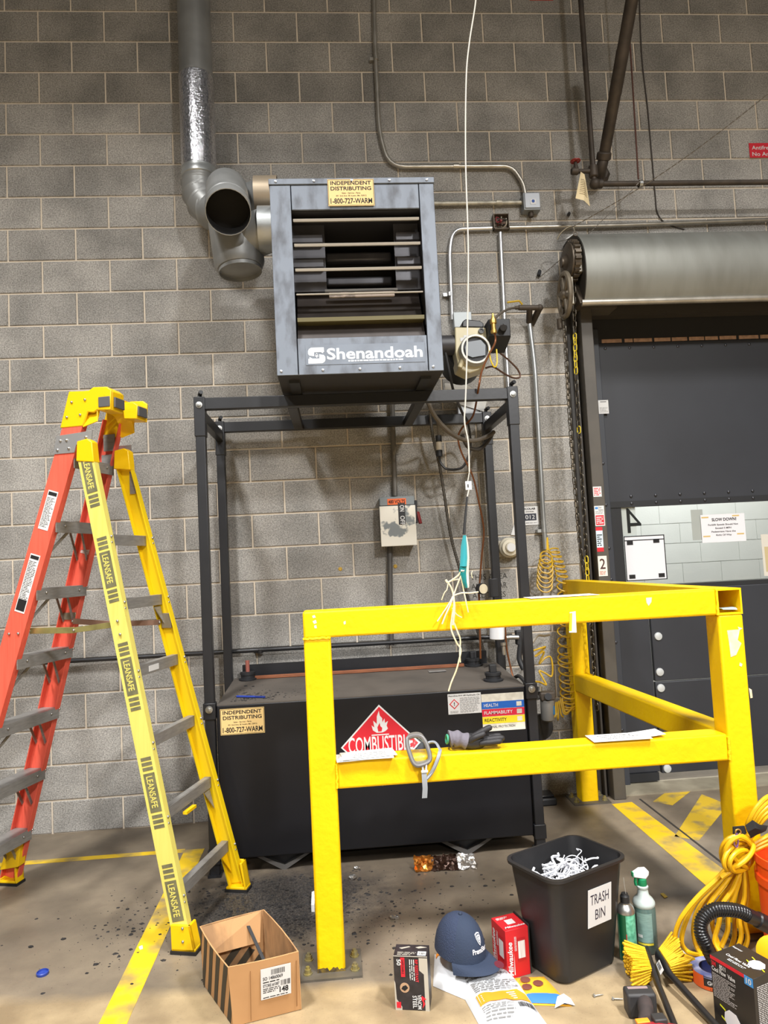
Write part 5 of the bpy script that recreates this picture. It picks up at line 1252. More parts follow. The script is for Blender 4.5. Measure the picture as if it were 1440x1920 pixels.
fb_ = thing('air_filter', 'grey metal bowl air filter on a black bracket right of the tank', 'air filter', at(1028, 1320, -.4))
AY = -.35
a, b_ = at(1026, 1312, AY), at(1027, 1352, AY); MB().lathe([(.025, 0), (.036, .008), (.038, .02), (.04, (a - b_).length)], b_, (a - b_), 20).build('bowl', mat('grey_bowl', C(132, 130, 126), .45, .4), fb_)
MB().box(at(1012, 1313, AY) + V((0, -.03, 0)), at(1038, 1296, AY) + V((0, .04, 0))).build('head', IRON, fb_, bev=.006); MB().cyl(at(1028, 1306, AY - .05), at(1028, 1306, AY), .02).build('knob', BLK, fb_)
MB().cyl(at(1008, 1308, AY), at(990, 1309, AY - .1), .014).build('inlet_nipple', STEEL, fb_); MB().cyl(at(1012, 1296, AY), at(1012, 1287, AY), .014).build('outlet_nipple', STEEL, fb_)
MB().box(at(1036, 1340, AY - .03) , at(1039, 1323, AY - .02)).build('blue_label', mat('blue_label', C(30, 90, 130), .5), fb_)
MB().lathe([(.02, 0), (.075, .004), (.075, .02), (.02, .024)], at(1014, 1364, AY + .06), (0, 1, 0), 24).build('rear_disc', BLK, fb_)
MB().cyl(at(1005, 1340, AY + .06), at(1018, 1420, AY + .06), .02).build('stand_tube', BLK, fb_)
# yellow coiled air hose, in two hanging runs with loose strands
YH = mat('yellow_air_hose', C(196, 158, 40), .45, c2=C(164, 126, 32), scale=20)
def coil(path, rad, turns, r_, squash=1., ph=0.):
    pts = []; n = len(path) - 1; N_ = turns * 14
    for i in range(N_ + 1):
        t = i / N_ * n; k = min(int(t), n - 1); p = path[k].lerp(path[k + 1], t - k); a = 2 * math.pi * turns * i / N_ + ph
        rr = rad[0] + (rad[1] - rad[0]) * (i / N_)
        pts.append(p + V((math.cos(a) * rr, math.sin(a) * rr * squash, math.sin(a) * rr * .35)))
    return MB().tube(pts, r_, 6)
ch = thing('coiled_hose', 'yellow coiled air hose hanging in loops from the air pipe beside the rear guard post', 'hose', at(1040, 1200, -.12))
pts = smooth([at(x, y, -.12) for x, y in ((1026, 1040), (1025, 1065), (1023, 1095), (1022, 1108))], 4)
q = MB(); n_ = 7
for i in range(n_):   # big tilted loops facing the room
    p = at(1024 - i * .6, 1045 + i * 8.5, -.13); rr = .036 + .010 * min(i, 3) / 3
    q.tube([p + V((rr * math.cos(t), .02 * math.sin(t) - .01 * i / n_, rr * math.sin(t))) for t in [k * math.pi / 10 for k in range(20)]], .005, 6, closed=True)
q.build('front_loops', YH, ch)
coil(smooth([at(x, y, -.10) for x, y in ((1038, 1030), (1048, 1060), (1056, 1100), (1058, 1180), (1060, 1240))], 4), (.030, .045), 15, .005, .8).build('upper_coil', YH, ch)
coil(smooth([at(x, y, -.11) for x, y in ((1060, 1238), (1063, 1275), (1065, 1310), (1064, 1325))], 4), (.045, .045), 8, .005, .8).build('lower_coil', YH, ch)
for k, (dx, dy) in enumerate(((-12, 25), (-2, 28), (8, 22), (18, 14), (24, 6))):
    MB().tube(smooth([at(1042 + k * 3, 1318 - k * 2, -.12), at(1045 + dx * .5 + 3, 1335 + dy * .2, -.16), at(1048 + dx, 1322 + dy, -.15), at(1046 + dx * .6, 1325 + dy * .5, -.11), at(1043 + k * 4, 1316, -.10)], 6), .005, 6).build('loose_loop', YH, ch)
MB().cyl(at(1024, 1008, -.05), at(1026, 1032, -.055), .0125).build('yellow_sleeve', mat('yellow_tape', C(224, 180, 30), .5), ch)
hose('loose_air_hose', [(998, 1205, -.3), (1008, 1192, -.27), (1020, 1192, -.2), (1030, 1190, -.12)], .0075, EMT, 'short fitting and stub of hose between frame post and coiled hose', 'fitting')
hose('slack_hose', [(1000, 1220, -.28), (1015, 1215, -.25), (1022, 1214, -.22), (1003, 1231, -.24), (1020, 1222, -.22), (1011, 1244, -.2), (1022, 1234, -.19), (1032, 1232, -.18), (1036, 1250, -.18), (1034, 1268, -.18), (1022, 1262, -.18), (1011, 1258, -.18), (1018, 1272, -.19), (1024, 1284, -.2), (1012, 1279, -.22), (1002, 1278, -.25)], .0055, YH, 'slack yellow hose zigzagging between frame post and coiled hose')
p = at(1034, 1497, -.2); bd_ = thing('black_pedal', 'black box low on the floor behind the right frame post', 'box', fl(1030, 1512)); pz = fl(1030, 1512)
MB().box((pz.x - .14, pz.y, .0), (pz.x + .05, pz.y + .12, .045)).build('base', BLK, bd_, bev=.01); MB().box((pz.x - .13, pz.y + .01, .045), (pz.x + .04, pz.y + .11, .062)).build('lid', mat('glossy_black', C(28, 28, 30), .2), bd_, bev=.008)

# ================================================================ HANGING CORD WITH GOGGLES
HYc = -1.715
hose('pull_cord', [(893, -60, HYc), (892, 0, HYc), (880, 80, HYc), (874, 150, HYc), (873, 300, HYc), (878, 470, HYc), (876, 640, HYc), (873, 745, HYc), (871, 790, HYc), (878, 830, HYc), (880, 885, HYc)], .003, CW, 'thin white cord hanging down from the ceiling past the heater', 'cord', 6)
cl_ = thing('cord_tag', 'small clear plastic tag on the hanging white cord', 'tag', at(878, 910, HYc))
p0, p1 = at(873, 919, HYc), at(884, 902, HYc); MB().box(p0 + V((0, -.002, 0)), p1 + V((0, .002, 0))).build('sleeve', mat('frosted', C(200, 202, 204), .4), cl_, bev=.001); MB().box(p0 + V((.008, -.003, .01)), p0 + V((.012, -.002, .022))).build('mark', INK, cl_)
MB().tube([at(880, 885, HYc), at(877, 903, HYc)], .0022, 5).build('upper_tie', CW, cl_); MB().tube([at(879, 919, HYc), at(876, 932, HYc)], .003, 5).build('lower_tie', CW, cl_)
hg = thing('hanging_goggles', 'teal safety goggles dangling on a black strap from the white cord', 'goggles', at(872, 1060, HYc))
MB().tube([at(876, 931, HYc), at(872, 975, HYc), at(870, 1002, HYc)], [.0035, .005, .0055], 6).build('strap', BLK, hg)
TEAL = mat('teal_plastic', C(40, 140, 142), .25, c2=C(24, 96, 100), scale=30)
MB().tube(smooth([at(x, y, HYc) for x, y in ((872, 1005), (875, 1020), (877, 1045), (876, 1070), (877, 1102))], 5), [.004] + [.0062] * 19 + [.005], 8).build('pale_frame', mat('cream_frame', C(230, 226, 208), .4), hg)
def panel_grid(cols_l, cols_r, Y, bulge, th=.002):
    rows = []
    for (l, r_) in zip(cols_l, cols_r):
        A, B_ = at(*l, Y), at(*r_, Y); rows.append([A.lerp(B_, t) + V((0, -bulge * math.sin(math.pi * t), 0)) for t in (0, .25, .5, .75, 1)])
    return MB().grid(rows, th)
panel_grid([(869, 1004), (865, 1025), (864, 1045), (863, 1062)], [(873, 1004), (875, 1020), (876, 1045), (875, 1062)], HYc, .02).build('lens', mat('teal_lens', C(70, 176, 190), .12), hg)
panel_grid([(863, 1062), (861, 1075), (866, 1092), (872, 1102)], [(875, 1062), (874, 1075), (875, 1092), (876, 1102)], HYc, .012).build('side_shield', TEAL, hg)
MB().tube([at(864, 1070, HYc - .01), at(870, 1070, HYc - .012), at(868, 1073, HYc - .01)], .004, 6).build('knot', CW, hg)
RF = mat('frayed_twine', C(214, 200, 160), .8, c2=C(236, 232, 220), scale=20)
tw = thing('frayed_twine', 'frayed cream twine tied to the goggles and draped over the yellow top rail', 'twine', at(850, 1200, HYc))
for k, (pts, r_) in enumerate(((((864, 1072), (858, 1080), (840, 1092), (836, 1087), (845, 1100), (850, 1116), (851, 1135), (847, 1160), (846, 1180), (856, 1205), (864, 1218), (860, 1240), (855, 1258), (846, 1280), (841, 1296)), .0045), (((866, 1075), (858, 1095), (850, 1116), (840, 1135), (830, 1150), (820, 1165)), .004), (((850, 1116), (845, 1132), (836, 1152), (829, 1170)), .0045), (((850, 1116), (852, 1140), (850, 1165), (849, 1172)), .006), (((850, 1117), (865, 1112), (880, 1112), (897, 1110)), .004), (((864, 1080), (868, 1100), (873, 1125), (878, 1148)), .0035), (((840, 1092), (838, 1105), (833, 1112), (828, 1125)), .003), (((850, 1165), (858, 1185), (863, 1200), (862, 1225), (863, 1242)), .004), (((848, 1140), (856, 1152), (866, 1158)), .003), (((886, 1070), (884, 1076), (886, 1084)), .0022), (((842, 1090), (850, 1088), (860, 1086)), .003))):
    MB().tube(smooth([at(x, y, HYc - .004) for x, y in pts], 5), r_ * .75, 5).build('strand', RF, tw)

# ================================================================ THINGS ON THE RAILS
RZ = .757
def mail(name, label, px, Y0, Y1, z, angs, m=PAPER, lines=None, W_=.235, H_=.105):
    o = thing(name, label, 'paper', at(*px, (Y0 + Y1) / 2))
    return o
def sheet_on(o, c_, ang, W_, H_, z, name='sheet', m=PAPER, curl=.0):
    u = V((math.cos(ang), math.sin(ang), 0)); v = V((-math.sin(ang), math.cos(ang), 0))
    rows = []
    for i in range(6):
        t = i / 5 - .5
        rows.append([V((c_.x, c_.y, z + curl * (t + .5) ** 2)) + u * W_ * t + v * H_ * s_ for s_ in (-.5, .5)])
    return MB().grid(rows, .0012).build(name, m, o), u, v
lc = thing('letter_stack', 'white address letters lying on the left end of the yellow mid rail', 'paper', (2.0, GY + .03, RZ))
c0 = V(((at(640, 1420, GY).x + at(722, 1410, GY).x) / 2, GY + .035, RZ))
for k, (a, dx, dy) in enumerate(((.06, 0, 0), (-.03, .012, -.004), (.12, .02, .006))):
    s_, u, v = sheet_on(lc, c0 + V((dx, dy, 0)), a, .205, .105, RZ + .003 + k * .003)
fc = Face(c0 + V((.02, .006, RZ * 0 + .0095)) - u * .085 - v * .045, u, v)
for k, (t, ww) in enumerate((('Wisconsin Colour Savings', .13), ('2255 S Calhoun Road', .12), ('New Berlin, WI 53151', .12))):
    txt(fc, lc, t, .15, .015 + .022 * k, .012, INK, ww, .001, .005, rot=math.pi)
rc = thing('letter_stack', 'two white address letters lying on the right end of the yellow mid rail', 'paper', (3.05, GY + .03, RZ))
xa, xb = at(1112, 1384, GY).x, at(1255, 1370, GY).x
s_, u, v = sheet_on(rc, V((xb - .11, GY + .055, 0)), .03, .2, .09, RZ + .003, curl=.01); s_, u, v = sheet_on(rc, V((xa + .115, GY + .04, 0)), -.02, .23, .105, RZ + .007)
fc = Face(V((xa + .115, GY + .04, RZ + .0075)) - u * .115 - v * .0525, u, v)
for k, (t, ww) in enumerate((('Rockford Packaging', .13), ('1000 Quality Drive #101', .16), ('Loves Park IL 61111', .14))): txt(fc, rc, t, .04, .075 - .024 * k, .012, INK, ww, .001, .005)
tc = thing('flat_letter', 'long white letter lying flat on top of the yellow top rail', 'paper', (2.9, GY + .05, GZ))
xa, xb = at(995, 1122, GY).x, at(1125, 1110, GY).x
sheet_on(tc, V(((xa + xb) / 2, GY + .058, 0)), .02, xb - xa, .105, GZ + .002)
bt = thing('hang_tag', 'narrow white tag with yellow stripe stuck on the face of the yellow top rail', 'tag', at(1073, 1186, GY - .002))
p0, p1 = at(1067, 1187, GY - .001), at(1080, 1147, GY - .001); MB().prism([at(x, y, GY - .001) for x, y in ((1068, 1148), (1079, 1146), (1081, 1186), (1067, 1186))], (0, -.001, 0)).build('sheet', WHITE, bt)
MB().prism([at(x, y, GY - .0022) for x, y in ((1068, 1150), (1073, 1149), (1072, 1183), (1067, 1183))], (0, -.0005, 0)).build('stripe', mat('lime_stripe', C(226, 226, 40), .5), bt)
tag(MB().prism([at(x, y, GY + .012) for x, y in ((1354, 1141), (1380, 1139), (1383, 1143), (1356, 1143))], (0, .03, .001)).build('tube_card', mat('pale_blue_card', C(170, 205, 230), .5), None), 'pale blue card tucked inside the open tube end of the guard', 'card')
# goggles on the mid rail
gg_ = thing('safety_goggles', 'clear safety goggles with grey strap hanging over the yellow mid rail', 'goggles', at(790, 1420, GY - .03))
GYg = GY - .028
GRY = mat('grey_goggle_frame', C(104, 102, 102), .4); STR = mat('grey_elastic', C(146, 152, 160), .6)
ring = [(764, 1385), (775, 1380), (789, 1381), (798, 1392), (805, 1412), (806, 1424), (801, 1430), (791, 1434), (781, 1435), (774, 1428), (768, 1412), (764, 1398)]
def ringp(dy, s_=1.): return smooth([at(x, y, GYg + dy + .06 * (1435 - y) / 55) for x, y in ring], 3, True)
MB().tube(ringp(0), .0085, 8, closed=True).build('frame', GRY, gg_)
MB().grid([ringp(0), [p + V((.004, .035, .006)) for p in ringp(0)]], .002, closed=True).build('skirt', mat('translucent_grey', C(120, 116, 110), .4), gg_)
ct = V((0, 0, 0)); rp = ringp(0)
for p in rp: ct += p
ct /= len(rp)
MB().grid([[ct.lerp(p, t) + V((0, -.012 * (1 - t * t), 0)) for p in rp] for t in (.05, .5, .98)], 0, closed=True).build('lens', GL, gg_)
MB().tube(smooth([at(796, 1462, GYg), at(803, 1458, GYg + .0), at(815, 1440, GYg + .005), at(825, 1412, GYg + .015), at(822, 1400, GYg + .03), at(816, 1392, GYg + .06), at(806, 1392, GYg + .08), at(799, 1396, GYg + .07)], 6), .0055, 4).build('strap_loop', STR, gg_)
def ribbon(pts, w_, th, name, m, par, wd=(1, 0, 0)):
    rows = [[p - V(wd) * w_ / 2, p + V(wd) * w_ / 2] for p in pts]; return MB().grid(rows, th).build(name, m, par)
ribbon([at(*p) for p in ((795, 1448, GYg), (796, 1462, GYg - .004), (797, 1478, GYg - .002), (796, 1496, GYg + .002))], .019, .002, 'strap_tail', STR, gg_)
ribbon(smooth([at(*p) for p in ((803, 1456, GYg), (813, 1440, GYg - .004), (822, 1418, GYg + .0), (825, 1406, GYg + .02))], 4), .016, .002, 'strap_band', STR, gg_, (.9, .0, .4))
MB().box(at(790, 1450, GYg - .006), at(802, 1443, GYg + .004)).build('buckle', mat('pale_buckle', C(205, 208, 210), .35), gg_, bev=.002)
MB().tube([at(792, 1434, GYg), at(793, 1445, GYg)], .004, 6).build('clip', MATS['pale_buckle'], gg_); MB().tube([at(799, 1432, GYg), at(799, 1445, GYg)], .004, 6).build('clip', MATS['pale_buckle'], gg_)
# glove
gl_ = thing('work_glove', 'black and grey work glove lying on the yellow mid rail', 'glove', at(890, 1395, GY + .04))
GB = mat('black_nitrile', C(40, 39, 42), .6, bump=.4, bscale=60); GG = mat('grey_knit', C(112, 108, 118), .9, bump=.4, bscale=120)
YG = GY + .045; gz = lambda px, py, dy=0.: at(px, py, YG + dy)
MB().tube(smooth([gz(842, 1385), gz(850, 1384), gz(862, 1386), gz(876, 1390)], 5), [.03 + .004 * math.sin(i) for i in range(16)], 12).build('cuff', GG, gl_, sub=1)
MB().tube(smooth([gz(870, 1388), gz(882, 1390), gz(897, 1390), gz(908, 1388)], 5), [.026, .027, .029, .03, .031, .032, .032, .032, .031, .030, .029, .028, .026, .024, .022, .018], 12).build('palm', GB, gl_, sub=1)
for pts, r_ in ((((884, 1383, -.01), (900, 1374, -.012), (914, 1366, -.012), (922, 1363, -.01)), .0125), (((895, 1386, .01), (915, 1382, .012), (932, 1380, .01), (940, 1380, .01)), .0125), (((900, 1390, -.01), (918, 1386, -.018), (934, 1384, -.018), (946, 1384, -.016)), .0125), (((898, 1394, -.02), (915, 1392, -.028), (932, 1390, -.028), (942, 1389, -.026)), .012), (((880, 1390, -.02), (890, 1383, -.03), (902, 1378, -.03), (910, 1374, -.028)), .012)):
    P = smooth([gz(*p) for p in pts], 4); n_ = len(P)
    MB().tube(P, [r_ * (1 if i < n_ - 3 else (.95, .8, .5)[i - n_ + 3]) for i in range(n_)], 10).build('finger', GB, gl_, sub=1)
MB().tube([gz(838 + 2 * math.sin(t), 1386 + 8 * math.cos(t), -.028 * math.sin(t)) for t in [k * math.pi / 8 for k in range(16)]], .004, 6, closed=True).build('cuff_hem', mat('green_hem', C(70, 160, 130), .7), gl_)

# ================================================================ THINGS ON THE FLOOR
def obox(o, ux, w_, d_, h_): # box frame from front-left base corner
    u = V((ux[0], ux[1], 0)).normalized(); v = V((-u.y, u.x, 0)); return V(o), u, v, V((0, 0, 1))
# cardboard box -----------------------------------------------------------
CBD = mat('cardboard', C(192, 147, 100), .85, c2=C(174, 130, 86), scale=5, bump=.1)
CBS = mat('soot_smeared_cardboard', C(192, 147, 100), .85, c2=C(78, 62, 48), scale=11, lo=.47, hi=.62, detail=8, stretch=(1, 1, .35))
CBI = mat('dark_box_print', C(62, 56, 44), .8)
hB = .205
bT = [fl(427, 1814, hB), fl(560, 1784, hB), fl(495, 1705, hB + .02), fl(374, 1737, hB + .01)]   # front-left, front-right, back-right, back-left
bB = [V((p.x, p.y, 0)) + V(d) for p, d in zip(bT, ((.006, .03, .002), (-.0, .03, .002), (-.012, .02, .002), (.004, .02, .002)))]
cb = thing('cardboard_box', 'open brown cardboard box with black diagonal stripes at the left front', 'box', (bB[0] + bB[2]) / 2)
def wallq(i, j, m, name):
    a, b_, c_, d_ = bB[i], bB[j], bT[j], bT[i]
    n_ = (b_ - a).cross(V((0, 0, 1))).normalized()
    rows = [[a.lerp(b_, s) for s in (0, .25, .5, .75, 1)]] + [[(a.lerp(d_, t)).lerp(b_.lerp(c_, t), s) + n_ * (.006 * math.sin(math.pi * s) * t) for s in (0, .25, .5, .75, 1)] for t in (.33, .66, 1)]
    return MB().grid(rows, .004).build(name, m, cb)
fw = wallq(0, 1, CBD, 'front_wall'); wallq(1, 2, CBS, 'right_wall'); wallq(2, 3, CBS, 'back_wall'); lw_ = wallq(3, 0, CBD, 'left_wall')
MB().prism([p + V((0, 0, .002)) for p in bB], (0, 0, .003)).build('bottom', CBI, cb)
# inner flap folded down on the back wall
a, b_ = bT[3] + V((.01, -.012, 0)), bT[2] + V((-.01, -.012, 0)); MB().prism([a, b_, b_ + V((-.005, -.02, -.10)), a + V((.02, -.03, -.085))], (0, .003, 0)).build('inner_flap', CBS, cb)
# stripes on the left wall and inside
la, lb_, lc_, ld_ = bB[3], bB[0], bT[0], bT[3]
nL = (lb_ - la).cross(V((0, 0, 1))).normalized()
def LW(s, t): return (la.lerp(ld_, t)).lerp(lb_.lerp(lc_, t), s) + nL * (.0065 * math.sin(math.pi * s) * t + .001)
for k in range(6):
    s0 = -.28 + k * .22; q = MB(); rows = []
    for i in range(9):
        t = i / 8; s_ = s0 + .30 * t; s1 = s_ + .11
        rows.append([LW(max(0, min(1, s_)), t), LW(max(0, min(1, s1)), t)])
    q.grid(rows, .0008); q.build('printed_stripe', CBI, lw_)
iw = MB()
for k in range(3):
    s0 = .12 + k * .3; A = bB[3].lerp(bB[2], s0) + V((0, -.008, .01)); B_ = bB[3].lerp(bB[2], s0 + .16) + V((0, -.008, .01)); u = (bB[2] - bB[3]).normalized() * .09
    iw.prism([A, B_, B_ + u + V((0, -.004, .10)), A + u + V((0, -.004, .10))], (0, -.001, 0))
iw.build('printed_stripe', CBI, cb)
MB().beam(bT[2] + V((-.06, -.03, -.03)), bB[1].lerp(bB[2], .3) + V((-.06, .0, .07)), .012, .002).build('plastic_strap', BLK, cb)
# tape seam
ux = (bB[1] - bB[0]); ff = Face(bB[0] + V((0, -.0, 0)), ux, (bT[0] - bB[0]).lerp(bT[1] - bB[1], .5)); Wb = ux.length
ff.o = ff.o + ff.n * .0072
lbx = ff.plate('shipping_label', PAPER, cb, .40 * Wb, .072, .44 * Wb, .105, .0, .001)
q = MB(); ff.bars(q, .55 * Wb, .152, .2 * Wb, .018, 26, .001, 2); ff.bars(q, .69 * Wb, .108, .13 * Wb, .018, 14, .001, 5); q.build('barcode', INK, lbx)
txt(ff, lbx, 'SO 14860069', .43 * Wb, .137, .011, INK, .29 * Wb, .0015, .02); txt(ff, lbx, 'STORE #1087', .43 * Wb, .113, .010, INK, .24 * Wb, .0015, .02)
txt(ff, lbx, '148', .67 * Wb, .086, .018, INK, .13 * Wb, .0015, .03); q = MB(); ff.lines(q, .43 * Wb, .092, .24 * Wb, .018, 3, .001, .45); ff.lines(q, .43 * Wb, .126, .24 * Wb, .007, 1, .001, .5); ff.lines(q, .43 * Wb, .074, .36 * Wb, .007, 1, .001, .4); q.build('fine_print', INK, lbx)
q = MB(); ff.rect(q, .25 * Wb, .01, .002, .17, -.001, .0008); ff.rect(q, .92 * Wb, .02, .003, .16, -.001, .0008); q.build('crease', mat('crease_brown', C(150, 108, 66), .9), cb)
tag(MB().prism([fl(x, y, .001) for x, y in ((585, 1685), (592, 1682), (590, 1710), (584, 1710))], (0, 0, .03)).build('paper_slip', PAPER, None), 'white paper slip standing behind the left guard post', 'paper')

# glove carton -------------------------------------------------------------
def carton(name, label, cat, o, ux, w_, d_, h_, m):
    t = thing(name, label, cat, V(o)); o = V(o); u = V((ux[0], ux[1], 0)).normalized(); v = V((-u.y, u.x, 0)); z = V((0, 0, 1))
    MB().par(o, u * w_, v * d_, z * h_).build('carton', m, t, bev=.001)
    fF = Face(o, u, z); fT = Face(o + z * h_, u, v); fL = Face(o + v * d_, -v, z); return t, fF, fT, fL
K1 = mat('dark_carton', C(38, 34, 36), .45, c2=C(58, 54, 58), scale=30, stretch=(1, 1, 1)); SIL = mat('silver_print', C(190, 184, 172), .4, .2)
o0 = fl(742, 1893); o1 = fl(806, 1896); hV = .172
t, fF, fT, fL = carton('glove_carton', 'black and silver disposable glove carton standing on the floor', 'box', o0, (o1 - o0)[:2], (o1 - o0).length, .075, hV, K1); W_ = (o1 - o0).length
q = MB(); fF.poly(q, [(W_, .0), (W_, hV * .98), (.75 * W_, hV * .98), (.75 * W_, .75 * hV), (.88 * W_, .68 * hV), (.88 * W_, 0)], .0005, .0006); fF.poly(q, [(0, 0), (.2 * W_, 0), (.2 * W_, .06 * hV), (.05 * W_, .2 * hV), (.03 * W_, .5 * hV), (0, .55 * hV)], .0005, .0006); q.build('silver_panel', SIL, t)
q = MB(); fF.rect(q, .21 * W_, .62 * hV, .12 * W_, .36 * hV, .0008, .0006); fF.rect(q, .04 * W_, .04 * hV, .13 * W_, .11 * hV, .0011, .0006); q.build('red_strip', RED, t)
txt(fF, t, '50', .10 * W_, .95 * hV, .013, WHITE, .02, .0016, .02, rot=-math.pi / 2); txt(fF, t, 'DISPOSABLE', .24 * W_, .94 * hV, .007, INK, .045, .0020, .01, rot=-math.pi / 2)
txt(fF, t, 'RIP RESISTANT', .63 * W_, .95 * hV, .010, RED, .072, .0016, .02, rot=-math.pi / 2); q = MB(); fl2 = Face(fF.p(.45 * W_, .95 * hV), -fF.y, fF.x); fl2.lines(q, 0, 0, .07, .02, 3, .0012, .4); q.build('fine_print', WHITE, t)
txt(fF, t, 'VENOM', .66 * W_, .30 * hV, .013, WHITE, .046, .0018, .012, rot=-math.pi / 2); txt(fF, t, 'STEEL', .52 * W_, .28 * hV, .013, WHITE, .04, .0018, .012, rot=-math.pi / 2)
q = MB(); fF.poly(q, [(.75 * W_, .24 * hV), (.80 * W_, .28 * hV), (.92 * W_, .22 * hV), (.84 * W_, .2 * hV), (.88 * W_, .13 * hV), (.80 * W_, .05 * hV), (.82 * W_, .16 * hV)], .0012, .0005); q.build('red_mark', RED, t)
q = MB(); q.lathe([(.016, 0), (.016, .0006)], fF.p(.30 * W_, .42 * hV, .0008), fF.n, 20); q.build('round_photo', mat('tan_dot', C(176, 142, 112), .6), t); q = MB(); fF.poly(q, [(.2 * W_, .40 * hV), (.3 * W_, .36 * hV), (.4 * W_, .42 * hV), (.34 * W_, .47 * hV), (.25 * W_, .45 * hV)], .0016, .0005); q.build('glove_picture', INK, t)
q = MB(); fT.rect(q, .7 * W_, .008, .25 * W_, .024, .0005, .0005); q.build('barcode_field', WHITE, t); q = MB(); fT.bars(q, .73 * W_, .012, .2 * W_, .014, 16, .001); q.build('barcode', INK, t)
q = MB(); fT.lines(q, .1 * W_, .006, .55 * W_, .022, 3, .0006, .4); fT.poly(q, [(.12 * W_, .05), (.4 * W_, .062), (.45 * W_, .058), (.2 * W_, .044)], .0006, .0005); fT.poly(q, [(.6 * W_, .056), (.75 * W_, .064), (.95 * W_, .058), (.7 * W_, .05)], .0006, .0005); q.build('print', SIL, t)
fT.plate('edge_fold', SIL, t, 0, -.001, W_, .003, .0, .0008)

# coverall packages --------------------------------------------------------
def pillow(name, corners, th, m, par, seed=1, n=9, lift=0.):
    """a soft plastic package: four floor corners in order, thickness th"""
    r = random.Random(seed); A, B_, C_, D_ = [V(p) for p in corners]; top = []; bot = []
    for i in range(n):
        s = i / (n - 1); rt = []; rb = []
        for j in range(n):
            u_ = j / (n - 1); p = A.lerp(B_, u_).lerp(D_.lerp(C_, u_), s); e = (4 * s * (1 - s) * 4 * u_ * (1 - u_)) ** .28
            z = lift + th * e + (r.uniform(-.1, .1) * th if 0 < i < n - 1 and 0 < j < n - 1 else 0)
            rt.append(V((p.x, p.y, p.z + z + .002))); rb.append(V((p.x, p.y, p.z + lift + .001)))
        top.append(rt); bot.append(rb)
    q = MB(); q.grid(top); q.grid([r_[::-1] for r_ in bot])
    # close the rim
    rim = [(0, j) for j in range(n)] + [(i, n - 1) for i in range(1, n)] + [(n - 1, j) for j in range(n - 2, -1, -1)] + [(i, 0) for i in range(n - 2, 0, -1)]
    q.grid([[top[i][j] for i, j in rim], [bot[i][j] for i, j in rim]], closed=True)
    o = q.build(name, m, par, ang=80); return o, top
PLW = mat('white_coverall_pack', C(204, 206, 210), .4, bump=.4, bscale=14, c2=C(192, 195, 200), scale=7)
ORG_ = mat('orange_print', C(244, 150, 40), .5)
cA = [fl(800, 1835, .0), fl(880, 1876, .0), fl(868, 1800, .0), fl(818, 1786, .0)]
pk2 = thing('coverall_pack', 'white and orange packed coverall half hidden under the cap and front pack', 'package', cA[0])
cA = [fl(812, 1850), fl(895, 1885), fl(880, 1812), fl(815, 1790)]
o, top = pillow('pouch', cA, .035, PLW, pk2, 3)
def drape(top, s0, s1, u0, u1, d=.0015, k=8):
    n = len(top)
    def sm(s, u):
        a, b_ = s * (n - 1), u * (n - 1); i, j = min(int(a), n - 2), min(int(b_), n - 2); a -= i; b_ -= j
        return (top[i][j] * (1 - a) + top[i + 1][j] * a) * (1 - b_) + (top[i][j + 1] * (1 - a) + top[i + 1][j + 1] * a) * b_
    return [[sm(s0 + (s1 - s0) * i / k, u0 + (u1 - u0) * j / k) + V((0, 0, d)) for j in range(k + 1)] for i in range(k + 1)], sm
rws, sm2 = drape(top, .72, .95, .05, .5, .004); MB().grid(rws).build('orange_panel', ORG_, pk2)
cB = [fl(905, 1935, 0), fl(1028, 1925, 0), fl(955, 1822, 0), fl(846, 1828, 0)]
pk = thing('coverall_pack', 'white heavy duty coverall package with orange print in front of the cap', 'package', (cB[0] + cB[2]) / 2)
o, top = pillow('pouch', cB, .05, PLW, pk, 5, lift=.0)
# printed flat on the pouch: the lettering follows its surface
def ptxt(par, sm, s, t, u0, u1, h, m, bold=.01, d=.004):
    fcx = Face((0, 0, 0), (1, 0, 0), (0, 1, 0)); tmp = thing('t', '', '', (0, 0, 0)); o = txt(fcx, tmp, t, 0, 0, 1, m, 1., 0, bold)
    for v in o.data.vertices:
        q_ = sm(min(.99, max(.01, s + (v.co.y) * h)), min(.99, max(.01, u0 + v.co.x * (u1 - u0)))); v.co = q_ + V((0, 0, d)) - ORG[par]
    o.parent = par; ORG[o] = ORG[par]; bpy.data.objects.remove(tmp)
    return o
_, sm = drape(top, 0, 1, 0, 1)
ptxt(pk, sm, .84, 'Heavy Duty Coverall', .1, .82, .055, INK, .02); ptxt(pk, sm, .755, 'with Protective Hood', .1, .9, .055, INK, .02); ptxt(pk, sm, .685, 'Overol con capucha para', .1, .8, .04, INK); ptxt(pk, sm, .625, 'trabajo pesado', .1, .5, .04, INK)
def pstuff(par, sm, s0, s1, u0, u1, n, m, fill=.4, seed=1, name='fine_print'):
    r = random.Random(seed); q = MB(); st = (s1 - s0) / n
    for i in range(n):
        s = s1 - (i + 1) * st; u = u0; end = u0 + (u1 - u0) * (1 - .3 * r.random() ** 2)
        while u < end:
            l = min(.12, end - u) * r.uniform(.4, 1); q.add([sm(s, u) + V((0, 0, .004)), sm(s, u + l) + V((0, 0, .004)), sm(s + st * fill, u + l) + V((0, 0, .004)), sm(s + st * fill, u) + V((0, 0, .004))], [(0, 1, 2, 3)]); u += l + .015
    return q.build(name, m, par)
pstuff(pk, sm, .41, .59, .12, .92, 6, MATS['grey_ink']); pstuff(pk, sm, .06, .2, .1, .62, 6, MATS['grey_ink'], seed=4)
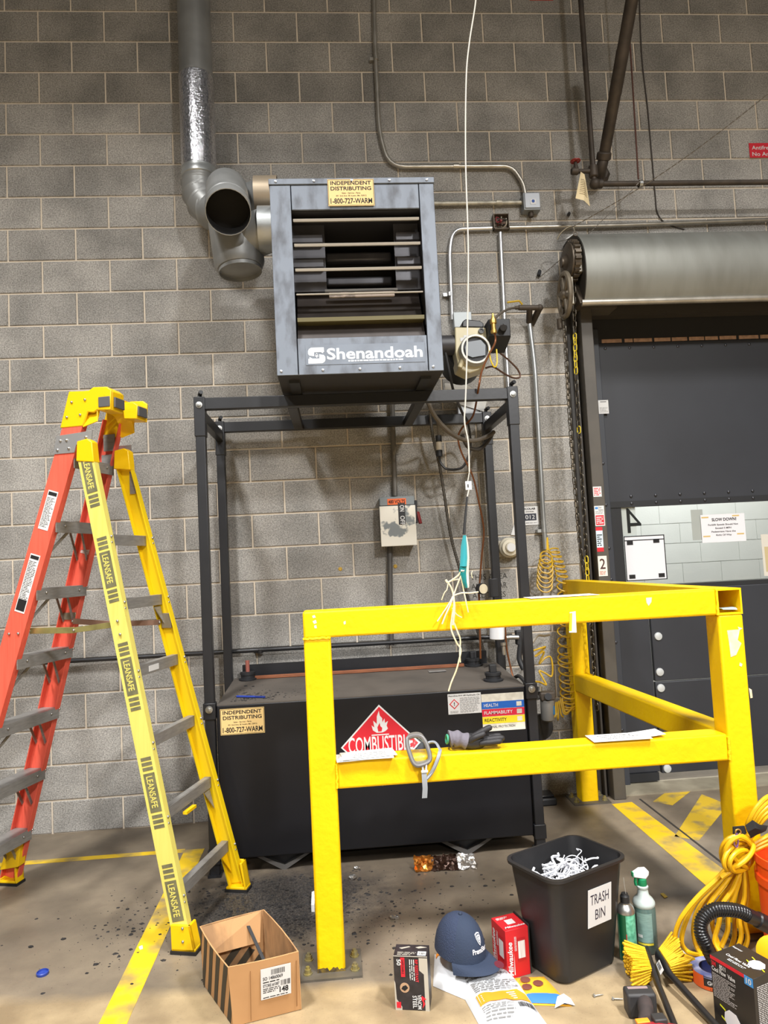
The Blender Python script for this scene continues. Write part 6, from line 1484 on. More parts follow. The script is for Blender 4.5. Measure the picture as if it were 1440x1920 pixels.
q = MB(); q.grid([[sm(s, u) + V((0, 0, .0035)) for u in [.1 + .8 * j / 10 * (1 - .25 * abs(s - .3) / .1 * (1 if s > .3 else 0)) for j in range(11)]] for s in (.22, .27, .32, .37)]); q.build('orange_arrow', ORG_, pk)
q = MB()
for k in range(4):
    s = .245 + k * .027; q.add([sm(s, .16) + V((0, 0, .0045)), sm(s, .70) + V((0, 0, .0045)), sm(s + .012, .70) + V((0, 0, .0045)), sm(s + .012, .16) + V((0, 0, .0045))], [(0, 1, 2, 3)])
q.build('arrow_bars', WHITE, pk)
q = MB(); r = random.Random(3); u = .66
while u < .92:
    l = r.choice((.006, .01, .014)); q.add([sm(.12, u) + V((0, 0, .004)), sm(.12, u + l) + V((0, 0, .004)), sm(.19, u + l) + V((0, 0, .004)), sm(.19, u) + V((0, 0, .004))], [(0, 1, 2, 3)]); u += l + r.choice((.006, .01))
q.build('barcode', INK, pk)
# orange glove pack under the bin
cC = [fl(985, 1885), fl(1072, 1888), fl(1020, 1832), fl(965, 1835)]
og = thing('earplug_pack', 'yellow-orange and blue plastic pack with clear end beside the trash bin', 'package', cC[0])
o, top = pillow('pouch', cC, .014, mat('amber_pack', C(240, 176, 50), .3, c2=C(226, 150, 40), scale=10), og, 8); _, smo = drape(top, 0, 1, 0, 1)
q = MB(); q.grid([[smo(s, u) + V((0, 0, .003)) for u in [.02 + .9 * j / 8 for j in range(9)]] for s in (.02, .1, .2, .26)]); q.build('blue_band', mat('blue_band', C(60, 120, 190), .35), og)
for (s, u) in ((.75, .25), (.6, .55), (.5, .2)): q = MB(); p = smo(s, u) + V((0, 0, .003)); q.lathe([(.018, 0), (.014, .001)], p, (0, 0, 1), 9); q.build('product_picture', mat('dark_maroon', C(110, 60, 50), .6), og)
q = MB(); pp = [fl(1040, 1890, .004), fl(1078, 1885, .004), fl(1070, 1872, .02), fl(1045, 1868, .018)]
q.grid([[pp[0], pp[0].lerp(pp[1], .5) + V((0, 0, .012)), pp[1]], [pp[3], pp[3].lerp(pp[2], .5) + V((0, 0, .012)), pp[2]]], .001); q.build('clear_end', mat('milky_plastic', C(206, 212, 222), .2), og)

# baseball cap ---------------------------------------------------------------
NAVY = mat('navy_twill', C(42, 54, 76), .85, bump=.3, bscale=220); NAVM = mat('navy_mesh', C(46, 58, 84), .8, bump=1., bscale=260)
cp_ = thing('baseball_cap', 'navy blue baseball cap resting on the coverall packages', 'cap', fl(870, 1812))
cc = V((fl(868, 1805, .07).x - .0, -1.755, .085)); yaw = math.radians(-52); cu = V((math.cos(yaw), math.sin(yaw), 0)); cv = V((-cu.y, cu.x, 0)); cz_ = V((0, 0, 1))
tilt = math.radians(5)
cu2 = cu * math.cos(tilt) - cz_ * math.sin(tilt) * 1.0; cw = cz_ * math.cos(tilt) + cu * math.sin(tilt)
def crown(a0, a1, k=10, d=0.):
    rows = []
    for i in range(9):
        ph = i / 8 * math.pi / 2; rr = math.cos(ph) ** .85 if i < 8 else .0; hh = math.sin(ph)
        rows.append([cc + (cu2 * math.cos(t) * .100 + cv * math.sin(t) * .082) * (rr + d) + cw * (.128 + d * .1) * hh for t in [a0 + (a1 - a0) * j / k for j in range(k + 1)]])
    return rows
MB().grid(crown(-1.15, 1.15, 14), .002).build('front_crown', NAVY, cp_, ang=80)
MB().grid(crown(1.15, math.pi, 12), .002).build('mesh_crown', NAVM, cp_, ang=80); MB().grid(crown(-math.pi, -1.15, 12), .002).build('mesh_crown', NAVM, cp_, ang=80)
rows = []
for i in range(9):
    t = i / 8
    row = []
    for j in range(15):
        a = -1.25 + 2.5 * j / 14; bse = cc + cu2 * math.cos(a) * .1 + cv * math.sin(a) * .082
        tip = cc + cu2 * (math.cos(a) * .1 + .068 * math.cos(a * 1.15) ** .7 if abs(a) < 1.36 else math.cos(a) * .1) + cv * math.sin(a) * .090 - cw * (.012 + .03 * (a / 1.25) ** 2)
        row.append(bse.lerp(tip, t) + cw * (.012 * math.sin(math.pi * t * .6)))
    rows.append(row)
MB().grid(rows, .003).build('brim', NAVY, cp_, ang=80)
MB().ball(cc + cw * .129, .007, 8).build('top_button', NAVY, cp_)
# emblem and name on the crown front, wrapped on the surface
def cpt(a, ph, d=.02):
    rr = math.cos(ph) ** .85; return cc + (cu2 * math.cos(a) * .100 + cv * math.sin(a) * .082) * (rr + d) + cw * (.128 + d * .1) * math.sin(ph)
def wraptxt(par, t, a0, a1, ph, h, m, bold):
    fcx = Face((0, 0, 0), (1, 0, 0), (0, 1, 0)); tmp = thing('t', '', '', (0, 0, 0)); o = txt(fcx, tmp, t, 0, 0, 1, m, 1., 0, bold)
    for v in o.data.vertices: v.co = cpt(a0 + v.co.x * (a1 - a0), ph + v.co.y * h) - ORG[par]
    o.parent = par; ORG[o] = ORG[par]; bpy.data.objects.remove(tmp); return o
THR = mat('white_thread', C(236, 236, 240), .7)
wraptxt(cp_, 'PremiStar', -.42, .42, .28, .13, THR, .025)
shp = [(-.5, .5), (0, .62), (.5, .5), (.46, .05), (.25, -.35), (0, -.62), (-.25, -.35), (-.46, .05)]
def shield(k, m, d, name):
    q = MB(); q.add([cpt(x * .34 * k + .02, .64 + y * .30 * k, d) for x, y in shp] , [tuple(range(8))]); return q.build(name, m, cp_)
shield(1., THR, .022, 'shield_outer'); shield(.8, NAVY, .026, 'shield_gap'); shield(.62, THR, .030, 'shield_inner'); shield(.4, NAVY, .034, 'shield_core')
st_ = [(math.sin(i * math.pi / 5) * (.11 if i % 2 == 0 else .05), math.cos(i * math.pi / 5) * (.12 if i % 2 == 0 else .055)) for i in range(10)]
q = MB(); q.add([cpt(.02 + x * .55, .65 + y * .55, .038) for x, y in st_], [tuple(range(10))]); q.build('star', THR, cp_)
bc_ = cc + cu2 * .15 + cv * .035 + cw * .002; q = MB().lathe([(.017, 0), (.017, .003)], bc_, cw + cu2 * .15, 18); q.build('brim_sticker', mat('maroon_sticker', C(96, 40, 52), .35), cp_)

# red hole-saw style carton -----------------------------------------------------
RC = mat('tool_red_carton', C(192, 26, 36), .45)
rb = fl(957, 1836) + V((-.010, -.004, 0)); ra = fl(917, 1790); rg = fl(1002, 1824)
u = (rg - rb); W_ = .092; t, fF, fT, fL = carton('red_tool_carton', 'red tool carton with white lettering standing beside the trash bin', 'box', rb, u[:2], W_, .105, .165, RC); D_ = .105; H_ = .165
for (fx_, wd) in ((fF, W_), (fL, D_)):
    q = MB(); a = .52 * wd; fx_.rect(q, a, .35 * H_, .3 * wd, .42 * H_, .0006, .0005); q.build('spool_picture', mat('white_spool', C(226, 222, 220), .5, c2=C(170, 160, 160), scale=20, stretch=(30, 30, 1)), t)
    q = MB(); fx_.rect(q, a - .03 * wd, .33 * H_, .36 * wd, .05 * H_, .0012, .0005); fx_.rect(q, a - .03 * wd, .74 * H_, .36 * wd, .05 * H_, .0012, .0005); q.build('spool_flange', mat('dark_red_print', C(170, 22, 34), .5), t)
    txt(fx_, t, 'Milwaukee', .26 * wd, .06 * H_, .2 * wd, WHITE, .115 if wd == W_ else .13, .0016, .02, rot=math.pi / 2, shear=.3)
    q = MB(); fx_.poly(q, [(.30 * wd, .08 * H_), (.34 * wd, .06 * H_), (.33 * wd, .5 * H_)], .0012, .0005); q.build('lightning_mark', WHITE, t)
    f90 = Face(fx_.p(.46 * wd, .55 * H_), fx_.y, -fx_.x); q = MB(); f90.lines(q, 0, 0, .3 * H_, .1 * wd, 3, .0012, .4); q.build('fine_print', WHITE, t)
q = MB(); fT.rect(q, .35 * W_, .35 * D_, .35 * W_, .3 * D_, .0006, .0005); q.build('spool_picture', MATS['white_spool'], t); txt(fT, t, 'Milwaukee', .1 * W_, .12 * D_, .12 * W_, WHITE, .08, .0016, .02, shear=.3)
q = MB(); fT.lines(q, .1 * W_, .72 * D_, .5 * W_, .15 * D_, 3, .0012, .4); q.build('fine_print', WHITE, t)
q = MB(); o_ = rb + fF.x * W_; q.par(o_ + V((0, 0, .002)), fF.x * .005, -fL.x * D_, V((0, 0, H_ + .004))); q.build('black_edge', INK, t)

# trash bin ------------------------------------------------------------------
BN = mat('black_bin_plastic', C(31, 31, 33), .45, c2=C(40, 39, 40), scale=6, bump=.05)
bn_ = thing('trash_bin', 'black plastic trash bin with white label at the front right', 'trash bin', (2.73, -1.72, 0))
th = math.radians(27); bu_, bv_ = V((math.cos(th), math.sin(th), 0)), V((-math.sin(th), math.cos(th), 0)); bcn = V((2.716, -1.745, 0)); HB = .375
def rr_ring(hw, hd_, rad, z, c_=None, k=5):
    out_ = []
    for (sx, sy, a0) in ((1, 1, 0), (-1, 1, 90), (-1, -1, 180), (1, -1, 270)):
        for i in range(k + 1):
            a = math.radians(a0 + 90 * i / k); out_.append((c_ or bcn) + bu_ * (sx * (hw - rad) + math.cos(a) * rad) + bv_ * (sy * (hd_ - rad) + math.sin(a) * rad) + V((0, 0, z)))
    return out_
bt_, bb_ = (.178, .128), (.138, .094)
def bsz(t): return bb_[0] + (bt_[0] - bb_[0]) * t, bb_[1] + (bt_[1] - bb_[1]) * t
ringsB = [rr_ring(bb_[0] - .012, bb_[1] - .012, .03, .0)]
for t in (.02, .1, .5, .9, .96): ringsB.append(rr_ring(*bsz(t), .045, HB * t))
ringsB += [rr_ring(bt_[0] + .004, bt_[1] + .004, .05, HB * .965), rr_ring(bt_[0] + .012, bt_[1] + .012, .055, HB * .975), rr_ring(bt_[0] + .012, bt_[1] + .012, .055, HB), rr_ring(bt_[0] - .0, bt_[1] - .0, .048, HB + .002)]
for t in (.9, .5, .04): a = bsz(t); ringsB.append(rr_ring(a[0] - .004, a[1] - .004, .042, HB * t))
q = MB().grid(ringsB, 0, closed=True); n_ = len(ringsB[0]); q.f.append(tuple(range(n_))); q.f.append(tuple(range((len(ringsB) - 1) * n_, len(ringsB) * n_)))
q.build('body', BN, bn_, ang=50)
tp_, bt0 = bsz(.82), bsz(.38)
pA = bcn - bv_ * bsz(.45)[1] + V((0, 0, HB * .45)); pB = bcn - bv_ * bsz(.82)[1] + V((0, 0, HB * .82))
ff = Face(pA + bu_ * -.022 - bv_ * .0012, bu_, pB - pA)
lb = ff.plate('label', WHITE, bn_, 0, 0, .118, .135, 0, .0012); txt(ff, lb, 'TRASH', .012, .078, .036, mat('dark_violet_ink', C(44, 38, 56), .6), .092, .0018, .0); txt(ff, lb, 'BIN', .036, .022, .036, MATS['dark_violet_ink'], .05, .0018, .0)
r = random.Random(12); q = MB()
for i in range(80):
    p = bcn + bu_ * r.uniform(-.1, .1) + bv_ * r.uniform(-.06, .06) + V((0, 0, HB * .78 + r.uniform(-.02, .03))); pts = [p]
    for k in range(4): p = p + V((r.uniform(-.04, .04), r.uniform(-.03, .03), r.uniform(-.025, .028))); pts.append(p)
    pts = [V((min(max((v - bcn).dot(bu_), -.13), .13) * bu_.x - min(max((v - bcn).dot(bv_), -.085), .085) * bu_.y + bcn.x, min(max((v - bcn).dot(bu_), -.13), .13) * bu_.y + min(max((v - bcn).dot(bv_), -.085), .085) * bu_.x + bcn.y, min(v.z, HB * .93))) for v in pts]
    q.tube(smooth(pts, 3), r.choice((.002, .0035, .005)), 4)
q.box(bcn + V((-.08, -.06, HB * .66)), bcn + V((.08, .06, HB * .72)))
tag(q.build('shredded_waste', mat('white_shreds', C(214, 216, 222), .7), None), 'white shredded strips filling the trash bin', 'waste', kind='stuff')

# aerosol can ---------------------------------------------------------------
p = fl(1177, 1804) + V((.014, .022, 0)); ac = thing('aerosol_can', 'green aerosol can with black cap beside the trash bin', 'aerosol can', p)
MB().lathe([(.030, 0), (.032, .003), (.032, .165), (.0315, .168)], p, n=26).build('can', mat('mottled_green_label', C(110, 190, 160), .4, c2=C(30, 110, 78), scale=60, lo=.42, hi=.6), ac)
MB().lathe([(.033, .166), (.033, .172), (.028, .186), (.018, .196), (.018, .2)], p, n=26).build('dome', STEEL, ac); MB().lathe([(.0165, .198), (.0165, .222), (.013, .226), (.012, .232)], p, n=18).build('cap', BLK, ac)
MB().cyl(p + V((.003, -.006, .23)), p + V((-.002, -.006, .29)), .0008, n=5).build('straw', mat('clear_straw', C(180, 180, 176), .3), ac)
rows = [[p + V((.0325 * math.cos(a), .0325 * math.sin(a), z)) for a in [math.radians(195 + 10 * j) for j in range(6)]] for z in (.004, .165)]; MB().grid(rows, .0004).build('dark_green_band', mat('deep_green', C(10, 84, 52), .4), ac)
rows = [[p + V((.033 * math.cos(a), .033 * math.sin(a), z)) for a in [math.radians(243 + 2 * j) for j in range(3)]] for z in (.004, .10)]; MB().grid(rows, .0004).build('red_line', RED, ac)
# spray bottle ---------------------------------------------------------------
p = fl(1222, 1792) + V((.0, .04, 0)); sb = thing('spray_bottle', 'trigger spray bottle of green cleaner with white and green head', 'spray bottle', p)
MB().lathe([(.036, 0), (.040, .006), (.041, .10), (.041, .150), (.038, .162)], p, n=28).build('lower_bottle', mat('green_liquid', C(82, 104, 100), .2, c2=C(70, 92, 88), scale=6), sb)
MB().lathe([(.038, .162), (.041, .168), (.041, .176), (.034, .188), (.022, .200), (.018, .222), (.021, .226), (.021, .232), (.014, .236)], p, n=28).build('upper_bottle', mat('milky_bottle', C(178, 190, 188), .3), sb)
GRN = mat('green_plastic', C(20, 130, 84), .4)
MB().lathe([(.016, .234), (.017, .236), (.016, .258), (.012, .260)], p, n=16).build('collar', GRN, sb)
MB().prism([p + V((x, -.011, z)) for x, z in ((-.034, .282), (-.034, .268), (-.008, .262), (.012, .258), (.024, .272), (.026, .284), (.016, .296), (-.008, .296))], (0, .022, 0)).build('head', WHITE, sb, bev=.003)
MB().box(p + V((-.037, -.008, .268)), p + V((-.033, .008, .284))).build('nozzle', GRN, sb); MB().tube([p + V((-.022, 0, .27)), p + V((-.026, 0, .25)), p + V((-.024, 0, .236))], .006, 6).build('trigger', GRN, sb)
rows = [[p + V((.0418 * math.cos(a), .0418 * math.sin(a), z)) for a in [math.radians(205 + 10 * j) for j in range(9)]] for z in (.045, .148)]; lbq = MB().grid(rows, .0004).build('label', mat('pale_green_label', C(124, 152, 146), .5, c2=C(98, 126, 122), scale=40, stretch=(1, 1, 6)), sb)
rows = [[p + V((.042 * math.cos(a), .042 * math.sin(a), z)) for a in [math.radians(205 + 10 * j) for j in range(9)]] for z in (.036, .043)]; MB().grid(rows, .0004).build('yellow_band', mat('yellow_band', C(214, 196, 60), .5), sb)
rows = [[p + V((.0425 * math.cos(a), .0425 * math.sin(a), z)) for a in [math.radians(208 + 4 * j) for j in range(7)]] for z in (.062, .072)]; MB().grid(rows, .0004).build('logo_patch', WHITE, sb)

# scrub brushes ----------------------------------------------------------------
BRI = mat('yellow_bristle', C(226, 178, 8), .7, bump=.8, bscale=180, c2=C(196, 146, 6), scale=60)
def brush(label, hd0, hd1, hend, bdir, blen, seed):
    t = thing('scrub_brush', label, 'brush', hend); hd0, hd1, hend, bdir = V(hd0), V(hd1), V(hend), V(bdir).normalized()
    P = smooth([hd0, hd0.lerp(hd1, .5), hd1, hd1.lerp(hend, .3) , hend], 4)
    ax_ = (hend - hd0).normalized(); side = ax_.cross(bdir).normalized()
    # flat block with narrowing handle
    rows = []
    for i, p in enumerate(P):
        s = i / (len(P) - 1); w_ = .024 if s < .42 else (.024 - .011 * min(1, (s - .42) / .12)); h_ = .011 if s < .42 else .0105
        rows.append([p + side * (w_ * math.cos(a)) + bdir * (h_ * math.sin(a)) for a in [k * math.pi / 6 for k in range(12)]])
    q = MB().grid(rows, 0, closed=True); n_ = 12; q.f.append(tuple(range(n_))); q.f.append(tuple(range(len(q.v) - n_, len(q.v)))); q.build('handle', mat('black_handle', C(34, 33, 34), .4), t, ang=50)
    r = random.Random(seed); ux_ = (hd1 - hd0); q = MB()
    for i in range(15):
        for j in range(6):
            b_ = hd0 + ux_ * (.02 + .96 * i / 14) + side * (-.018 + .036 * j / 5) + bdir * .008
            d = bdir * blen * (1 + .12 * math.sin(i * .5)) + ux_.normalized() * ((i / 14 - .5) * .055) + side * ((j / 5 - .5) * .04)
            q.tube([b_, b_ + d * .5 + V((r.uniform(-.001, .001),) * 3), b_ + d + V((r.uniform(-.003, .003), r.uniform(-.003, .003), r.uniform(-.003, .003)))], [.0030, .0038, .0042], 5)
    q.build('bristles', BRI, t)['kind'] = 'stuff'; return t, Face(hd0.lerp(hd1, .2) - bdir * .0115 + side * .015, (hd1 - hd0), -side)
brush('yellow scrub brush with black handle, left of the pair', fl(1213, 1785, .055), fl(1226, 1826, .045), fl(1276, 1950, .02), (-.98, -.1, -.02), .074, 3)
t, fc = brush('yellow scrub brush with label and black handle, right of the pair', fl(1232, 1790, .055), fl(1254, 1824, .045), fl(1362, 1945, .015), (.92, .38, -.02), .080, 4)
pA, pB = fl(1237, 1796, .07), fl(1250, 1826, .06); fc = Face(fl(1233, 1805, .066), pB - pA, (.4, .3, .6)); fc.plate('price_label', WHITE, t, 0, -.008, .05, .02, 0, .001); q = MB(); fc.bars(q, .004, -.005, .03, .014, 12, .0012); q.build('barcode', INK, t)

# cordless drill at the bottom edge --------------------------------------------
DRB = mat('drill_black', C(48, 47, 48), .55); dr = thing('cordless_drill', 'red and black cordless drill lying at the bottom edge of the picture', 'drill', fl(1200, 1915))
a = fl(1173, 1868, .06); b_ = fl(1228, 1866, .06)
u = (b_ - a); W_ = u.length; u.normalize(); v = V((-u.y, u.x, 0))
MB().par(a - v * .02 + V((0, 0, -.06)), u * W_, v * .055, V((0, 0, .075))).build('battery', DRB, dr, bev=.008)
fc = Face(a - v * .02 + V((0, 0, .0155)), u, v); fc.plate('battery_label', mat('grey_red_label', C(150, 130, 130), .5), dr, .012, .03, W_ - .03, .012)
c_ = fl(1212, 1880, .05); e_ = fl(1210, 1935, .045)
MB().tube(smooth([c_ + V((0, .02, 0)), c_.lerp(e_, .3), c_.lerp(e_, .7), e_], 4), [.022, .023, .024, .024, .023, .022, .022, .022, .023, .024, .026, .028, .03], 14).build('grip', mat('worn_grip', C(50, 46, 46), .7, c2=C(80, 66, 64), scale=18), dr)
f_ = e_ + V((0, -.03, .0)); MB().tube([f_ + V((-.07, .0, -.0)), f_ + V((-.04, 0, .008)), f_ + V((.03, 0, .008)), f_ + V((.09, -.0, .0))], [.026, .032, .034, .028], 16).build('motor_housing', mat('drill_red', C(150, 36, 44), .5), dr)
MB().box(f_ + V((.02, -.0, .03)), f_ + V((.06, .035, .05))).build('selector', DRB, dr, bev=.004); MB().box(f_ + V((-.03, .01, .034)), f_ + V((.01, .03, .042))).build('orange_slide', ORG_, dr, bev=.002)

# tape roll ---------------------------------------------------------------------
p = fl(1335, 1845, .0); p = V((p.x + .012, p.y + .015, 0)); tp = thing('tape_roll', 'roll of duct tape with orange and black wrapper lying flat', 'tape', p)
MB().lathe([(.040, .002), (.066, .0), (.067, .003), (.067, .044), (.066, .047), (.040, .047), (.040, .002)], p, n=36, caps=False).build('roll', mat('black_tape_wrap', C(40, 38, 42), .35), tp)
MB().lathe([(.0675, .002), (.0675, .014)], p, n=36, caps=False).build('orange_band', mat('orange_band', C(226, 96, 40), .4), tp)
MB().lathe([(.042, .0475), (.0665, .0475), (.0672, .040)], p, n=36, caps=False).build('top_label', mat('blue_silver_label', C(90, 110, 180), .3, c2=C(205, 208, 216), scale=22), tp)
MB().lathe([(.0395, .003), (.0395, .046)], p, n=30, caps=False).build('core', mat('dark_blue_core', C(24, 34, 84), .5), tp)
def cyl_txt(par, c_, rad, t, a0, a1, z, h, m, bold=.02):
    fcx = Face((0, 0, 0), (1, 0, 0), (0, 1, 0)); tmp = thing('t', '', '', (0, 0, 0)); o = txt(fcx, tmp, t, 0, 0, 1, m, 1., 0, bold)
    for v_ in o.data.vertices:
        a = a0 + v_.co.x * (a1 - a0); v_.co = c_ + V((rad * math.cos(a), rad * math.sin(a), z + v_.co.y * h)) - ORG[par]
    o.parent = par; ORG[o] = ORG[par]; bpy.data.objects.remove(tmp); return o
cyl_txt(tp, p, .0682, 'GORILLA', math.radians(228), math.radians(290), .021, .012, WHITE, .03); cyl_txt(tp, p, .0686, '1.88 in x 35 yd', math.radians(235), math.radians(285), .005, .006, INK, .01)
rows = [[p + V((.0678 * math.cos(a), .0678 * math.sin(a), z)) for a in [math.radians(178 + 8 * j) for j in range(6)]] for z in (.003, .046)]; MB().grid(rows, .0003).build('orange_patch', MATS['orange_band'], tp)

# respirator carton --------------------------------------------------------------
BX = mat('black_respirator_carton', C(40, 37, 36), .35); o0 = fl(1341, 1916); o1 = fl(1427, 1975); H_ = .205
u = o1 - o0; W_ = .155; t, fF, fT, fL = carton('respirator_carton', 'black respirator carton with red stripe at the bottom right corner', 'box', o0, u[:2], W_, .13, H_, BX); D_ = .13
fF.plate('red_stripe', RED, t, 0, .945 * H_, .8 * W_, .05 * H_, .0002, .0006); fF.plate('blue_square', mat('count_blue', C(60, 140, 210), .5), t, .8 * W_, .87 * H_, .19 * W_, .125 * H_, .0002, .0008)
txt(fF, t, '10', .84 * W_, .895 * H_, .016, WHITE, .018, .0014, .015); txt(fF, t, '3M', .03 * W_, .865 * H_, .013, RED, .016, .0012, .03); txt(fF, t, '8511', .22 * W_, .865 * H_, .013, WHITE, .022, .0012, .02)
txt(fF, t, 'Cool Flow  Valve', .03 * W_, .79 * H_, .013, WHITE, .085, .0012, .02); q = MB(); fF.lines(q, .03 * W_, .40 * H_, .55 * W_, .36 * H_, 15, .0008, .35); q.build('fine_print', mat('pale_grey_ink', C(186, 182, 180), .6), t)
def mask(fx_, a, b_, k, par):
    q = MB(); fx_.poly(q, [(a + x * k, b_ + y * k) for x, y in ((-.5, .3), (-.2, .55), (.25, .5), (.55, .1), (.5, -.3), (.15, -.6), (-.3, -.5), (-.55, -.1))], .0008, .0006); o = q.build('mask_picture', mat('mask_white', C(226, 224, 228), .6), par)
    q = MB()
    for (x, y, dx, dy) in ((-.8, .5, .35, -.15), (-.75, -.1, .25, -.12), (.5, -.2, .3, -.12)): fx_.poly(q, [(a + x * k, b_ + y * k), (a + (x + dx) * k, b_ + (y + dy) * k), (a + (x + dx) * k, b_ + (y + dy + .08) * k), (a + x * k, b_ + (y + .08) * k)], .0008, .0006)
    q.build('mask_strap', MATS['lime_stripe'], o); return o
mask(fF, .45 * W_, .18 * H_, .055, t); mask(fT, .72 * W_, .55 * D_, .045, t)
txt(fT, t, 'Cool Flow Valve', .16 * W_, .3 * D_, .011, WHITE, .085, .0008, .02); txt(fT, t, 'Respirator', .03 * W_, .72 * D_, .008, WHITE, .035, .0008, .01); q = MB(); fT.lines(q, .3 * W_, .14 * D_, .4 * W_, .1 * D_, 2, .0008, .4); q.build('fine_print', WHITE, t)
fR = Face(o0 + fF.x * W_, -fL.x, (0, 0, 1)); q = MB(); fR.lines(q, .012, .03 * H_, D_ - .02, .85 * H_, 34, .0008, .45); q.build('side_print', MATS['pale_grey_ink'], t)

# orange bucket --------------------------------------------------------------------
p = fl(1505, 1760); p = V((3.535, -1.87, 0)); HBk = .37
bk = thing('orange_bucket', 'orange plastic bucket cut off by the right edge of the picture', 'bucket', p); OB = mat('orange_bucket_plastic', C(240, 84, 30), .35)
MB().lathe([(.128, 0), (.130, .004), (.142, HBk - .10), (.152, HBk - .098), (.152, HBk - .07), (.143, HBk - .066), (.146, HBk - .03), (.152, HBk - .028), (.152, HBk), (.147, HBk), (.136, .01), (.0, .008)], p, n=40, caps=False).build('body', OB, bk)
rows = [[p + V((rr * math.cos(a), rr * math.sin(a), z)) for a in [math.radians(165 + 8 * j) for j in range(10)]] for z, rr in ((.03, .1325), (.19, .1385))]; MB().grid(rows, .0004).build('pale_print', mat('pink_print', C(238, 196, 190), .5, c2=C(236, 96, 50), scale=24, lo=.5, hi=.53), bk)

# yellow extension cord bundle ------------------------------------------------------
YC = mat('yellow_cord_jacket', C(218, 168, 14), .42, c2=C(172, 122, 12), scale=14, lo=.55, hi=.75)
yc = thing('extension_cord', 'yellow extension cord bundle tied by a black strap hanging on the right guard post', 'cord', fl(1390, 1760))
YY = GY - .10
def yl(pts, r_=.0085): MB().tube(smooth([at(*p) if len(p) == 3 else at(p[0], p[1], YY) for p in pts], 6), r_, 8).build('cord_loop', YC, yc)
for k, pts in enumerate((
    [(1378, 1605), (1352, 1640), (1310, 1680), (1278, 1720), (1266, 1755), (1272, 1785), (1300, 1800, -1.86)],
    [(1380, 1610), (1340, 1655), (1305, 1690), (1285, 1730), (1278, 1765), (1290, 1785), (1315, 1792, -1.84)],
    [(1384, 1618), (1350, 1660), (1312, 1700), (1300, 1740), (1306, 1775), (1322, 1798, -1.84)],
    [(1382, 1622), (1360, 1655), (1330, 1695), (1318, 1735), (1325, 1775), (1345, 1790, -1.8)],
    [(1388, 1625), (1370, 1660), (1345, 1695), (1335, 1730), (1345, 1765), (1350, 1785, -1.8)],
    [(1390, 1628), (1375, 1665), (1352, 1700), (1348, 1730), (1340, 1765), (1352, 1788, -1.8)],
    [(1392, 1630), (1380, 1670), (1366, 1710), (1364, 1745), (1352, 1775)],
    [(1394, 1630), (1388, 1680), (1378, 1720), (1377, 1755), (1368, 1785)],
    [(1396, 1632), (1396, 1680), (1386, 1720), (1390, 1755), (1380, 1785)],
    [(1398, 1632), (1402, 1680), (1396, 1725), (1402, 1758), (1393, 1785)])):
    yl([(p[0], p[1], (YY if len(p) == 2 else p[2]) + .012 * ((k * 7) % 5 - 2)) for p in pts])
# the knot
for k, (cx_, cy_, rx, ry, ph) in enumerate(((1382, 1600, 30, 32, 0), (1386, 1598, 27, 30, .4), (1380, 1606, 22, 26, 1.0), (1390, 1604, 24, 22, 2.1), (1388, 1614, 20, 20, .8))):
    MB().tube([at(cx_ + rx * math.cos(t) * math.cos(ph * .4) - ry * math.sin(t) * math.sin(ph * .4), cy_ + ry * math.sin(t), YY - .02 + .03 * math.sin(t + ph * 2) - .006 * k) for t in [j * math.pi / 12 for j in range(24)]], .0085, 8, closed=True).build('knot_turn', YC, yc)
yl([(1352, 1645, YY - .045), (1370, 1632, YY - .05), (1392, 1612, YY - .045), (1406, 1598, YY - .03)], .0095)
yl([(1368, 1585, YY - .03), (1376, 1608, YY - .045), (1392, 1622, YY - .04), (1402, 1628, YY - .02)])
for k in range(5):
    yl([(1398 + 2 * k, 1560 + 3 * k, YY - .0 - .006 * k), (1404 + 4 * k, 1540 + 3 * k, YY - .02), (1420 + 4 * k, 1512 + 5 * k, YY - .03), (1445 + 3 * k, 1492 + 8 * k, YY - .02), (1475, 1500 + 12 * k, YY)])
for k in range(3): yl([(1400 + 4 * k, 1590 + 4 * k, YY - .01), (1425, 1575 + 7 * k, YY - .015), (1455, 1560 + 8 * k, YY - .01)])
sk = thing('hanging_strap', 'black hook-and-loop strap with brass eyelet holding the yellow cord bundle', 'strap', at(1400, 1560, YY - .04)); SB = mat('black_webbing', C(28, 27, 28), .9)
MB().prism([at(x, y, YY - .045) for x, y in ((1375, 1551), (1396, 1549), (1400, 1562), (1392, 1570), (1376, 1572))], (0, .006, 0)).build('eyelet_tab', SB, sk)
MB().grid([[at(1398, 1548, YY - .05), at(1402, 1560, YY - .055), at(1408, 1572, YY - .045)], [at(1412, 1538, YY - .055), at(1416, 1553, YY - .065), at(1420, 1565, YY - .05)], [at(1424, 1546, YY - .055), at(1428, 1556, YY - .065), at(1428, 1562, YY - .05)], [at(1440, 1548, YY - .03), at(1438, 1554, YY - .03), at(1436, 1558, YY - .03)]], .006).build('strap_wrap', SB, sk)
MB().tube([at(1384 + 5 * math.cos(t), 1560 + 5 * math.sin(t), YY - .048) for t in [j * math.pi / 8 for j in range(16)]], .0028, 6, closed=True).build('eyelet', BRASS, sk)
MB().tube(smooth([at(x, y, YY - .052) for x, y in ((1382, 1562), (1384, 1575), (1382, 1588), (1377, 1584), (1377, 1574), (1381, 1562))], 4), .003, 6).build('carabiner', mat('purple_metal', C(140, 110, 170), .3, .7), sk)

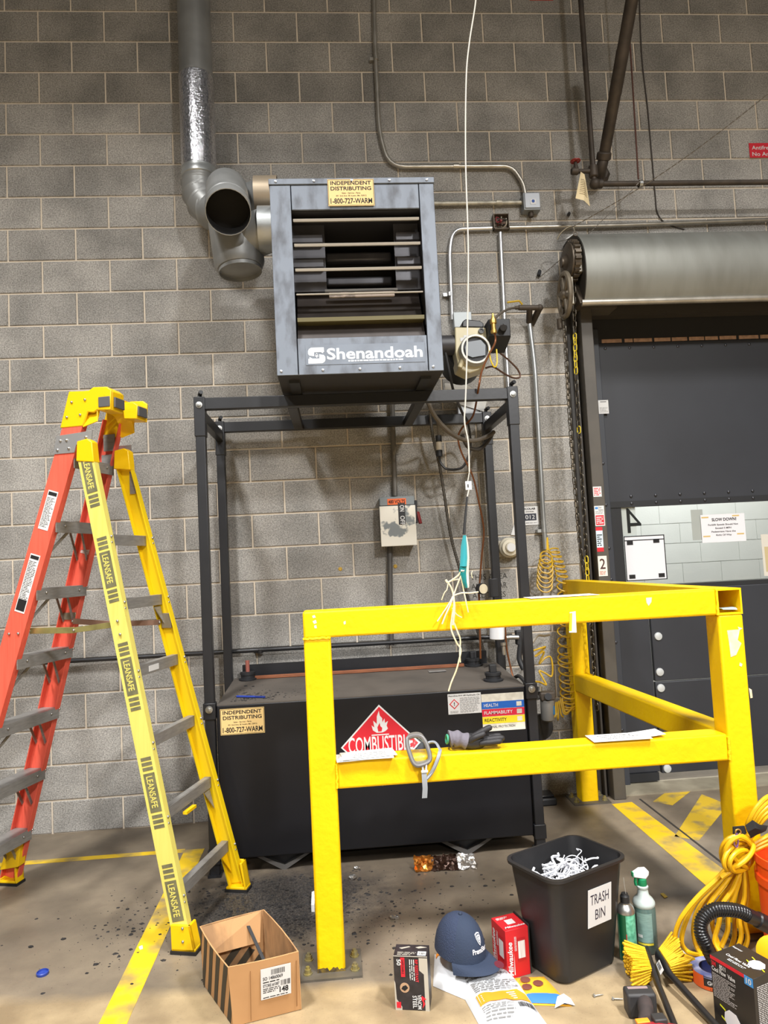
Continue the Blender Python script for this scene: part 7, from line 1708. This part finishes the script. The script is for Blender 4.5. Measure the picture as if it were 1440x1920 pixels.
# black corrugated hose ----------------------------------------------------------------
P = smooth([fl(1338, 1800, .10), at(1322, 1768, -2.0), at(1314, 1745, -2.0), at(1318, 1722, -1.99), at(1338, 1707, -1.98), at(1362, 1705, -1.97), at(1388, 1709, -1.96), at(1404, 1717, -1.95)], 16)
vh = thing('vacuum_hose', 'black corrugated vacuum hose arching behind the black carton', 'hose', P[0])
MB().tube(P, [.0205 if i % 3 else .0235 for i in range(len(P))], 16).build('corrugated_hose', mat('gloss_black_hose', C(26, 26, 28), .28), vh, ang=70)
MB().tube([at(1400, 1715, -1.955), at(1418, 1723, -1.95), at(1420, 1724, -1.95), at(1455, 1742, -1.94)], [.024, .023, .027, .028], 18).build('hose_cuff', mat('gloss_black_cuff', C(28, 27, 28), .35), vh)
MB().lathe([(.0, .0), (.05, .004), (.052, .012), (.03, .02)], at(1448, 1782, -2.0), (-.35, -.9, .1), 22).build('yellow_disc', mat('yellow_disc', C(240, 180, 20), .45), vh)

# small litter ------------------------------------------------------------------------
FO = mat('crumpled_foil', C(210, 208, 205), .2, .9, bump=.8, bscale=90)
def crumple(c_, r_, m, name, label, cat, seed, sq=(1, .7, .4)):
    rr = random.Random(seed); q = MB().ball((0, 0, 0), r_, 9, sq); q.v = [V(c_) + p * rr.uniform(.55, 1.15) + V((0, 0, r_ * sq[2])) for p in q.v]; return tag(q.build(name, m, None, ang=5), label, cat)
crumple(fl(669, 1630), .018, FO, 'foil_scrap', 'crumpled foil scrap farther under the tank front', 'foil', 1); crumple(fl(661, 1648), .024, FO, 'foil_scrap', 'crumpled foil scrap just right of the left guard post', 'foil', 2); crumple(fl(740, 1724), .022, FO, 'foil_scrap', 'crumpled foil scrap alone on open floor behind the glove carton', 'foil', 3)
rr = random.Random(6); A, B_ = fl(778, 1636), fl(893, 1630); rows = []
for i in range(9):
    row = []
    for j in range(29):
        b0 = A.lerp(B_, j / 28); z = .002 + .062 * i / 8; row.append(b0 + V((rr.uniform(-.004, .004), .03 * i / 8 + rr.uniform(-.008, .008), z + rr.uniform(-.005, .005))))
    rows.append(row)
FOB = mat('brown_gold_foil', C(60, 42, 34), .2, .6, bump=.6, bscale=70)
fw_ = MB().grid(rows, .001).build('foil_wrapper', FOB, None, ang=8); tag(fw_, 'crumpled brown and silver foil wrapper standing against the underside of the tank', 'wrapper')
fw_.data.materials.append(mat('gold_foil', C(190, 120, 50), .2, .8)); fw_.data.materials.append(FO)
for pl_ in fw_.data.polygons:
    x = (pl_.center.x + fw_.location.x - A.x) / (B_.x - A.x); pl_.material_index = 1 if x < .3 else (2 if x > .72 else 0)
p = fl(80, 1827); tag(MB().lathe([(.0, .0), (.021, .0), (.022, .002), (.022, .010), (.019, .012), (.018, .004), (.0, .003)], p, (.0, -.05, 1), 24, caps=False).build('bottle_cap', mat('blue_cap', C(44, 66, 150), .4), None), 'blue plastic bottle cap lying on the floor at the far left', 'bottle cap')
def screw_(px, py, ang, label):
    p = fl(px, py, .004); d = V((math.cos(ang), math.sin(ang), .0)); o = thing('screw', label, 'screw', p)
    MB().tube([p - d * .014, p - d * .004, p + d * .018], [.002, .0028, .001], 6).build('shank', STEEL, o); MB().cyl(p - d * .018, p - d * .013, .006, n=8).build('head', STEEL, o)
screw_(1122, 1866, .1, 'small loose screw on the floor, left one near the bin'); screw_(1158, 1873, -.2, 'small loose screw on the floor touching the drill battery')
tag(MB().prism([fl(x, y, .002) for x, y in ((1238, 1676), (1244, 1675), (1252, 1682), (1246, 1684))], (0, 0, .002)).build('leaf_scrap', mat('dry_yellow_leaf', C(186, 160, 60), .7), None), 'dry yellow scrap on the floor right of the spray bottle', 'scrap')
tag(MB().prism([fl(x, y, .002) for x, y in ((1282, 1782), (1297, 1797), (1294, 1800), (1279, 1786))], (0, 0, .002)).build('card_scrap', PAPER, None), 'white card scrap behind the right scrub brush', 'paper')
tag(MB().prism([fl(x, y, .002) for x, y in ((260, 1776), (267, 1773), (268, 1779), (262, 1781))], (0, 0, .002)).build('card_scrap', PAPER, None), 'tiny white scrap on the yellow floor line left of the ladder foot', 'paper')

# ---------------------------------------------------------------- repeats share a group
GROUPS = {'conduit': 'metal conduits on the block wall', 'hand_chain': 'hand chains of the door hoist', 'release_chain': 'fine release chains above the door', 'wall_hook': 'black hooks on the wall', 'wall_plug': 'yellow plugs in the wall', 'foil_scrap': 'crumpled foil scraps on the floor', 'scrub_brush': 'yellow scrub brushes on the floor', 'letter_stack': 'white letters on the guard rail', 'coverall_pack': 'coverall packages on the floor', 'screw': 'loose screws on the floor', 'card_scrap': 'white scraps on the floor', 'return_hose': 'hoses sagging at the rear post'}
for o in list(col.objects):
    n = o.name.split('.')[0]
    if o.parent is None and n in GROUPS: o['group'] = GROUPS[n]
